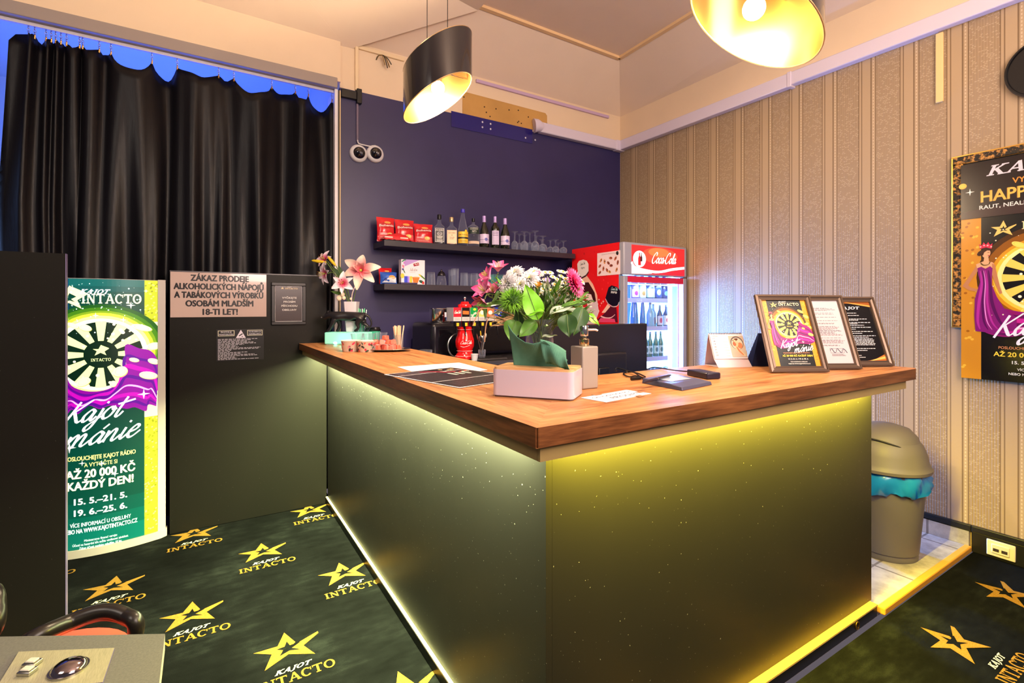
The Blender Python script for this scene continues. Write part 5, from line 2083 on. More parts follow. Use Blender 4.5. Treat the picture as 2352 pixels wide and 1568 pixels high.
# ---- tea box
a = on_shelf(921, 3.60, LZ)
b = on_shelf(975, 3.60, LZ)
W_, H_ = b.x - a.x, .188
th = thing('tea_box', 'white and purple tea gift box with painted cups and fruit', 'tea box', (a.x, 3.595, LZ + .001))
mb = MB()
mb.box(0, 0, 0, W_, .055, H_, mat('tea_white', (232, 224, 236), 0.4))
mb.build('carton', th, bevel=.001)
cv = Canvas(.4)
cv.rect(0, 0, W_, H_, (228, 218, 234))
cv.poly([(W_ * .12, H_), (W_ * .78, H_), (W_ * .14, H_ * .72)], (176, 140, 214))
cv.poly([(W_ * .50, H_ * .84), (W_ * .73, H_ * .90), (W_ * .76, H_ * .79), (W_ * .53, H_ * .73)], (150, 12, 50))
cv.ribbon([(W_ * .56, H_ * .80), (W_ * .60, H_ * .84), (W_ * .63, H_ * .80), (W_ * .68, H_ * .85), (W_ * .72, H_ * .82)], .004, OFFW)
cv.script('Selection', W_ * .50, H_ * .545, H_ * .062, (60, 40, 50), .16, .4, .02, kx=.85)
cv.lines(W_ * .36, W_ * .62, H_ * .49, H_ * .49, 1, H_ * .012, (150, 136, 150), random.Random(2), .1)
for (x, y, rx, ry, c, r) in ((.07, .93, .06, .025, (30, 120, 110), .6), (.13, .97, .07, .025, (50, 140, 90), .2), (.08, .72, .04, .07, (226, 110, 150), .3), (.13, .86, .05, .04, (190, 120, 210), .4), (.07, .60, .045, .045, (70, 50, 150), 0),
                             (.05, .34, .08, .10, (240, 200, 60), 0), (.12, .52, .02, .09, (40, 90, 50), .5), (.86, .34, .16, .035, (244, 190, 40), -.6), (.92, .30, .14, .03, (60, 120, 40), -.7), (.86, .12, .12, .06, (26, 70, 50), -.4), (.93, .08, .05, .06, (200, 40, 40), 0)):
    cv.ell(W_ * x, H_ * y, W_ * rx, H_ * ry, c, 14, r)
cv.rect(W_ * .12, H_ * .07, W_ * .33, H_ * .33, (44, 66, 210))
cv.rect(W_ * .26, H_ * .07, W_ * .34, H_ * .33, (150, 120, 230))
cv.rect(W_ * .35, H_ * .07, W_ * .46, H_ * .33, (244, 196, 60))
cv.poly([(W_ * .50, H_ * .08), (W_ * .70, H_ * .08), (W_ * .78, H_ * .30), (W_ * .46, H_ * .30)], (244, 112, 40))
cv.ell(W_ * .62, H_ * .30, W_ * .16, H_ * .02, (250, 160, 110), 16)
cv.build('printed_front', th, M=FRONT((0, -.0006, 0)))
mb = MB()
pz = on_shelf(938, 3.565, LZ)
mb.box(-.065, -.02, 0, .065, .02, .012, mat('dark_box', (54, 44, 84), 0.4))
o = mb.build('flat_box', bevel=.002, loc=(pz.x, 3.565, LZ + .001))
tag(o, 'small flat dark purple box lying in front of the tea box', 'box')

# ================================================================== BACK COUNTER AND DRINK TAPS
BZ = 1.03
th = thing('back_counter', 'dark work counter along the dark wall behind the bar', 'counter', (1.10, 2.88, .031))
mb = MB()
mb.box(0, 0, BZ - .031 - .035, 1.78, .915, BZ - .031, mat('back_top', (44, 42, 46), 0.25))
mb.build('top', th, bevel=.003)
mb = MB()
mb.box(.01, .03, 0, 1.77, .915, BZ - .067, M_BLACKMATT)
mb.build('cabinet', th, smooth=False)
mb = MB()
mb.box(.0, -.0008, BZ - .058, 1.78, -.0002, BZ - .034, M_STEEL)
mb.build('edge_strip', th, smooth=False)

# drinks machine
XM = aty(992, 750, 3.25).x
th = thing('drinks_machine', 'rounded black drinks machine on the work counter behind the red tower', 'drinks machine', (XM, 3.25, BZ + .001))
mb = MB()
mb.box(0, 0, 0, .80, .40, .245, mat('machine_black', (22, 20, 30), 0.25))
mb.build('body', th, bevel=.03, seg=4)
mb = MB()
mb.box(.05, -.004, .03, .75, .002, .20, mat('machine_front', (14, 13, 20), 0.15))
mb.build('front_panel', th, bevel=.002)
# steel canister
p = aty(1012, 745, 3.36)
th = thing('steel_canister', 'polished steel canister standing on the black drinks machine', 'canister', (p.x, 3.36, BZ + .247))
mb = MB()
mb.lathe([(.076, 0), (.078, .003), (.078, .100), (.074, .104), (.070, .102)], M_CHROME, 40)
mb.build('drum', th)
mb = MB()
g = [[((.0790) * math.cos(a), (.0790) * math.sin(a), z) for a in [-1.62 + .09 * i for i in range(8)]] for z in (.04, .075)]
mb.grid(g, mat('sticker', (206, 196, 220), .4))
mb.build('sticker', th)

# red cola tower
pt = Vector((1.532, 3.05, BZ + .001))
th = thing('cola_tower', 'shiny red bulbous drink tower with white script lettering', 'drink tower', pt, 0)
m_red_gl = mat('tower_red', (222, 20, 22), 0.16, coat=0.6)
k = .415 / 145


def tz(py):
    return (822 - py) * k


PR = [(22, 820), (23, 815), (21, 811), (17, 805), (18, 798), (21.5, 790), (22, 780), (21, 772), (18.5, 765), (16.5, 757), (16, 752), (18, 749), (18, 744), (10, 742)]
mb = MB()
mb.lathe([(a * .00295, tz(y)) for a, y in PR], m_red_gl, 44)
mb.build('body', th, angle=60)
mb = MB()
for a, y in ((18.2, 750), (16.3, 759.5), (18.2, 801), (22.2, 813)):
    mb.lathe([(a * .00295, tz(y) - .0015), (a * .00295 + .0022, tz(y)), (a * .00295, tz(y) + .0015)], mat('tower_rim', (250, 190, 190), .25), 44, cap0=False, cap1=False)
mb.build('bands', th)
mb = MB()
mb.lathe([(.026, tz(742)), (.026, tz(708)), (.048, tz(706)), (.05, tz(702)), (.046, tz(699)), (.049, tz(696)), (.046, tz(691)), (.028, tz(688)), (.028, tz(685)), (.024, tz(684)), (.0, tz(684))], m_red_gl, 36)
mb.build('cap', th, angle=50)
mb = MB()
mb.lathe([(.003, tz(684)), (.0035, tz(678)), (.003, tz(677))], M_CHROME, 12)
mb.sphere((0, 0, tz(675.5)), .0095, M_CHROME, 16, 12)
mb.build('finial', th)
cv = Canvas(.3)
cv.script('Coca-Cola', .008, tz(784), .0120, (250, 240, 240), .26, .35, .02, kx=.84)
cv.ribbon([(-.032, tz(789)), (-.01, tz(791)), (.01, tz(789.5)), (.035, tz(786.5))], .005, (250, 240, 240), taper=True)


def rz_(z):
    y = 822 - z / k
    ps = sorted([(q[1], q[0]) for q in PR])
    for (y0, r0), (y1, r1) in zip(ps, ps[1:]):
        if y0 <= y <= y1:
            return (r0 + (r1 - r0) * (y - y0) / (y1 - y0)) * .00295 + .0012
    return .06


cv.build('lettering', th, fn=lambda x, y, l: Vector(((rz_(y) + l) * math.cos(-PI / 2 - .45 + x / rz_(y)), (rz_(y) + l) * math.sin(-PI / 2 - .45 + x / rz_(y)), y)))
# tap head across the front of the tower
HY0 = 2.985 - pt.y
hx0, hx1 = aty(1031, 720, 2.985).x - pt.x, aty(1154, 720, 2.985).x - pt.x
hz0, hz1 = aty(1060, 737, 2.985).z - pt.z, aty(1060, 706, 2.985).z - pt.z
mb = MB()
mb.prism([(hx0 + .03, HY0), (hx1, HY0), (hx1, HY0 + .040), (hx0, HY0 + .040), (hx0, HY0 + .030)], hz0, hz1, mat('head_grey', (104, 102, 112), 0.3))
mb.build('tap_head', th, bevel=.003)
cols_ = [(214, 34, 52), (24, 18, 16), (20, 140, 70), (240, 196, 110), (232, 104, 66), (40, 60, 180)]
hx0 += .034
pw = (hx1 - hx0) / 6
hh = hz1 - hz0
for i, c in enumerate(cols_):
    x0 = hx0 + pw * i
    cv = Canvas(.25)
    cv.rect(0, 0, pw * .88, hh, (206, 200, 204))
    cv.rect(0, hh * .30, pw * .88, hh, c)
    cv.lines(pw * .08, pw * .80, hh * .08, hh * .22, 3, hh * .05, (150, 146, 150), random.Random(i), .1)
    if i == 0:
        cv.script('Coca-Cola', pw * .44, hh * .56, hh * .11, OFFW, .26, .3, .03, kx=.55)
    elif i == 1:
        cv.poly([(pw * .08, hh * .5), (pw * .8, hh * .48), (pw * .8, hh * .74), (pw * .08, hh * .76)], (236, 110, 50))
    elif i == 2:
        cv.text('Sprite', pw * .44, hh * .42, hh * .20, OFFW, pw * .72, .03, .2, rot=.6)
        cv.ell(pw * .5, hh * .86, pw * .18, hh * .09, (240, 220, 50), 12)
    else:
        cv.ell(pw * .44, hh * .62, pw * .26, hh * .16, (244, 240, 220), 16)
    cv.build('flavour_label', th, M=FRONT((x0, HY0 - .0006, hz0)))
    mb = MB()
    xc = x0 + pw * .44
    yv = HY0 + .014
    mb.box(xc - .014, yv - .018, hz0 - .036, xc + .014, yv + .016, hz0 - .0005, M_BLACK)
    mb.box(xc - .0085, yv - .0215, hz0 - .034, xc + .0085, yv - .0185, hz0 - .012, mat('tap_yellow', (244, 190, 40), 0.35))
    mb.box(xc - .003, yv - .010, hz0 - .100, xc + .003, yv - .004, hz0 - .036, M_BLACK)
    mb.lathe([(.006, hz0 - .056), (.010, hz0 - .036)], M_BLACK, 14, (xc, yv + .004, 0))
    mb.build('nozzle', th, bevel=.001)
# steel loop behind the tower
mb = MB()
mb.tube([(.075 * math.cos(a), 0, .085 + .082 * math.sin(a)) for a in [2 * PI * i / 40 for i in range(40)]], .006, M_STEEL, 8, closed=True)
o = mb.build('steel_hose', loc=aty(1051, 800, 3.16) * 1.0)
o.location.z = BZ + .003
tag(o, 'steel hose loop standing behind the red drink tower', 'hose')
# drip tray, small tub, spoon jar
pt2 = aty(1112, 830, 2.98)
mb = MB()
mb.box(-.09, -.075, 0, .13, .075, .012, mat('tray_grey', (60, 56, 58), 0.3))
mb.box(-.085, -.07, .012, .125, .07, .016, mat('tray_dark', (30, 28, 30), 0.3))
o = mb.build('drip_tray', bevel=.003, loc=(pt2.x + .01, 2.98, BZ + .001))
tag(o, 'flat dark drip tray beside the red drink tower', 'tray')
pj = aty(1107, 812, 2.97)
th = thing('spoon_jar', 'small clear jar holding spoons on the drip tray', 'jar', (pj.x, 2.97, BZ + .0175))
mb = MB()
mb.lathe([(.020, 0), (.024, .004), (.026, .045), (.025, .052), (.022, .050), (.020, .01), (0, .008)], M_THIN, 24)
mb.build('glass', th)
SP = 'spoons in the clear jar'
for i, (a, b, l, c) in enumerate(((-.22, .1, .115, 0), (-.12, -.1, .10, 0), (.20, .05, .118, 0), (.12, .14, .095, 0), (.04, -.08, .10, 0), (-.05, .03, .13, 1))):
    mm = mat('spoon_wood', (226, 176, 40), .4) if c else M_STEEL
    mb = MB()
    d = Vector((math.sin(a), math.sin(b), 1)).normalized()
    l *= 1.38
    mb.tube([d * .0, d * (l * .7)], .0026, mm, 6)
    mb.sphere((0, 0, 0), 1, mm, 12, 8, (.0155, .005, .025), xf=Matrix.Translation(d * (l * .7 + .020)) @ d.to_track_quat('Z', 'Y').to_matrix().to_4x4())
    o = mb.build('spoon', loc=(pj.x, 2.97, BZ + .0285))
    if c:
        tag(o, 'yellow spoon standing between the steel spoons in the jar', 'spoon', SP)
    else:
        tag(o, 'steel spoon standing in the clear jar by the drink tower', 'spoon', SP)
mb = MB()
mb.lathe([(.020, 0), (.024, .04), (.026, .04), (.026, .044), (.022, .042), (.019, .004)], mat('tub_white', (206, 206, 216), .35), 24)
p = aty(1090, 815, 2.95)
o = mb.build('plastic_tub', loc=(p.x, 2.95, BZ + .001))
tag(o, 'small white plastic tub between the drink tower and the spoon jar', 'tub')
p = aty(975, 809, 3.0)
o = tumbler('clear tumbler standing alone behind the side worktop on the work counter', (p.x, 2.98, BZ + .001), .085, .038, .042, None)

# ================================================================== DRINKS FRIDGE
FX0, FX1, FY0, FY1, FZ = 2.915, 3.69, 2.934, 3.60, 1.925
th = thing('drinks_fridge', 'red cola branded glass door fridge with a lit sign, in the corner', 'fridge', (FX0, FY0, .031))
FW_, FD, FH_ = FX1 - FX0, FY1 - FY0, FZ - .031
m_fred = mat('fridge_red', (226, 22, 28), 0.28, coat=0.2)
m_fgrey = mat('fridge_grey', (150, 148, 166), 0.35)
m_fin = mat('fridge_liner_tint', (120, 160, 196), 0.35)  # tinted blue to stand in for the blue light on a white liner
mb = MB()
mb.box(0, .06, .0, .03, FD, FH_, m_fred)
mb.build('side_panel', th, smooth=False)
mb = MB()
mb.box(FW_ - .03, .06, 0, FW_, FD, FH_, m_fred)
mb.build('side_panel', th, smooth=False)
mb = MB()
mb.box(.03, FD - .04, 0, FW_ - .03, FD, FH_, m_fgrey)
mb.box(.03, .06, FH_ - .06, FW_ - .03, FD - .04, FH_, m_fgrey)
mb.box(.03, .06, 0, FW_ - .03, FD - .04, .18, m_fgrey)
mb.build('shell', th, smooth=False)
mb = MB()
mb.box(FW_ - .034, .0505, .181, FW_ - .001, .0595, FH_ - .061, m_fin)
mb.box(.001, .0505, .181, .034, .0595, FH_ - .061, m_fin)
mb.box(.031, FD - .048, .181, FW_ - .031, FD - .041, FH_ - .061, m_fin)
mb.box(.031, .07, .181, .036, FD - .05, FH_ - .061, m_fin)
mb.box(FW_ - .036, .07, .181, FW_ - .031, FD - .05, FH_ - .061, m_fin)
mb.build('liner', th, smooth=False)
zs = 1.655 - .031            # bottom of the lit sign
mb = MB()
mb.box(0, 0.0, zs, FW_, .06, FH_, m_fgrey)
mb.build('sign_box', th, bevel=.012, seg=3)
cv = Canvas(.2, em=.9)
sx0, sx1, sz0, sz1 = .085, FW_ - .035, zs + .012, FH_ - .02
sw_, sh = sx1 - sx0, sz1 - sz0
cv.at(sx0, sz0)
cv.rect(0, 0, sw_, sh, (226, 36, 40))
cv.ell(sw_ * .52, sh * .68, sw_ * .34, sh * .30, (236, 70, 50), 30)
cv.ell(sw_ * .50, sh * .80, sw_ * .2, sh * .16, (242, 110, 60), 24)
cv.ribbon([(0, sh * .40), (sw_ * .06, sh * .22), (sw_ * .25, sh * .13), (sw_ * .5, sh * .10), (sw_ * .75, sh * .22), (sw_, sh * .30)], sh * .10, (250, 244, 250), thin=.9)
cv.poly([(0, sh * .36), (0, .0), (sw_ * .4, sh * .02), (sw_ * .2, sh * .14), (sw_ * .06, sh * .24)], (248, 240, 250))
cv.poly([(sw_ * .2, 0), (sw_, 0), (sw_, sh * .24), (sw_ * .75, sh * .14), (sw_ * .5, sh * .06)], (220, 30, 50))
cv.ell(sw_ * .14, sh * .52, sw_ * .115, sh * .29, (250, 244, 250), 30)
cv.poly([(sw_ * .115, sh * .30), (sw_ * .165, sh * .30), (sw_ * .165, sh * .55), (sw_ * .148, sh * .64), (sw_ * .148, sh * .74), (sw_ * .132, sh * .74), (sw_ * .132, sh * .64), (sw_ * .115, sh * .55)], (176, 24, 30))
cv.poly([(sw_ * .155, sh * .44), (sw_ * .19, sh * .44), (sw_ * .19, sh * .58), (sw_ * .178, sh * .66), (sw_ * .178, sh * .74), (sw_ * .166, sh * .74), (sw_ * .166, sh * .66), (sw_ * .155, sh * .58)], (60, 16, 20))
cv.script('Coca-Cola', sw_ * .585, sh * .42, sh * .20, (252, 248, 252), .26, .35, .02, kx=.80)
cv.build('lit_sign', th, M=FRONT((0, -.0008, 0)))
# door: frame, glass, handle
mb = MB()
for q in ((0, .18, .045, zs - .008), (FW_ - .045, .18, FW_, zs - .008), (.045, .18, FW_ - .045, .24)):
    mb.box(q[0], 0.0, q[1], q[2], .05, q[3], m_fgrey)
dr = mb.build('door', th, bevel=.006)
mb = MB()
mb.box(.045, .004, zs - .060, FW_ - .045, .045, zs - .009, mat('door_red', (200, 14, 60), .3))
mb.build('header', dr, smooth=False)
mb = MB()
mb.box(.046, .020, .241, FW_ - .046, .024, zs - .061, M_PANE)
mb.build('pane', dr, smooth=False)
mb = MB()
mb.box(-.006, -.03, .80, .022, -.001, 1.22, mat('handle_red', (190, 16, 30), .35))
mb.build('handle', dr, bevel=.006)
mb = MB()
mb.box(0, .01, .0, FW_, .06, .178, M_BLACKMATT)
mb.build('kick_grille', th, smooth=False)
mb = MB()
mb.box(FW_ - .14, .075, .25, FW_ - .105, .10, zs - .07, mat('led_tube', (200, 228, 255), .3, em=5.0))
mb.build('light_tube', th, bevel=.004)
mb = MB()
mb.box(.05, .062, zs - .075, FW_ - .05, .085, zs - .065, mat('led_tube2', (190, 220, 255), .3, em=3.0))
mb.build('light_tube', th, smooth=False)
SHELVES = []
for py in (691, 755, 825):
    zt = aty(1500, py - 5, FY0 + .09).z - .031
    SHELVES.append(zt)
SHELVES.append(SHELVES[-1] - .27)
for zt in SHELVES:
    mb = MB()
    mb.box(.040, .095, zt - .008, FW_ - .15, FD - .055, zt, M_STEEL)
    mb.box(.040, .085, zt - .034, FW_ - .15, .094, zt + .004, mat('shelf_rail', (206, 196, 236), .3))
    s_ = mb.build('shelf', th, smooth=False)
    cv = Canvas(.3)
    cv.script('Coca-Cola', .26, zt - .024, .011, (250, 246, 255), .26, .35, 0, kx=.8)
    cv.build('rail_lettering', s_, M=FRONT((0, .0845, 0)))


def X_at(px):
    return aty(px, 700, FY0 + .13).x


m_blue_gl = mat('blue_glass', (60, 140, 220), 0.08, spec=.6, coat=.5)
m_navy_gl = mat('navy_glass', (18, 34, 80), 0.08, spec=.6, coat=.5)
m_clear_b = mat('clear_drink', (150, 200, 230), 0.06, spec=.6, coat=.5)
m_green_gl = mat('green_glass', (20, 96, 60), 0.08, spec=.6, coat=.5)
SPARKL = [(.92, 0), (1, .02), (1, .40), (.88, .52), (.55, .70), (.36, .84), (.36, 1.0)]
BEER = [(.92, 0), (1, .02), (1, .52), (.82, .62), (.45, .74), (.36, .82), (.36, 1.0)]
SOFT = [(.92, 0), (1, .02), (.96, .30), (1, .50), (.8, .66), (.5, .80), (.42, .88), (.42, 1.0)]
CONE = [(.95, 0), (1, .02), (.9, .35), (.6, .75), (.42, .95), (.42, 1.0)]


def plain_label(c, z0=.12, z1=.42, c2=None):
    def f(cv, r, h):
        cv.rect(-r * 1.2, h * z0, r * 1.2, h * z1, c)
        if c2:
            cv.ell(0, h * (z0 + z1) / 2, r * .5, h * (z1 - z0) * .3, c2, 14)
    return f


FG = 'bottles on the fridge shelves'


def fbottle(px, row, r, h, prof, glass, lab, label, dy=.0, cap=None):
    x = X_at(px)
    return round_bottle(label, (x, FY0 + .135 + dy, SHELVES[row] + .031 + .001), r, h, prof, glass, cap or M_STEEL, lab, -.35, None, .92, 1.0, None, 'bottle')


fbottle(1459, 0, .034, .20, SOFT, mat('violet_drink', (120, 90, 190), .1, coat=.5), plain_label((244, 190, 226), .06, .40, (160, 40, 120)), 'bottle with a pink label on the top fridge shelf')
fbottle(1476, 0, .034, .20, SOFT, mat('pale_drink', (190, 210, 200), .1, coat=.5), plain_label((236, 206, 150), .06, .40, (170, 110, 50)), 'bottle with a tan label on the top fridge shelf')
fbottle(1494, 0, .040, .25, SPARKL, m_navy_gl, plain_label((206, 240, 226), .05, .36), 'dark bottle with a pale mint label on the top fridge shelf')
fbottle(1510, 0, .040, .25, SPARKL, m_navy_gl, plain_label((30, 50, 110), .05, .40, (190, 216, 240)), 'dark bottle with a silver neck on the top fridge shelf', cap=mat('silver_neck', (206, 226, 226), .3))
fbottle(1527, 0, .040, .25, SPARKL, m_navy_gl, plain_label((26, 44, 96), .05, .34, (120, 160, 220)), 'dark bottle at the right end of the top fridge shelf')
for px, dy in ((1455, 0), (1466, .03), (1477, 0)):
    fbottle(px, 1, .028, .235, CONE, m_blue_gl, None, 'slender blue water bottle on the middle fridge shelf', dy)['group'] = 'blue water bottles in the fridge'
fbottle(1494, 1, .034, .21, BEER, m_clear_b, None, 'clear soda bottle nearest the monitor on the middle fridge shelf')
fbottle(1507, 1, .028, .20, BEER, m_clear_b, plain_label((130, 120, 130), .1, .4), 'clear bottle with a grey label on the middle fridge shelf', .03)
fbottle(1516, 1, .028, .19, BEER, m_navy_gl, plain_label((230, 226, 240), .06, .48, (200, 40, 90)), 'small dark juice bottle with a white label beside the grey labelled one')
fbottle(1531, 1, .036, .19, BEER, m_navy_gl, plain_label((240, 240, 246), .06, .50, (190, 50, 80)), 'dark juice bottle with a white fruit label at the right of the middle fridge shelf')
for px in (1484, 1494, 1507, 1518):
    fbottle(px, 2, .026, .22, BEER, m_green_gl, plain_label((206, 230, 236), .12, .44, (30, 90, 90)), 'green glass beer bottle in the row on the third fridge shelf')['group'] = 'green beer bottles in the fridge'
for i, px in enumerate((1481, 1490, 1499, 1508, 1517, 1526, 1535)):
    th2 = thing('drink_can', 'dark blue drink can in the row on the lowest visible fridge shelf', 'can', (X_at(px), FY0 + .135, SHELVES[3] + .032), -.3, 'drink cans in the fridge')
    mb = MB()
    mb.lathe([(.024, 0), (.030, .008), (.030, .150), (.025, .162)], mat('can_blue', (26, 60, 120), .25, .4), 24)
    mb.build('can', th2)
    mb = MB()
    mb.lathe([(.0255, .1622), (.027, .166), (.024, .166), (.022, .1625)], M_STEEL, 24)
    mb.build('lid_rim', th2)
    cv = Canvas(.3)
    cv.rect(-.012, .10, .016, .125, (226, 240, 246))
    cv.rect(-.016, .045, .008, .08, (200, 224, 240), False)
    cv.build('can_label', th2, fn=cyl_fn(.0306))

# art on the red fridge side, drawn on the side panel
cv = Canvas(.3)
SFX = FX0 - .0006


def F_(px, py):
    p = atx(px, py, FX0)
    return (-p.y, p.z)


def FP(*pts):
    return [F_(*p) for p in pts]


rnd = random.Random(9)
cv.layer += 1
for i in range(46):
    x, y = F_(1316 + 100 * rnd.random(), 575 + 150 * rnd.random())
    q = .003 + .007 * rnd.random() ** 2
    cv.ell(x, y, q, q * 1.2, (196, 10, 22) if i % 2 else (240, 60, 60), 10, 0, False)
# bottle with the white cap
cv.poly(FP((1328, 636), (1347, 632), (1362, 652), (1372, 678), (1373, 705), (1366, 738), (1335, 738), (1318, 700), (1330, 670)), (244, 190, 170))
cv.poly(FP((1329, 650), (1352, 648), (1366, 672), (1370, 698), (1358, 712), (1320, 705)), (60, 14, 20))
cv.poly(FP((1344, 672), (1358, 676), (1365, 698), (1356, 708), (1346, 700)), (250, 220, 220))
cv.poly(FP((1330, 668), (1344, 672), (1350, 706), (1336, 712), (1322, 700)), (214, 30, 50))
cv.poly(FP((1335, 712), (1372, 690), (1376, 716), (1366, 744), (1330, 744)), (226, 200, 214))
cv.ribbon(FP((1340, 728), (1346, 716), (1350, 730), (1356, 714), (1362, 728)), .012, (206, 40, 70))
cv.poly(FP((1326, 606), (1330, 599), (1340, 596), (1348, 599), (1352, 606), (1352, 622), (1346, 632), (1336, 637), (1328, 632)), (236, 222, 226))
cv.poly(FP((1328, 630), (1337, 636), (1346, 631), (1352, 622), (1352, 627), (1346, 635), (1337, 640), (1329, 636)), (70, 30, 40))
x, y = F_(1338, 608)
cv.script('Coca-Cola', x, y, .012, (60, 50, 56), .24, .3, .10, kx=.72)
x, y = F_(1339, 615)
cv.text('light', x, y - .006, .016, (60, 50, 56), .05, .02, .2)
# bottle with the black cap
cv.poly(FP((1388, 720), (1396, 702), (1416, 706), (1419, 740), (1365, 740), (1374, 732)), (86, 16, 40))
cv.poly(FP((1382, 718), (1396, 698), (1402, 704), (1390, 718)), (246, 196, 180))
cv.ribbon(FP((1380, 726), (1392, 730), (1404, 729), (1413, 722)), .014, (236, 190, 200))
cv.poly(FP((1372, 740), (1380, 730), (1412, 732), (1414, 740)), (226, 70, 120))
cv.poly(FP((1391, 684), (1398, 660), (1405, 655), (1418, 659), (1425, 668), (1424, 690), (1418, 702), (1408, 703), (1398, 697)), (20, 12, 34))
cv.ribbon(FP((1391, 686), (1397, 697), (1408, 704), (1418, 702), (1422, 694)), .007, (206, 180, 200), thin=.9)
x, y = F_(1411, 664)
cv.script('Coca-Cola', x, y - .008, .013, (190, 230, 236), .24, .3, -.10, kx=.72)
x, y = F_(1410, 671)
cv.text('zero', x, y - .008, .024, (240, 236, 244), .07, .03, .0, rot=-.12)
cv.layer += 1
for px, py, q in ((1376, 688, .013), (1382, 696, .012), (1386, 692, .016), (1374, 698, .011), (1379, 702, .01), (1376, 714, .014)):
    x, y = F_(px, py)
    cv.spark(x, y, q, (250, 214, 214), False)
cv.build('side_artwork', th, M=Matrix.Translation(-Vector((FX0, FY0, .031))) @ plane_M((SFX, 0, 0), (0, -1, 0), (0, 0, 1)))
# paper pinned to the side with a magnet
q = [atx(*p, FX0 - .002) for p in ((1372, 583), (1425, 576), (1425, 632), (1371, 634))]
y0, y1, z0, z1 = q[0].y, q[1].y, q[3].z, q[0].z + .005
th2 = thing('pinned_sheet', 'white sheet with pictures of snacks stuck on the red fridge side', 'paper', (FX0 - .0025, y0, z0))
W_, H_ = y0 - y1, z1 - z0
mb = MB(plane_M((0, 0, 0), (0, -1, 0), (0, 0, 1)))
mb.box(0, 0, 0, W_, H_, .0006, mat('paper_pink', (236, 214, 224), .6))
mb.build('sheet', th2, smooth=False)
cv = Canvas(.5)
cv.lines(W_ * .2, W_ * .85, H_ * .90, H_ * .93, 2, H_ * .012, (150, 120, 130), rnd, .2)
for (u, v) in ((.17, .67), (.33, .60), (.60, .72), (.80, .68), (.12, .43), (.50, .52), (.62, .40), (.28, .30), (.44, .22), (.12, .14), (.55, .14), (.9, .5), (.85, .2)):
    c = ((190, 100, 70), (214, 140, 90), (150, 70, 50), (226, 170, 110))[int(u * 100) % 4]
    cv.ell(W_ * u, H_ * v, W_ * .075, H_ * .06, c, 9, u * 5)
    cv.ell(W_ * (u + .015), H_ * (v + .01), W_ * .035, H_ * .028, (90, 40, 40), 7, u * 9)
cv.build('printing', th2, M=Matrix.Translation((-.0008, 0, 0)) @ plane_M((0, 0, 0), (0, -1, 0), (0, 0, 1)))
mb = MB(plane_M((0, 0, 0), (0, -1, 0), (0, 0, 1)))
mb.sphere((0, 0, .006), .014, M_BLACK, 10, 8, (1, 1.2, .45))
p = atx(1419, 581, FX0 - .004)
o = mb.build('fridge_magnet', loc=(FX0 - .0032, p.y, p.z))
tag(o, 'small black magnet holding the sheet on the red fridge side', 'magnet')

# ================================================================== ON THE WORKTOP
ZW = WZ + .0006


def frame_to(p0, p1):
    """origin and heading of a thing whose front edge runs p0 -> p1"""
    d = p1 - p0
    return math.atan2(d.y, d.x), d.length


# ---- tissue box
a, b = atz(1129, 910, WZ), atz(1311, 922, WZ)
rz, L_ = frame_to(a, b)
th = thing('tissue_box', 'white glossy tissue box with a wooden lid and green napkins sticking out', 'tissue box', (a.x, a.y, ZW), rz)
TW, TD, TH = L_ + .006, .125, .078


def rrect(x0, y0, x1, y1, r, n=5):
    out = []
    for cx_, cy_, a0 in ((x1 - r, y1 - r, 0), (x0 + r, y1 - r, PI / 2), (x0 + r, y0 + r, PI), (x1 - r, y0 + r, 1.5 * PI)):
        for i in range(n + 1):
            t_ = a0 + PI / 2 * i / n
            out.append((cx_ + r * math.cos(t_), cy_ + r * math.sin(t_)))
    return out


mb = MB()
mb.prism(rrect(0, 0, TW, TD, .016), .004, TH - .004, mat('box_white', (196, 186, 204), 0.18, coat=0.5))
mb.build('body', th, bevel=.004, angle=60)
mb = MB()
mb.prism(rrect(.004, .004, TW - .004, TD - .004, .013), 0, .004, mat('box_foot', (110, 90, 90), 0.5))
mb.build('foot', th, smooth=False)
mb = MB()
mb.prism(rrect(.003, .003, TW - .003, TD - .003, .014), TH - .004, TH + .002, m_wood('lid_wood', (228, 190, 140), (206, 160, 108), (170, 122, 78), 'x'))
mb.build('lid', th, bevel=.001)
# napkins: folded sheet rising from the slot, right part turned down
m_nap = mat('green_napkin', (74, 128, 108), 0.85)
t = NT(m_nap)
vv = t.coords()
wv = t.n('ShaderNodeTexWave', i_Scale=120.0)
wv.inputs['Distortion'].default_value = 0.6
t.l(vv, wv.inputs['Vector'])
n2 = t.noise(vv, 40, 4)
t.l(t.mix(n2, lin((58, 112, 92)), lin((92, 146, 124))), t.b.inputs['Base Color'])
t.bump(wv.outputs['Fac'], 0.35, 0.002)
prof_top = [(0, .118), (.09, .098), (.2, .083), (.35, .071), (.5, .068), (.64, .074), (.70, .077), (.78, .066), (.9, .047), (1, .024)]


def top_at(u):
    for (u0, h0), (u1, h1) in zip(prof_top, prof_top[1:]):
        if u <= u1:
            return h0 + (h1 - h0) * (u - u0) / (u1 - u0)
    return prof_top[-1][1]


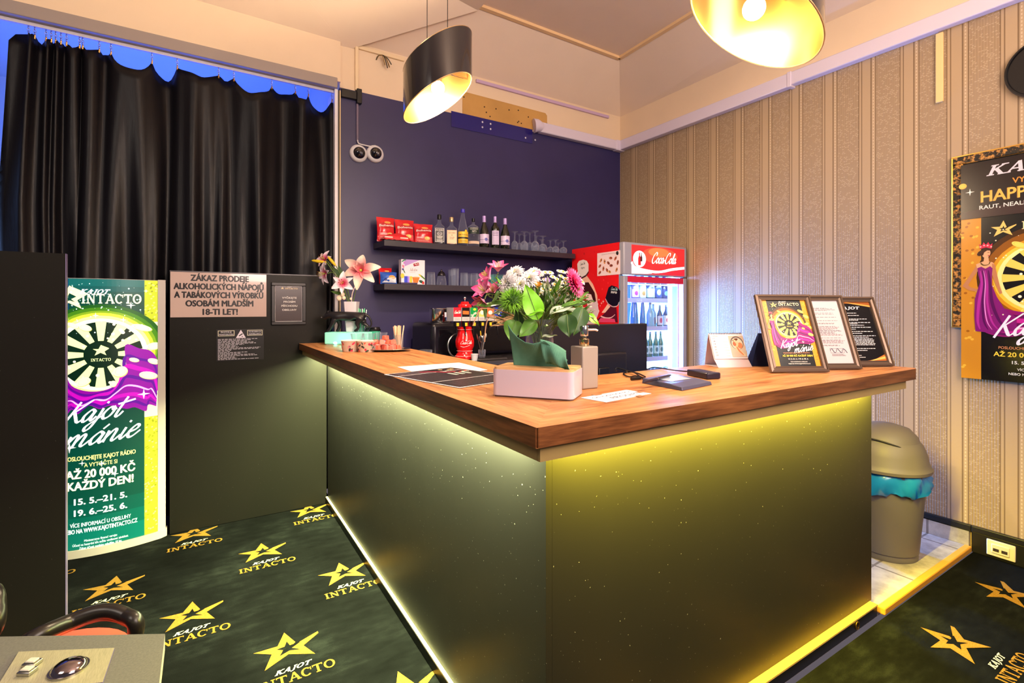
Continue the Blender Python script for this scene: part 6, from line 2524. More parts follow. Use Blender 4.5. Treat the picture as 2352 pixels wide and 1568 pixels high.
for k, (off, sc) in enumerate(((0, 1.0), (.010, .93))):
    mb = MB()
    g = []
    for j in range(15):
        v = j / 14
        row = []
        for i in range(33):
            u = i / 32
            h = top_at(u) * sc
            x = .042 + .140 * u + .022 * v * (u - .35) - .008 * v * (1 - u)
            y = TD * .5 + off - .020 * math.sin(PI * u) * v + .007 * math.sin(7 * u + 1) * v - .012 * v * v
            y += -.016 * max(0, math.sin((u - .62) * 8)) * v if u > .62 else 0
            row.append((x, y, TH - .002 + h * v))
        g.append(row)
    mb.grid(g, m_nap)
    mb.build('napkin', th, angle=180, solid=.0012)
mb = MB()
g = []
for j in range(11):
    v = j / 10
    row = []
    for i in range(15):
        u = i / 14
        x = .128 + .072 * u + .018 * v
        z = TH + .078 - .030 * u - v * (.064 - .018 * u) + .006 * math.sin(3 * u) - .010 * v * u
        y = TD * .5 - .030 - .030 * math.sin(PI * v * .8) * (.4 + .6 * u) + .010 * math.sin(9 * u) * v
        row.append((x, y, z))
    g.append(row)
mb.grid(g, m_nap)
mb.build('napkin', th, angle=180, solid=.0012)

# ---- soap dispenser
p0, p1, p2 = atz(1312, 884, WZ), atz(1338, 895, WZ), atz(1377, 891, WZ)
rz, L_ = frame_to(p1, p2)
th = thing('soap_dispenser', 'square taupe ceramic soap dispenser with a chrome pump', 'soap dispenser', (p1.x, p1.y, ZW), rz)
WS = .060
HS = .126
m_taupe = mat('taupe_ceramic', (150, 140, 132), 0.3, coat=0.3)
mb = MB()
mb.box(0, 0, 0, WS, WS, HS, m_taupe)
mb.build('body', th, bevel=.004, seg=3)
mb = MB()
c_ = (WS / 2, WS / 2, 0)
mb.lathe([(.014, HS), (.015, HS + .002), (.015, HS + .020), (.013, HS + .022), (.0065, HS + .023), (.0065, HS + .030)], mat('pump_gold', (206, 186, 150), 0.15, 1.0), 24, c_)
mb.build('collar', th)
mb = MB()
mb.lathe([(.0115, HS + .030), (.0125, HS + .032), (.0125, HS + .058), (.011, HS + .061), (0, HS + .061)], M_CHROME, 24, c_)
ca = -rz - YAW
dv = Vector((math.cos(ca), math.sin(ca), 0))
cc_ = Vector((WS / 2, WS / 2, HS + .049))
mb.tube([cc_, cc_ + dv * .034, cc_ + dv * .041 + Vector((0, 0, -.003))], [.0042, .0036, .0034], M_CHROME, 10)
mb.build('pump', th)

# ---- papers on the side worktop
cor = [atz(*p, WZ) for p in ((913, 843), (1055, 833), (1120, 850), (985, 866))]
o_ = cor[0]
th = thing('paper_sheet', 'blank white sheet of paper on the side worktop, under the dark menu', 'paper', (o_.x, o_.y, ZW))
mb = MB()
mb.add([(p.x - o_.x, p.y - o_.y, 0) for p in cor] + [(p.x - o_.x, p.y - o_.y, .0008) for p in cor], [(0, 1, 2, 3), (7, 6, 5, 4), (0, 4, 5, 1), (1, 5, 6, 2), (2, 6, 7, 3), (3, 7, 4, 0)], mat('paper_white', (236, 234, 246), .6))
mb.build('sheet', th, smooth=False)
a, b, c_ = atz(955, 855, WZ), atz(1055, 892, WZ), atz(1097, 839.5, WZ)
ex, ey = (c_ - a), (b - a)
rz = math.atan2(ex.y, ex.x)
W_, H_ = ex.length, ey.length
th = thing('menu_card', 'black printed drinks menu lying on the white sheet', 'menu', (b.x, b.y, WZ + .0016), rz)
mb = MB()
mb.box(0, 0, 0, W_, H_, .0008, mat('paper_white', (236, 234, 246), .6))
mb.build('sheet', th, smooth=False)
cv = Canvas(.3)
m_ = .006
cv.rect(m_, m_, W_ - m_, H_ - m_, (26, 20, 26))
cv.rect(m_, H_ * .33, W_ - m_, H_ * .345, (226, 220, 226))
cv.rect(m_, H_ * .80, W_ - m_, H_ * .815, (206, 200, 206), False)
cv.frame(W_ * .06, H_ * .40, W_ * .94, H_ * .78, .0016, (120, 110, 120))
rnd = random.Random(21)
cv.lines(W_ * .08, W_ * .5, H_ * .84, H_ * .94, 4, H_ * .014, (120, 110, 124), rnd, .3)
cv.lines(W_ * .10, W_ * .6, H_ * .44, H_ * .74, 8, H_ * .010, (96, 84, 92), rnd, .5)
cv.lines(W_ * .10, W_ * .9, H_ * .06, H_ * .28, 7, H_ * .010, (96, 88, 96), rnd, .4)
cv.ribbon([(W_ * .40, H_ * .90), (W_ * .55, H_ * .84), (W_ * .62, H_ * .74), (W_ * .75, H_ * .72)], .014, (190, 40, 70))
for k in range(12):
    cv.ell(W_ * (.62 + .3 * rnd.random()), H_ * (.62 + .3 * rnd.random()), .010, .007, ((226, 190, 130), (206, 70, 70), (236, 226, 210))[k % 3], 8, rnd.random() * 3)
for k in range(3):
    cv.rect(W_ * (.55 + .10 * k), H_ * .53, W_ * (.60 + .10 * k), H_ * .66, (206, 216, 210), k == 0)
cv.build('printing', th, M=Matrix.Translation((0, 0, .0011)))

# ---- taped handwritten note
a, b, c_ = atz(1350, 912, WZ), atz(1392, 924.5, WZ), atz(1452, 894, WZ)
ex, ey = c_ - a, a - b
th = thing('handwritten_note', 'small white handwritten note taped to the front worktop', 'note', (b.x, b.y, ZW), math.atan2(ex.y, ex.x))
W_, H_ = ex.length, ey.length
mb = MB()
mb.box(0, 0, 0, W_, H_, .0006, mat('paper_white', (236, 234, 246), .6))
mb.build('sheet', th, smooth=False)
cv = Canvas(.6)
INK = (70, 72, 96)
cv.ribbon([(W_ * (.08 + .035 * i), H_ * (.66 + .06 * (i % 2) + .03 * math.sin(i * 2.2))) for i in range(24)], .0035, INK, thin=.5)
cv.text('PROS\u00cdM', W_ * .56, H_ * .22, H_ * .22, INK, W_ * .56, .0, .1)
cv.build('handwriting', th, M=Matrix.Translation((0, 0, .0008)))
mb = MB()
m_tape = mat('brown_tape', (170, 116, 70), .3)
for (x, y) in ((W_ * .34, H_ - .006), (W_ * .70, -.012), (W_ + -.006, H_ * .3)):
    mb.box(x - .012, y, .0006, x + .014, y + .018, .0010, m_tape)
mb.build('tape', th, smooth=False)

# ---- signature pad, pen, cable and power box
q = [atz(*p, WZ) for p in ((1474, 880), (1566, 858), (1636, 884), (1567, 898))]
o_ = q[3]
ex = q[2] - q[3]
rz = math.atan2(ex.y, ex.x)
W_, D_ = ex.length, (q[0] - q[3]).length
th = thing('signature_pad', 'dark grey signature pad with a small screen lying on the front worktop', 'signature pad', (o_.x, o_.y, ZW), rz)
ang = math.atan2((q[0] - q[3]).y, (q[0] - q[3]).x) - rz
sk = Vector((math.cos(ang), math.sin(ang))) * D_
mb = MB()


def pq(u, v, z):
    return (W_ * u + sk.x * v, sk.y * v, z)


mb.add([pq(0, 0, 0), pq(1, 0, 0), pq(1, 1, 0), pq(0, 1, 0), pq(.01, .02, .010), pq(.99, .02, .010), pq(.99, .28, .014), pq(.01, .28, .014), pq(.98, .99, .016), pq(.02, .99, .016)],
       [(3, 2, 1, 0), (4, 5, 6, 7), (7, 6, 8, 9), (0, 1, 5, 4), (1, 2, 8, 6), (1, 6, 5), (2, 3, 9, 8), (3, 0, 7, 9), (0, 4, 7)], mat('pad_grey', (70, 72, 96), 0.3))
mb.build('body', th, bevel=.002, smooth=False)
mb = MB()
mb.add([pq(.20, .40, .0152), pq(.82, .36, .0150), pq(.86, .80, .0163), pq(.18, .84, .0163)], [(0, 1, 2, 3)], mat('pad_screen', (176, 190, 214), 0.08, spec=.8))
mb.build('screen', th, smooth=False)
pa, pb = atz(1478, 878, WZ + .02), atz(1540, 862, WZ + .02)
th = thing('stylus_pen', 'dark stylus pen resting across the signature pad', 'pen', (pa.x, pa.y, WZ + .0205))
d_ = pb - pa
mb = MB()
mb.tube([Vector((0, 0, 0)), d_ * .04, d_ * .5, d_ * .9, d_ * 1.0], [.002, .0042, .0046, .0044, .003], mat('pen_dark', (40, 34, 50), .25), 10)
mb.build('barrel', th)
mb = MB()
mb.tube([d_ * .46, d_ * .5], .0050, M_STEEL, 10)
mb.build('ring', th)
q = [atz(*p, WZ) for p in ((1577, 862), (1624, 872), (1637, 864))]
rz, L_ = frame_to(q[0], q[1])
th = thing('power_box', 'small black power supply box with a cable on the front worktop', 'power supply', (q[0].x, q[0].y, ZW), rz)
mb = MB()
mb.box(0, 0, 0, L_, .055, .022, mat('adapter_black', (26, 24, 44), 0.35))
mb.build('case', th, bevel=.004)
mb = MB()
inv = (Matrix.Translation((q[0].x, q[0].y, ZW)) @ Matrix.Rotation(rz, 4, 'Z')).inverted()


def wl(px, py, dz=.005):
    p = atz(px, py, WZ)
    return inv @ Vector((p.x, p.y, WZ + dz))


mb.tube(catmull([(.0, .028, .011), wl(1558, 854), wl(1530, 850), wl(1502, 846), wl(1486, 851)], 6), .0028, M_BLACK, 6)
mb.build('cable', th)
th = thing('usb_cable', 'black USB cable looped beside the signature pad', 'cable', (0, 0, 0))
mb = MB()
P_ = [(1478, 872), (1462, 866), (1445, 868), (1432, 862), (1438, 858), (1455, 860), (1470, 870), (1480, 874)]
mb.tube(catmull([tuple(atz(x, y, WZ)[:2]) + (WZ + .0045 + (.004 if i > 4 else 0),) for i, (x, y) in enumerate(P_)], 6), .0026, M_BLACK, 6)
P_ = [(1482, 872), (1466, 864), (1440, 857), (1420, 851), (1413, 853), (1416, 858)]
mb.tube(catmull([tuple(atz(x, y, WZ)[:2]) + (WZ + .010,) for x, y in P_], 6), .0026, M_BLACK, 6)
mb.build('lead', th)
mb = MB()
a, b = atz(1450, 874, WZ), atz(1470, 872, WZ)
mb.tube([(a.x, a.y, WZ + .006), (b.x, b.y, WZ + .006)], .0055, M_BLACK, 10)
mb.build('plug', th)

# ---- desk calendar
a, b = atz(1650, 844, WZ), atz(1728, 842.5, WZ)
rz, L_ = frame_to(a, b)
ab = atz(1620, 837, WZ)
th = thing('desk_calendar', 'white spiral desk calendar standing like a tent beside the photo frames', 'calendar', (a.x, a.y, ZW), rz)
inv = (Matrix.Translation((a.x, a.y, ZW)) @ Matrix.Rotation(rz, 4, 'Z')).inverted()
bk = inv @ Vector((ab.x, ab.y, ZW))
CH = .135
ap = Vector((-.018, bk.y * .42, CH))      # apex
mp = mat('calendar_card', (222, 204, 214), .5)
mb = MB()
dx = Vector((L_, 0, 0))
f0, f1 = Vector((0, 0, 0)), Vector((-.012, .012, .032))
bk0 = Vector((bk.x * .55, bk.y, 0))
mb.add([f0, f0 + dx, f1 + dx, f1, ap, ap + dx, bk0, bk0 + dx], [(0, 1, 2, 3), (3, 2, 5, 4), (4, 5, 7, 6), (6, 7, 1, 0)], mp)
mb.build('stand', th, smooth=False, solid=.002)
# pages in front
up = (ap - f1).normalized()
wdx = (dx).normalized()
HP = (ap - f1).length
Mp = plane_M(f1 - Vector((0, .004, -.002)), wdx, up)
mb = MB(Mp)
mb.box(.002, .0, -.002, L_ - .002, HP - .006, .001, mat('calendar_page', (238, 230, 240), .5))
mb.build('pages', th, smooth=False)
cv = Canvas(.5)
cv.text('\u010cERVENEC', L_ * .16, HP * .86, HP * .032, (40, 36, 40), L_ * .2, .02)
for i in range(7):
    yy = HP * (.76 - .108 * i)
    cv.text(str(17 + i), L_ * .10, yy, HP * .05, (30, 28, 32) if i < 6 else (190, 60, 60), L_ * .06, .02)
    cv.rect(L_ * .05, yy - HP * .03, L_ * .50, yy - HP * .025, (170, 160, 170))
    cv.lines(L_ * .36, L_ * .5, yy, yy, 1, HP * .008, (150, 140, 150), rnd, .2)
cv.rect(L_ * .54, HP * .06, L_ * .985, HP * .88, (206, 190, 176))
cv.ell(L_ * .76, HP * .60, L_ * .19, HP * .26, (104, 92, 96), 24)
cv.ell(L_ * .76, HP * .58, L_ * .165, HP * .23, (232, 214, 196), 24)
cv.ell(L_ * .68, HP * .56, L_ * .055, HP * .09, (222, 120, 90), 16, .3)
cv.ell(L_ * .83, HP * .50, L_ * .075, HP * .12, (232, 140, 100), 16, -.4)
cv.ell(L_ * .72, HP * .72, L_ * .09, HP * .05, (110, 66, 50), 14, .3)
cv.ribbon([(L_ * .66, HP * .74), (L_ * .76, HP * .58), (L_ * .72, HP * .40), (L_ * .84, HP * .20), (L_ * .93, HP * .10)], L_ * .10, (240, 204, 166), taper=True)
cv.ribbon([(L_ * .72, HP * .46), (L_ * .78, HP * .28), (L_ * .88, HP * .12)], L_ * .05, (206, 130, 96), taper=True)
cv.build('page_print', th, M=Mp @ Matrix.Translation((0, 0, .0014)))
mb = MB()
for i in range(20):
    x = L_ * (.04 + .92 * i / 19)
    c0 = ap + wdx * x
    mb.tube([c0 + Vector((0, .006 * math.cos(t_), -.004 + .007 * math.sin(t_))) for t_ in [2 * PI * k / 8 for k in range(8)]], .0011, M_BLACK, 4, closed=True)
mb.build('spiral_binding', th)

# ---- photo frames
m_pew = mat('frame_pewter', (108, 90, 78), 0.32, 0.6)


def photo_frame(label, p_left, p_right, height, lean, art):
    rz, W = frame_to(p_left, p_right)
    th = thing('photo_frame', label, 'picture frame', (p_left.x, p_left.y, ZW), rz)
    R_ = Matrix.Rotation(-lean, 4, 'X')
    FBW = .022
    mb = MB(R_ @ plane_M((0, 0, .001), (1, 0, 0), (0, 0, 1)))
    # three stepped members, mitred
    for (e0, e1, h0, h1) in ((0, .008, .014, .016), (.008, .015, .012, .009), (.015, FBW, .009, .011)):
        o_, i_ = [(e0, e0), (W - e0, e0), (W - e0, height - e0), (e0, height - e0)], [(e1, e1), (W - e1, e1), (W - e1, height - e1), (e1, height - e1)]
        v = [(x, y, h0) for x, y in o_] + [(x, y, h1) for x, y in i_] + [(x, y, 0) for x, y in o_] + [(x, y, 0) for x, y in i_]
        f = []
        for k in range(4):
            n_ = (k + 1) % 4
            f += [(k, n_, 4 + n_, 4 + k), (8 + k, 8 + n_, n_, k), (4 + k, 4 + n_, 12 + n_, 12 + k), (12 + k, 12 + n_, 8 + n_, 8 + k)]
        mb.add(v, f, m_pew)
    mb.build('frame', th, smooth=False)
    mb = MB(R_ @ plane_M((0, 0, .001), (1, 0, 0), (0, 0, 1)))
    mb.box(FBW - .004, FBW - .004, .0005, W - FBW + .004, height - FBW + .004, .004, mat('frame_back', (60, 42, 30), .6))
    mb.build('backing', th, smooth=False)
    cv = Canvas(.25)
    cv.at(FBW - .003, FBW - .003)
    art(cv, W - 2 * FBW + .006, height - 2 * FBW + .006)
    cv.build('print', th, M=R_ @ plane_M((0, -.0052, .001), (1, 0, 0), (0, 0, 1)), eps=.00003)
    # strut
    top = R_ @ Vector((W / 2, .001, height * .78))
    fy = top.y + math.tan(.16) * top.z
    mb = MB()
    w2 = .035
    mb.add([(W / 2 - w2 * .7, top.y, top.z), (W / 2 + w2 * .7, top.y, top.z), (W / 2 + w2, fy, .0), (W / 2 - w2, fy, .0),
            (W / 2 - w2 * .7, top.y + .004, top.z), (W / 2 + w2 * .7, top.y + .004, top.z), (W / 2 + w2, fy + .004, .0), (W / 2 - w2, fy + .004, .0)],
           [(0, 1, 2, 3), (7, 6, 5, 4), (0, 4, 5, 1), (1, 5, 6, 2), (2, 6, 7, 3), (3, 7, 4, 0)], mat('strut_brown', (92, 56, 28), .6))
    mb.build('strut', th, smooth=False)
    return th


def art_letter(cv, W, Hh):
    rnd = random.Random(31)
    cv.rect(0, 0, W, Hh, (188, 178, 184))
    G = (96, 84, 92)
    cv.lines(W * .18, W * .38, Hh * .92, Hh * .92, 1, Hh * .010, (50, 40, 46), rnd, .1)
    for y0, y1, n in ((.83, .87, 4), (.77, .79, 2), (.72, .725, 1), (.665, .67, 1), (.62, .63, 2), (.44, .58, 12), (.395, .40, 1), (.32, .37, 5), (.28, .29, 2)):
        cv.lines(W * .04, W * .92, Hh * y0, Hh * y1, n, Hh * .006, G, rnd, .25)
    cv.frame(W * .54, Hh * .17, W * .84, Hh * .24, .0012, (80, 76, 96))
    cv.ribbon([(W * (.54 + .04 * i), Hh * (.205 + .035 * math.sin(i * 1.9))) for i in range(10)], .003, (60, 58, 80))
    cv.lines(W * .56, W * .86, Hh * .13, Hh * .15, 3, Hh * .006, G, rnd, .2)


def art_rules(cv, W, Hh):
    rnd = random.Random(32)
    cv.rect(0, 0, W, Hh, (14, 11, 14))
    cv.poly([(0, Hh), (W, Hh), (W, Hh * .90), (W * .5, Hh * .965), (0, Hh * .97)], (150, 84, 36))
    cv.poly([(W * .3, Hh), (W, Hh * .93), (W, Hh * .90), (W * .5, Hh * .965)], (226, 150, 70))
    cv.poly([(W * .35, 0), (W, 0), (W, Hh * .12), (W * .7, Hh * .03)], (190, 100, 40))
    cv.poly([(W * .5, 0), (W, Hh * .05), (W, Hh * .09)], (240, 170, 90))
    cv.slab('KAJOT', W * .44, Hh * .865, Hh * .045, (240, 236, 240), W * .52, .3)
    LI = (226, 220, 224)
    for y, e in ((.80, .6), (.76, .65), (.70, .85), (.68, .6), (.64, .92), (.62, .55), (.595, .72), (.56, .90), (.53, .45), (.49, .92), (.46, .6), (.42, .98), (.395, .75), (.37, .85), (.35, .88), (.33, .88), (.31, .86), (.29, .9), (.27, .86), (.21, .85), (.18, .6), (.10, .4), (.07, .5)):
        cv.lines(W * .10, W * (.10 + .84 * e), Hh * y, Hh * y, 1, Hh * .009, LI, rnd, .02)


pl, pr = atz(1769, 857, WZ), atz(1901, 856, WZ)
FHt = .310
photo_frame('photo frame with the casino woman advert, nearest the calendar', pl, pr, FHt, .38, kajot_art)
d_ = (pr - pl)
pr2 = atz(1976, 849, WZ)
photo_frame('photo frame with the typed white letter, between the other two', pr2 - d_ * 1.02, pr2, FHt, .38, art_letter)
pr3 = atz(2050, 842, WZ)
photo_frame('photo frame with the black rules sheet, at the end of the worktop', pr3 - d_ * 1.0, pr3, FHt * .985, .38, art_rules)
# dark easel back of the first frame, modelled as its own piece
a = atz(1728, 842, WZ)
th = thing('frame_easel', 'dark easel back leaning behind the first photo frame', 'holder', (a.x + .012, a.y + .01, ZW), -.56)
mb = MB()
mb.add([(0, 0, 0), (.10, 0, 0), (.10, .06, 0), (0, .06, 0), (.045, .030, .135), (.10, .030, .135), (.10, .040, .135), (.045, .040, .135)],
       [(3, 2, 1, 0), (4, 5, 6, 7), (0, 1, 5, 4), (1, 2, 6, 5), (2, 3, 7, 6), (3, 0, 4, 7)], mat('easel_navy', (22, 26, 50), .3))
mb.build('shell', th, smooth=False)

# ---- monitor behind the front run
MY = 1.60
x0, x1 = aty(1240, 741, MY).x, aty(1482, 741, MY).x
zt, zb = aty(1482, 742, MY).z, .955
th = thing('monitor', 'large black monitor seen from behind, standing below the front worktop', 'monitor', ((x0 + x1) / 2, MY, .832))
hw = (x1 - x0) / 2
mb = MB()
mb.box(-hw, -.012, zb - .832, hw, .012, zt - .832, mat('monitor_black', (18, 17, 26), 0.4))
mb.build('back_shell', th, bevel=.004)
mb = MB()
mb.box(-hw + .008, .0122, zb - .832 + .012, hw - .008, .014, zt - .832 - .008, mat('screen_dark', (8, 10, 16), 0.1))
mb.build('screen', th, smooth=False)
mb = MB()
mb.box(-hw * .5, -.035, .17, hw * .5, -.0125, .36, mat('monitor_black', (18, 17, 26), 0.4))
mb.build('housing', th, bevel=.01)
mb = MB()
mb.box(-.03, -.05, 0.012, .03, -.036, .30, M_BLACK)
mb.box(-.12, -.12, 0, .12, .08, .012, M_BLACK)
mb.build('stand', th, bevel=.003)

# ---- panther on its lit block
a, b = atz(745, 792, WZ), atz(846, 792, WZ)
rz, L_ = frame_to(a, b)
th = thing('lit_acrylic_block', 'frosted block glowing turquoise at the far end of the side worktop', 'light block', (a.x, a.y, ZW), rz)
BH = .082
m_acr = mat('acrylic', (150, 236, 214), 0.35, em=.22, emcol=(60, 236, 190))
mb = MB()
mb.box(0, 0, 0.004, L_, .115, BH, m_acr)
mb.build('block', th, bevel=.006)
mb = MB()
for u in (.25, .62):
    mb.sphere((L_ * u, -.001, .012), .010, mat('acrylic_led', (190, 255, 236), .3, em=9.0, emcol=(90, 255, 210)), 12, 8, (1.3, .35, 1))
mb.build('led', th)
mb = MB()
mb.box(.01, .01, 0, L_ - .01, .105, .004, M_WHITE)
mb.build('foot', th, smooth=False)
lp = Matrix.Rotation(rz, 4, 'Z') @ Vector((L_ * .45, -.03, 0))
light('block_light', 'POINT', (a.x + lp.x, a.y + lp.y, WZ + .035), .12, (.12, 1.0, .68), radius=.03)

BL = Matrix.Translation((a.x, a.y, ZW + BH)) @ Matrix.Rotation(rz, 4, 'Z')
th = thing('panther_figurine', 'black striding panther figurine standing on the glowing block', 'figurine', BL @ Vector((L_ * .47, .045, .0008)), rz)
S3 = 1.02 * L_ / .30


def skin_body(name, nodes, edges, m, parent, subd=2):
    me = bpy.data.meshes.new(name)
    me.from_pydata([n_[0] for n_ in nodes], edges, [])
    o = bpy.data.objects.new(name, me)
    C.objects.link(o)
    o.parent = parent
    md = o.modifiers.new('skin', 'SKIN')
    sv = me.skin_vertices[0].data
    for i, n_ in enumerate(nodes):
        r = n_[1]
        sv[i].radius = r if isinstance(r, tuple) else (r, r)
        sv[i].use_root = (i == 0)
    md.use_smooth_shade = True
    md2 = o.modifiers.new('subd', 'SUBSURF')
    md2.levels = subd
    md2.render_levels = subd
    me.materials.append(m)
    return o


def q3(x, y, z):
    return (x * S3, y * S3, z * S3)


# facing -x; z up; metres
nodes = [
    (q3(.085, 0, .112), .031), (q3(.03, 0, .108), .029), (q3(-.03, 0, .106), .031), (q3(-.075, 0, .118), .030), (q3(-.106, 0, .117), .021), (q3(-.131, 0, .112), .0235), (q3(-.153, 0, .100), .0150), (q3(-.164, 0, .095), .0105),
    # front legs 8..
    (q3(-.082, -.022, .088), .019), (q3(-.088, -.026, .058), .0125), (q3(-.105, -.027, .028), .010), (q3(-.118, -.027, .009), .009), (q3(-.132, -.027, .006), .0075),
    (q3(-.072, .022, .088), .019), (q3(-.058, .026, .055), .0125), (q3(-.066, .026, .026), .010), (q3(-.072, .026, .009), .009), (q3(-.086, .026, .006), .0075),
    # hind legs 18..
    (q3(.092, -.022, .084), .023), (q3(.070, -.026, .055), .0145), (q3(.086, -.027, .034), .0095), (q3(.072, -.027, .012), .0085), (q3(.054, -.027, .007), .008),
    (q3(.100, .022, .084), .022), (q3(.104, .026, .055), .0145), (q3(.134, .026, .036), .0095), (q3(.128, .026, .012), .0085), (q3(.110, .026, .007), .008),
    # tail 28..
    (q3(.118, 0, .120), .012), (q3(.145, .004, .104), .0075), (q3(.160, .008, .075), .0065), (q3(.162, .008, .048), .006), (q3(.150, .006, .032), .006), (q3(.130, .004, .030), .006), (q3(.118, .003, .038), .005),
]
nodes = [(p, r * S3 * (1.12 if i in (0, 1, 2) else 1.2 if i in (3, 4, 5, 6, 7) else 1.22 if i < 28 else 1.0)) for i, (p, r) in enumerate(nodes)]
edges = [(i, i + 1) for i in range(7)] + [(3, 8), (8, 9), (9, 10), (10, 11), (11, 12), (3, 13), (13, 14), (14, 15), (15, 16), (16, 17), (0, 18), (18, 19), (19, 20), (20, 21), (21, 22),
                                        (0, 23), (23, 24), (24, 25), (25, 26), (26, 27), (0, 28), (28, 29), (29, 30), (30, 31), (31, 32), (32, 33), (33, 34)]
m_pan = mat('panther_black', (24, 22, 28), 0.36, spec=.5)
skin_body('body', nodes, edges, m_pan, th)
mb = MB()
for s in (-1, 1):
    mb.lathe([(.010, 0), (.0095, .006), (.005, .013), (0, .015)], m_pan, 12, xf=Matrix.Scale(S3, 4) @ Matrix.Translation((-.122, s * .020, .132)) @ Matrix.Rotation(s * -.4, 4, 'X'), sx=.5)
mb.build('ears', th)
mb = MB()
for s in (-1, 1):
    mb.sphere(q3(-.151, s * .0135, .113), .0030 * S3, mat('panther_eye', (150, 150, 150), .2), 8, 6)
mb.sphere(q3(-.1755, 0, .0985), .0045 * S3, mat('panther_nose', (110, 104, 110), .3), 8, 6)
mb.build('face_details', th)

# ---- white vase with artificial lilies, behind the panther
VB = BL @ Vector((L_ * .52, .088, .0008))
th = thing('white_vase', 'tapered square white vase holding pink lilies behind the panther', 'vase', VB, rz)
VH = .202
mb = MB()
mb.sqlathe([(.028, .028, 0), (.030, .030, .004), (.044, .044, VH), (.041, .041, VH), (.036, .036, VH - .02)], mat('vase_white', (214, 206, 218), 0.25, coat=.3), 32, 10)
mb.build('body', th, angle=30)


# ================================================================== FLOWERS
def petal_grid(L, W, cup, curl, tipw=.0, n=8, m_=5, wave=0.0):
    g = []
    for i in range(n + 1):
        u = i / n
        wd = W * (math.sin(PI * min(1, u * .92 + .06)) ** .8) * (1 - tipw * u)
        row = []
        for j in range(m_ + 1):
            v = j / m_ * 2 - 1
            a = curl * u
            r = L * u
            z = (L / curl) * (1 - math.cos(a)) if abs(curl) > 1e-3 else 0
            x = (L / curl) * math.sin(a) if abs(curl) > 1e-3 else r
            row.append((x, v * wd / 2, z + cup * wd * v * v + wave * L * math.sin(9 * u + 2) * abs(v)))
        g.append(row)
    return g


def m_petal(name, inner, outer, r0, r1, rough=.5):
    m = mat(name, outer, rough)
    t = NT(m)
    ln_ = t.n('ShaderNodeVectorMath', operation='LENGTH')
    t.l(t.coords(), ln_.inputs[0])
    f = t.math('DIVIDE', t.math('SUBTRACT', ln_.outputs['Value'], r0), r1 - r0)
    n_ = t.noise(t.coords(), 90, 2)
    f2 = t.math('ADD', f, t.math('MULTIPLY', t.math('SUBTRACT', n_, 0.5), 0.25))
    t.l(t.ramp(f2, [(0.0, lin(inner)), (0.5, lin(tuple((a + b) / 2 for a, b in zip(inner, outer)))), (1.0, lin(outer))]), t.b.inputs['Base Color'])
    return m


m_lily = m_petal('lily_petal', (214, 40, 92), (246, 226, 236), .012, .048)
m_lily2 = m_petal('lily_petal_full', (226, 92, 112), (240, 222, 206), .025, .095)
m_alst = m_petal('alstroemeria_petal', (240, 190, 206), (222, 70, 140), .008, .040)
m_mum = m_petal('chrysanthemum_petal', (236, 230, 190), (246, 244, 246), .003, .02)
m_gerb = m_petal('gerbera_petal', (206, 40, 110), (240, 100, 160), .01, .05)
m_daisy = mat('daisy_white', (244, 242, 240), .5)
m_yel = mat('pollen_yellow', (226, 196, 60), .7)
m_yg = mat('centre_green', (176, 186, 70), .7)
m_stem = mat('stem_green', (96, 122, 60), .55)
m_leaf = mat('leaf_green', (84, 130, 46), .4)
m_leafd = mat('leaf_dark', (50, 84, 40), .4)
m_leafl = mat('leaf_bright', (120, 196, 40), .4)
m_leafp = mat('leaf_pale', (190, 206, 180), .45)
for m_ in (m_leaf, m_leafd, m_leafl):
    t = NT(m_)
    c0 = tuple(m_.node_tree.nodes['Principled BSDF'].inputs['Base Color'].default_value)
    n_ = t.noise(t.coords(), 30, 4)
    t.l(t.mix(n_, tuple(v * .7 for v in c0[:3]) + (1,), tuple(min(1, v * 1.35) for v in c0[:3]) + (1,)), t.b.inputs['Base Color'])


def aim(dirv, roll=0.0):
    return Vector(dirv).normalized().to_track_quat('Z', 'Y').to_matrix().to_4x4() @ Matrix.Rotation(roll, 4, 'Z')


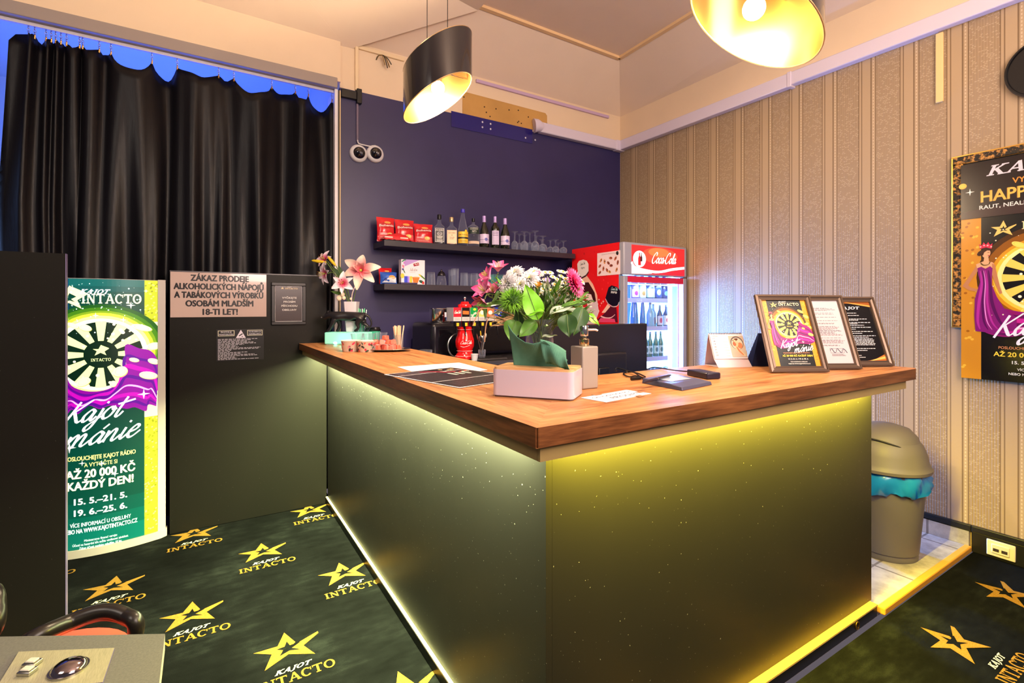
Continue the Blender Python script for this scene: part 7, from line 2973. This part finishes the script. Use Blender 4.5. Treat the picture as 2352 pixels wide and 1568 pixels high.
def head_mb(kind, rnd, k=1.0):
    """list of (part name, MB) in head space, z = facing direction"""
    pe, ce = MB(), MB()
    if kind == 'lily':
        for i in range(6):
            pe.grid(petal_grid(.062 * k * (1 if i % 2 else .92), (.034 if i % 2 else .024) * k, .25, -.75, n=8, wave=.02), m_lily, Matrix.Rotation(PI / 3 * i + .2, 4, 'Z') @ Matrix.Rotation(-.62, 4, 'Y'))
        for i in range(6):
            a = PI / 3 * i
            ce.tube([(0, 0, .004), (.010 * math.cos(a), .010 * math.sin(a), .03 * k), (.016 * math.cos(a), .016 * math.sin(a), .042 * k)], .0012, m_yg, 5)
            ce.sphere((.016 * math.cos(a), .016 * math.sin(a), .042 * k), .0035, mat('anther', (150, 70, 30), .6), 6, 5, (1.6, .7, .7))
    elif kind == 'biglily':
        for i in range(9):
            up = i >= 6
            pe.grid(petal_grid(.105 * k * (.62 if up else 1 - .12 * (i % 2)), (.050 if not up else .034) * k, .3, -.95 if not up else .2, n=10, m_=6, wave=.045), m_lily2,
                    Matrix.Rotation(2 * PI * i / 6 + (.5 if up else 0) + rnd.uniform(-.15, .15), 4, 'Z') @ Matrix.Rotation(-.45 if not up else -.95, 4, 'Y'))
        ce.sphere((0, 0, .012), .010, m_yg, 10, 8)
    elif kind == 'alst':
        for i in range(6):
            pe.grid(petal_grid(.044 * k, (.026 if i % 2 else .018) * k, .3, -.35, n=7), m_alst, Matrix.Rotation(PI / 3 * i, 4, 'Z') @ Matrix.Rotation(-.85, 4, 'Y'))
        for i in range(4):
            a = i * 1.6
            ce.tube([(0, 0, 0), (.007 * math.cos(a), .007 * math.sin(a), .034 * k)], .001, m_yg, 5)
    elif kind == 'mum':
        for ring, (nn, tilt, L) in enumerate(((22, -.05, .036), (20, -.35, .034), (16, -.7, .028), (10, -1.05, .02))):
            for i in range(nn):
                pe.grid(petal_grid(L * k * rnd.uniform(.9, 1.1), .010 * k, .5, -.3, n=5, m_=2), m_mum, Matrix.Rotation(2 * PI * (i + .5 * (ring % 2)) / nn + rnd.uniform(-.08, .08), 4, 'Z') @ Matrix.Rotation(tilt, 4, 'Y'))
        ce.sphere((0, 0, .004), .009 * k, m_yg, 12, 8, (1, 1, .7))
    elif kind == 'gerbera':
        for ring, (nn, tilt, L) in enumerate(((26, .02, .052), (24, -.16, .047), (20, -.42, .032), (16, -.8, .018))):
            for i in range(nn):
                pe.grid(petal_grid(L * k, .0095 * k, .4, .18, n=5, m_=2), m_gerb, Matrix.Rotation(2 * PI * (i + .5 * (ring % 2)) / nn, 4, 'Z') @ Matrix.Rotation(tilt, 4, 'Y'))
        ce.sphere((0, 0, .004), .010 * k, mat('gerbera_eye', (120, 60, 70), .7), 12, 8, (1, 1, .6))
    elif kind == 'daisy':
        for i in range(12):
            pe.grid(petal_grid(.0125 * k, .0055 * k, .3, -.25, n=3, m_=2), m_daisy, Matrix.Rotation(2 * PI * i / 12, 4, 'Z') @ Matrix.Rotation(-.12, 4, 'Y'))
        ce.sphere((0, 0, .0015), .0046 * k, m_yel, 10, 7, (1, 1, .65))
    elif kind == 'trick':
        for i in range(520):
            v = Vector((rnd.gauss(0, 1), rnd.gauss(0, 1), rnd.gauss(0, 1) + .25)).normalized()
            r0, r1 = .020 * k, .036 * k * rnd.uniform(.85, 1.08)
            w_ = v.cross(Vector((.3, .2, .9))).normalized() * .0013
            tip = v * r1 + Vector((rnd.uniform(-1, 1), rnd.uniform(-1, 1), rnd.uniform(-1, 1))) * .006
            pe.add([v * r0 - w_, v * r0 + w_, tip], [(0, 1, 2)], mat('trick_green', (92, 150, 30), .6) if i % 3 else mat('trick_green_light', (140, 200, 60), .6))
        pe.sphere((0, 0, 0), .021 * k, mat('trick_core', (44, 80, 22), .8), 14, 10)
    return pe, ce


def flower(name, kind, label, cat, head, dirv, base, group=None, k=1.0, seed=0, bend=.3, stem_r=.0022, roll=0.0):
    rnd = random.Random(seed)
    th = thing(name, label, cat, base, 0, group)
    base = Vector(base)
    head = Vector(head)
    dirv = Vector(dirv).normalized()
    rel = head - base
    pe, ce = head_mb(kind, rnd, k)
    M_ = aim(dirv, roll)
    for nm, m_ in (('petals', pe), ('centre', ce)):
        if not m_.v:
            continue
        o = m_.build(nm, th, angle=60)
        o.matrix_local = Matrix.Translation(rel) @ M_
    mb = MB()
    back = rel - dirv * .004
    mid = rel * .5 - dirv * (rel.length * bend * .4) + Vector((0, 0, .03))
    mb.tube(catmull([(0, 0, 0), mid, back - dirv * .03 * k, back], 5), stem_r, m_stem, 6)
    mb.build('stem', th)
    return th


def leaf_blade(L, W, m, bend=.5, fold=.25, n=12):
    """leaf along +x from the origin, with a raised midrib"""
    mb = MB()
    g = []
    for i in range(n + 1):
        u = i / n
        wd = W * (math.sin(PI * min(1.0, u ** .72))) ** .95 + .0004
        row = []
        for j in range(7):
            v = j / 3 - 1
            a = bend * u
            x = L / bend * math.sin(a) if abs(bend) > 1e-3 else L * u
            z = -L / bend * (1 - math.cos(a)) if abs(bend) > 1e-3 else 0
            row.append((x, v * wd / 2, z + fold * abs(v) * wd * .5 + .004 * math.sin(8 * u) * abs(v)))
        g.append(row)
    mb.grid(g, m)
    return mb, g


def sprig(name, label, base, joint, tip, up, W, m, bend=.5, group=None, fold=.25, cat='leaf'):
    """a stalk from base to joint carrying one leaf that ends near tip"""
    base, joint, tip = Vector(base), Vector(joint), Vector(tip)
    th = thing(name, label, cat, base, 0, group)
    L = (tip - joint).length
    mb, g = leaf_blade(L, W, m, bend, fold)
    x = (tip - joint).normalized()
    z = Vector(up)
    z = (z - x * z.dot(x)).normalized()
    y = z.cross(x)
    M_ = Matrix(((x.x, y.x, z.x, joint.x - base.x), (x.y, y.y, z.y, joint.y - base.y), (x.z, y.z, z.z, joint.z - base.z), (0, 0, 0, 1)))
    o = mb.build('blade', th, angle=180)
    o.matrix_local = M_
    mb = MB()
    mb.tube([row[3] for row in g], .0011, m_stem, 5)
    o = mb.build('midrib', th)
    o.matrix_local = M_ @ Matrix.Translation((0, 0, .0006))
    mb = MB()
    mb.tube(catmull([(0, 0, 0), (joint - base) * .5 + Vector((0, 0, .012)), joint - base], 5), .0018, m_stem, 6)
    mb.build('stalk', th)
    return th


VIEW = Vector((-S_, -C_, 0))     # towards the photographer
# ---- lilies of the white vase
DV = VB.y * C_ + VB.x * S_
vt = Vector((VB.x, VB.y, VB.z + VH - .05))


def V(px, py, dd=0.0):
    return atd(px, py, DV + dd)


RT = Vector((C_, -S_, 0))
UP = Vector((0, 0, 1))
flower('artificial_lily', 'biglily', 'large pink and cream lily at the right of the white vase', 'lily', V(829, 622, -.02), VIEW + RT * .15 + UP * .25, vt, None, 1.30, 1, .2, .003, .35)
flower('artificial_lily', 'lily', 'open pink lily facing forward just above the white vase', 'lily', V(789, 651, -.07), VIEW + UP * .15 + RT * .05, vt, None, 1.35, 2, .2, .003, .3)
flower('artificial_lily', 'lily', 'pink and white lily hanging at the left side, below the yellow buds', 'lily', V(751, 628, -.03), VIEW * .75 - RT * .75 - UP * .1, vt, None, 1.45, 3, .2, .003)
flower('artificial_lily', 'lily', 'pale lily at the top of the vase behind the yellow buds', 'lily', V(747, 597, .03), VIEW * .8 - RT * .35 + UP * .45, vt, None, 1.15, 4, .2, .003)
for lab, tp, bs in (('yellow lily bud pointing left', (716, 598), (750, 602)), ('yellow lily bud pointing up and left above the leaves', (753, 589), (772, 611))):
    th = thing('lily_bud', lab, 'flower bud', vt)
    a_, b_ = V(*tp, -.05) - vt, V(*bs, -.05) - vt
    mb = MB()
    mb.tube([b_, b_.lerp(a_, .25), b_.lerp(a_, .6), b_.lerp(a_, .9), a_], [.003, .009, .0105, .007, .002], mat('bud_yellow', (240, 206, 40), .45), 12)
    mb.build('bud', th)
    mb = MB()
    mb.tube(catmull([(0, 0, 0), b_ * .55 + RT * .02, b_], 6), .003, m_stem, 6)
    mb.build('stem', th)
for lab, jt, tp, W_, m_ in (('dark green leaf below the yellow buds on the white vase', (790, 640), (764, 612), .030, m_leafd),
                            ('second dark leaf crossing behind the forward facing lily', (792, 645), (775, 605), .026, m_leafd),
                            ('small pale green leaf left of the vase mouth', (786, 676), (758, 667), .022, m_leaf)):
    sprig('lily_leaf', lab, vt, V(*jt, -.03), V(*tp, -.04), VIEW + UP * .4, W_, m_, .3)
th = thing('blossom_twig', 'curled white twig with cream buds rising from the white vase', 'twig', vt)
mb = MB()
mb.tube(catmull([(0, 0, 0), V(808, 682, -.04) - vt, V(811, 668, -.05) - vt, V(817, 655, -.05) - vt], 6), .0028, mat('twig_white', (226, 206, 206), .5), 6)
mb.build('twig', th)
mb = MB()
for px, py, r in ((779, 684, .018), (787, 676, .014), (764, 660, .008), (790, 684, .012), (806, 686, .008)):
    mb.sphere(V(px, py, -.055) - vt, r, mat('bud_cream', (232, 214, 190), .5), 12, 9, (1, .8, 1.1))
mb.build('buds', th)

# ---- main bouquet in the glass vase behind the tissue box
DB = 1.60
vb = atd(1240, 800, DB)
th = thing('glass_vase', 'clear glass vase with the mixed bouquet behind the tissue box', 'vase', (vb.x, vb.y, ZW))
GH = .205
mb = MB()
mb.lathe([(.040, 0), (.045, .006), (.048, .07), (.044, .14), (.040, .175), (.050, GH), (.048, GH), (.037, .175), (.041, .14), (.045, .07), (.041, .012), (0, .010)], M_THIN, 36)
mb.build('body', th, angle=50)
vm = Vector((vb.x, vb.y, WZ + .16))


def B(px, py, dd=0.0):
    return atd(px, py, DB + dd)


def out(px, py, z=.3, f=.8):
    """outward facing direction for a head at that spot"""
    return VIEW * f + RT * ((px - 1240) / 110) + UP * ((690 - py) / 90 + z)


MG = 'white chrysanthemums of the bouquet'
for i, (px, py, dd, k, lab) in enumerate((
        (1168, 651, -.08, 1.15, 'large white chrysanthemum at the left of the bouquet, seen from the side'),
        (1183, 629, -.03, .95, 'white chrysanthemum at the top left of the bouquet'),
        (1216, 642, -.08, 1.0, 'white chrysanthemum in the middle of the bouquet, facing forward'),
        (1196, 655, -.09, .85, 'white chrysanthemum between the big left one and the bright leaf'),
        (1176, 668, -.06, .95, 'white chrysanthemum just above the green pompom'),
        (1226, 628, -.02, .8, 'small white chrysanthemum behind the middle one'))):
    flower('chrysanthemum', 'mum', lab, 'chrysanthemum', B(px, py, dd), out(px, py) - (RT * .5 + UP * .2 if i == 0 else Vector()), vm, MG, k, 20 + i)
DG = 'small white daisies of the bouquet'
rnd = random.Random(77)
pts_ = []
for _ in range(400):
    px, py = rnd.uniform(1232, 1338), rnd.uniform(620, 690)
    if ((px - 1283) / 56) ** 2 + ((py - 655) / 37) ** 2 < 1 and all((px - a) ** 2 + (py - b) ** 2 > 62 for a, b in pts_):
        pts_.append((px, py))
for i, (px, py) in enumerate(pts_[:46]):
    flower('daisy', 'daisy', 'small white daisy with a yellow centre in the thick cluster left of the gerbera', 'daisy', B(px, py, rnd.uniform(-.03, .06)), out(px, py, .35, .7), vm, DG, rnd.uniform(.85, 1.1), 100 + i, .3, .0010)
flower('gerbera', 'gerbera', 'bright pink gerbera at the right of the bouquet', 'gerbera', B(1318, 650, -.04), RT * 1.15 + VIEW * .75 + UP * .45, vm, None, 1.0, 3, .25, .003)
flower('green_dianthus', 'trick', 'fluffy green pompom flower at the left front of the bouquet', 'pompom flower', B(1177, 690, -.13), VIEW - RT * .3 + UP * .2, vm, None, 1.2, 4, .2, .0025)
AG = 'pink alstroemeria of the bouquet'
for i, (px, py, dd, k, lab, dv) in enumerate((
        (1144, 624, -.02, 1.0, 'topmost pink alstroemeria of the bouquet', UP * .8 + VIEW * .4),
        (1127, 641, -.04, 1.05, 'pink alstroemeria below the topmost one, opening to the left', VIEW * .4 - RT * .7 + UP * .6),
        (1116, 671, -.06, 1.1, 'wide open pink alstroemeria at the far left of the bouquet', VIEW * .7 - RT * .5 + UP * .45),
        (1112, 688, -.05, 1.0, 'pink alstroemeria hanging lowest at the left of the bouquet', VIEW * .6 - RT * .5 - UP * .5),
        (1132, 672, .0, .9, 'pink alstroemeria half hidden beside the wide open one', VIEW * .5 - RT * .1 + UP * .5))):
    flower('alstroemeria', 'alst', lab, 'alstroemeria', B(px, py, dd), dv, vm, AG, k, 60 + i, .35, .0018)
for i, (px, py, c) in enumerate(((1235, 636, (236, 200, 226)), (1255, 652, (214, 190, 236)), (1236, 660, (226, 180, 90)), (1176, 655, (240, 206, 220)), (1213, 668, (236, 224, 236)))):
    th = thing('freesia', ('pale pink freesia between the chrysanthemums and daisies', 'pale violet freesia low in the daisy cluster', 'pale orange bud beside the daisies', 'pale pink freesia tucked behind the left chrysanthemum', 'white freesia above the bright green leaf')[i], 'freesia', vm)
    mb = MB()
    h = B(px, py, -.05) - vm
    M_ = Matrix.Translation(h) @ aim(out(px, py))
    for q in range(6):
        mb.grid(petal_grid(.022, .015, .4, .5, n=5, m_=3), mat('freesia', c, .5), M_ @ Matrix.Rotation(PI / 3 * q, 4, 'Z') @ Matrix.Rotation(-.8, 4, 'Y'))
    mb.build('petals', th, angle=60)
    mb = MB()
    mb.tube(catmull([(0, 0, 0), h * .5 + UP * .02, h - (M_.to_3x3() @ UP) * .003], 5), .0015, m_stem, 6)
    mb.build('stem', th)

# big leaves
sprig('bright_leaf', 'big bright green leaf in the centre of the bouquet', vm, B(1236, 735, -.14), B(1208, 652, -.16), VIEW + RT * .1, .060, m_leafl, .35, None, .12)
sprig('bright_leaf', 'yellowish green leaf folded across the foot of the big bright leaf', vm, B(1250, 716, -.16), B(1202, 716, -.15), UP * .8 + VIEW * .4, .026, m_leafl, .5)
sprig('dark_leaf', 'big round dark leaf hanging at the right of the bouquet', vm, B(1338, 706, -.08), B(1322, 768, -.12), VIEW + RT * .1, .056, m_leafd, .5, None, .2)
sprig('dark_leaf', 'round dark leaf hanging left of the biggest dark leaf', vm, B(1302, 722, -.10), B(1306, 772, -.13), VIEW - RT * .2, .060, m_leafd, .5, None, .2)
sprig('dark_leaf', 'pointed yellow green leaf reaching over the monitor corner', vm, B(1348, 722, -.04), B(1378, 741, -.08), UP * .6 + VIEW * .5, .026, m_leafl, .5)
sprig('dark_leaf', 'round green leaf at the lower left behind the napkins', vm, B(1186, 735, -.10), B(1168, 778, -.13), VIEW - RT * .3, .060, m_leaf, .5, None, .2)
sprig('dark_leaf', 'green leaf with a pointed tip low in the middle of the bouquet', vm, B(1232, 738, -.12), B(1192, 772, -.14), VIEW + UP * .5, .046, m_leaf, .3, None, .35)
sprig('dark_leaf', 'upright dark leaf beside the green pompom stem', vm, B(1197, 768, -.10), B(1186, 705, -.11), VIEW - RT * .2, .034, m_leafd, .2)
for i, (jt, tp, w_, m_, lab) in enumerate((
        ((1165, 700), (1086, 690), .022, m_leaf, 'long narrow leaf pointing left over the drink taps'),
        ((1160, 708), (1128, 718), .018, m_leafp, 'pale narrow leaf below the long left one'),
        ((1115, 702), (1114, 732), .012, m_leaf, 'small green leaf hanging in front of the flavour labels'),
        ((1150, 668), (1128, 692), .014, m_leaf, 'narrow leaf under the wide open alstroemeria'),
        ((1262, 722), (1318, 690), .030, m_leafp, 'pale leaf crossing towards the gerbera'),
        ((1300, 712), (1368, 720), .020, m_leafp, 'long pale leaf stretching right over the fridge'),
        ((1285, 712), (1347, 671), .016, m_leaf, 'narrow green leaf rising right below the gerbera'),
        ((1292, 706), (1354, 684), .012, m_leafd, 'thin dark leaf right of the gerbera stem'),
        ((1170, 668), (1143, 632), .012, m_leafl, 'bright narrow leaf at the topmost alstroemeria'),
        ((1244, 775), (1278, 764), .010, m_leafp, 'tiny pale leaf beside the vase rim'),
        ((1270, 700), (1262, 660), .010, m_leafd, 'dark thin leaf standing among the daisies'))):
    sprig('narrow_leaf', lab, vm, B(*jt, -.07), B(*tp, -.09), UP * .7 + VIEW * .6, w_, m_, .5, None, .3)
# straw ribbons and twigs at the left
SG = 'straw coloured dried blades of the bouquet'
for i, (jt, tp) in enumerate((((1180, 735), (1127, 748)), ((1182, 728), (1130, 738)), ((1178, 742), (1140, 742)), ((1185, 738), (1118, 726)))):
    sprig('straw_grass', 'dry straw coloured blade sticking out left above the tap tower', vm, B(*jt, -.08), B(*tp, -.10), UP * .6 + VIEW, .011, mat('straw', (222, 176, 130), .7), .15, SG, .1, 'dried grass')
for i, pts in enumerate((((1176, 740), (1130, 725), (1117, 745), (1113, 785)), ((1170, 720), (1108, 708), (1094, 728), (1086, 748)))):
    th = thing('dried_twig', ('tan twig curling down over the spoons', 'thin tan twig bending down in front of the flavour labels')[i], 'twig', vm)
    mb = MB()
    mb.tube(catmull([(0, 0, 0)] + [B(*p, -.09) - vm for p in pts], 6), .0016, mat('twig_tan', (206, 160, 120), .6), 6)
    mb.build('twig', th)
# filling greenery: too dense to count
rnd = random.Random(5)
mb = MB()
for i in range(330):
    px = rnd.uniform(1158, 1340)
    py = rnd.uniform(668, 752)
    if ((px - 1246) / 100) ** 2 + ((py - 712) / 48) ** 2 > 1:
        continue
    h = B(px, py, rnd.uniform(-.06, .10)) - vm
    d = (h.normalized() + Vector((rnd.uniform(-.5, .5), rnd.uniform(-.5, .5), rnd.uniform(-.3, .5)))).normalized()
    L = rnd.uniform(.03, .06)
    lf, g = leaf_blade(L, rnd.uniform(.006, .014), (m_leafd, m_leaf, m_leafp, m_leaf)[i % 4], rnd.uniform(.2, .8), .3, 5)
    z = Vector((rnd.uniform(-1, 1), rnd.uniform(-1, 1), 1))
    z = (z - d * z.dot(d)).normalized()
    y = z.cross(d)
    M_ = Matrix(((d.x, y.x, z.x, h.x), (d.y, y.y, z.y, h.y), (d.z, y.z, z.z, h.z), (0, 0, 0, 1)))
    for p in lf.v:
        pass
    mb.add(lf.v, lf.f, lf.mats[0], M_)
    if i % 2 == 0:
        mb.tube(catmull([(rnd.uniform(-.01, .01), rnd.uniform(-.01, .01), rnd.uniform(-.1, 0)), h * .5 + Vector((0, 0, .01)), h], 3), .0012, m_stem, 5)
o = mb.build('filler_foliage', None, angle=180, loc=vm)
tag(o, 'tangle of thin stems and small leaves filling the bouquet', 'foliage', kind='stuff')

# ================================================================== FAR END OF THE SIDE WORKTOP
# floral paper bowls
def floral_bowl(px, py, label):
    p = atz(px, py, WZ)
    th = thing('paper_bowl', label, 'bowl', (p.x, p.y + .045, ZW))
    mb = MB()
    mb.lathe([(.043, 0), (.045, .002), (.053, .058), (.055, .060), (.053, .062), (.051, .058), (.043, .006), (0, .005)], mat('bowl_cream', (226, 214, 200), .45), 36)
    mb.build('cup', th)
    cv = Canvas(.45)
    rnd = random.Random(px)
    for i in range(26):
        c = ((206, 40, 80), (60, 70, 60), (240, 120, 140), (40, 44, 44), (150, 150, 150), (230, 90, 70))[i % 6]
        cv.ell(rnd.uniform(-.07, .07), rnd.uniform(.006, .052), rnd.uniform(.005, .011), rnd.uniform(.003, .007), c, 9, rnd.random() * 3)
    cv.build('floral_print', th, fn=cyl_fn(.05, -PI / 2 - .3, rz=lambda y: .0452 + .0079 * y / .058 + .0006), cut=[-.07 + .01 * i for i in range(15)])


floral_bowl(811, 808, 'floral patterned paper bowl nearest the glowing block')
floral_bowl(848, 809, 'floral patterned paper bowl beside the plate of melon')


def drink_glass(px, py, label, dy=.0):
    p = atz(px, py, WZ)
    th = thing('drinking_glass', label, 'glass', (p.x, p.y + dy, ZW))
    mb = MB()
    mb.lathe([(.026, 0), (.027, .003), (.039, .082), (.0405, .0825), (.0375, .082), (.026, .016), (0, .015)], M_THIN, 32)
    mb.build('glass', th, angle=50)


drink_glass(820, 797, 'clear empty glass behind the left floral bowl')
drink_glass(847, 796, 'clear empty glass in front of the black lid, behind the right floral bowl')
drink_glass(876, 793, 'clear empty glass standing apart above the wrapped sweets')

# straw jar with green straws and black lidded jar
p = BL @ Vector((L_ * 1.02, .15, 0))
p = atz(851, 778, WZ) if False else Vector((.93, 3.42, 0))
th = thing('straw_jar', 'glass jar of green straws behind the panther tail', 'jar', (p.x, p.y, ZW))
mb = MB()
mb.lathe([(.032, 0), (.034, .003), (.036, .12), (.034, .12), (.031, .006), (0, .005)], M_THIN, 28)
mb.build('glass', th, angle=50)
rnd = random.Random(8)
for i in range(12):
    a = 2 * PI * i / 12
    r0 = rnd.uniform(.004, .018)
    r1 = .018 + rnd.uniform(.0, .018)
    mb = MB()
    b0 = Vector((r0 * math.cos(a), r0 * math.sin(a), 0))
    b1 = Vector((r1 * math.cos(a) , r1 * math.sin(a), .228 + rnd.uniform(-.006, .006)))
    mb.tube([b0, b1], .0030, mat('straw_green', (120, 226, 170), .35) if i % 3 else mat('straw_white', (226, 244, 236), .35), 8)
    o = mb.build('drinking_straw', loc=(p.x, p.y, ZW + .007))
    tag(o, 'pale green drinking straw in the jar behind the panther', 'straw', 'drinking straws in the jar')
th = thing('lidded_cup', 'cup with a black lid between the panther hind leg and the glasses', 'cup', (1.005, 3.36, ZW))
mb = MB()
mb.lathe([(.028, 0), (.036, .085)], mat('cup_green', (60, 170, 140), .4), 28)
mb.build('cup', th)
mb = MB()
mb.lathe([(.037, .086), (.039, .089), (.039, .098), (.034, .100), (.033, .110), (.030, .112), (.0, .112)], M_BLACK, 28)
mb.build('lid', th)

# wrapped sweets on a white tray
p = atz(890, 799, WZ)
th = thing('white_tray', 'low white tray with wrapped sweets behind the melon plate', 'tray', (p.x, p.y + .05, ZW), -YAW)
mb = MB()
mb.box(-.065, -.05, 0, .085, .05, .004, M_WHITE)
for q in ((-.065, -.05, .085, -.046), (-.065, .046, .085, .05), (-.065, -.046, -.061, .046), (.081, -.046, .085, .046)):
    mb.box(q[0], q[1], .004, q[2], q[3], .024, M_WHITE)
mb.build('tray', th, bevel=.001)
MT = Matrix.Translation((p.x, p.y + .05, ZW)) @ Matrix.Rotation(-YAW, 4, 'Z')
rnd = random.Random(4)
SWL = ['blue and white wrapped sweet lying on top of the white tray', 'clear wrapped sweet standing up at the right of the white tray', 'white wrapped sweet with a dark print at the left of the white tray', 'white wrapped sweet between the blue one and the clear one', 'pale wrapped sweet at the bottom of the white tray']
for i, (x, y, z, a, el, c) in enumerate(((.0, -.02, .034, .25, .2, (170, 206, 250)), (.052, .0, .038, .9, .6, (230, 226, 236)), (-.042, .0, .026, -.3, .1, (206, 196, 216)), (.025, .012, .028, .6, .1, (240, 236, 246)), (-.01, .02, .018, 1.4, 0, (216, 210, 226)))):
    Ms = MT @ Matrix.Translation((x, y, z)) @ Matrix.Rotation(a, 4, 'Z') @ Matrix.Rotation(-el, 4, 'Y')
    th2 = thing('wrapped_sweet', SWL[i], 'sweet', Ms.translation)
    R3 = Ms.to_3x3().to_4x4()
    mb = MB(R3)
    mb.sqlathe([(.003, .010, -.026), (.007, .012, -.018), (.0085, .0125, 0), (.007, .012, .018), (.003, .010, .026)], mat('wrapper', c, .25, coat=.4), 20, 3, xf=Matrix.Rotation(PI / 2, 4, 'Y'))
    for s in (-1, 1):
        mb.grid([[(s * .026, -.006, 0), (s * .026, 0, .002), (s * .026, .006, 0)], [(s * .036, -.012, .003), (s * .037, 0, -.003), (s * .036, .012, .003)]], mat('wrapper', c, .25, coat=.4))
    mb.build('wrapper', th2, angle=60)
    mb = MB(R3)
    mb.box(-.010, -.0065, .0084, .010, .0065, .0090, mat('wrapper_print', ((40, 110, 220), (140, 90, 120), (60, 40, 60), (190, 60, 90), (120, 120, 150))[i], .3))
    mb.build('print', th2, smooth=False)

# melon plate
p = atz(880, 806, WZ)
pc = Vector((p.x, p.y, 0))
th = thing('black_plate', 'black oval plate with cubes of red melon', 'plate', (pc.x, pc.y, ZW), -YAW)
mb = MB()
mb.lathe([(.10, 0), (.128, .006), (.152, .010), (.153, .013), (.128, .010), (.10, .006), (0, .006)], mat('plate_black', (14, 12, 14), .15, coat=.5), 48, sy=.55)
mb.build('dish', th)
mb = MB()
mb.tube([(.153 * math.cos(2 * PI * i / 60), .153 * .55 * math.sin(2 * PI * i / 60), .0125) for i in range(60)], .0016, M_STEEL, 6, closed=True)
mb.build('rim', th)
m_mel = mat('melon_red', (240, 84, 66), .3)
m_mel2 = mat('melon_pink', (246, 130, 116), .3)
t = NT(m_mel)
n_ = t.noise(t.coords(), 45, 3)
t.l(t.mix(n_, lin((226, 62, 48)), lin((250, 136, 110))), t.b.inputs['Base Color'])
MT = Matrix.Translation((pc.x, pc.y, ZW + .0068)) @ Matrix.Rotation(-YAW, 4, 'Z')
rnd = random.Random(12)
spots = [(-.085, -.01, 0), (-.055, .015, 0), (-.025, -.025, 0), (.005, .01, 0), (.03, -.022, 0), (.06, .008, 0), (.088, -.012, 0), (-.055, -.03, 0), (.062, -.032, 0), (.03, .035, 0), (-.02, .035, 0),
         (-.04, .0, .031), (-.005, -.005, .031), (.028, .005, .031), (.058, -.008, .031), (.012, .004, .056)]
for i, (x, y, z) in enumerate(spots):
    s = (rnd.uniform(.030, .040), rnd.uniform(.024, .030), rnd.uniform(.026, .029))
    mb = MB(Matrix.Rotation(rnd.uniform(-.9, .9), 4, 'Z'))
    k_ = rnd.uniform(.65, .9)
    v = [(-s[0] / 2, -s[1] / 2, 0), (s[0] / 2, -s[1] / 2, 0), (s[0] / 2, s[1] / 2, 0), (-s[0] / 2, s[1] / 2, 0)]
    v += [(a * k_ + .003 * rnd.uniform(-1, 1), b * k_ + .003 * rnd.uniform(-1, 1), s[2] * rnd.uniform(.88, 1.06)) for a, b, _ in v]
    mb.add(v, [(0, 3, 2, 1), (4, 5, 6, 7), (0, 1, 5, 4), (1, 2, 6, 5), (2, 3, 7, 6), (3, 0, 4, 7)], m_mel if i % 4 else m_mel2)
    o = mb.build('melon_cube', bevel=.003, loc=MT @ Vector((x, y, z)))
    tag(o, 'juicy red melon cube heaped on the black plate', 'melon', 'melon cubes on the black plate')

# wooden stirrers in a glass
p = atz(925, 803, WZ)
p = Vector((p.x - .01, p.y + .04, 0))
th = thing('stirrer_glass', 'slim clear glass holding wooden stirrers at the worktop edge', 'glass', (p.x, p.y, ZW))
mb = MB()
mb.lathe([(.024, 0), (.025, .003), (.028, .085), (.0265, .085), (.023, .006), (0, .005)], M_THIN, 28)
mb.build('glass', th, angle=50)
rnd = random.Random(6)
for i in range(14):
    a = 2 * PI * i / 14 + rnd.uniform(-.1, .1)
    r0, r1 = .013, rnd.uniform(.015, .036)
    mb = MB()
    b0 = Vector((r0 * math.cos(a), r0 * math.sin(a), 0))
    b1 = Vector((r1 * math.cos(a), r1 * math.sin(a), .128 + rnd.uniform(-.006, .006)))
    mb.tube([b0, b0.lerp(b1, .5), b1], [.0026, .0028, .0030], mat('stirrer_wood', (232, 190, 150), .6) if i % 2 else mat('stirrer_pale', (244, 216, 184), .6), 8)
    o = mb.build('wooden_stirrer', loc=(p.x, p.y, ZW + .0072))
    tag(o, 'thin wooden stirrer standing in the slim glass', 'stirrer', 'wooden stirrers in the glass')
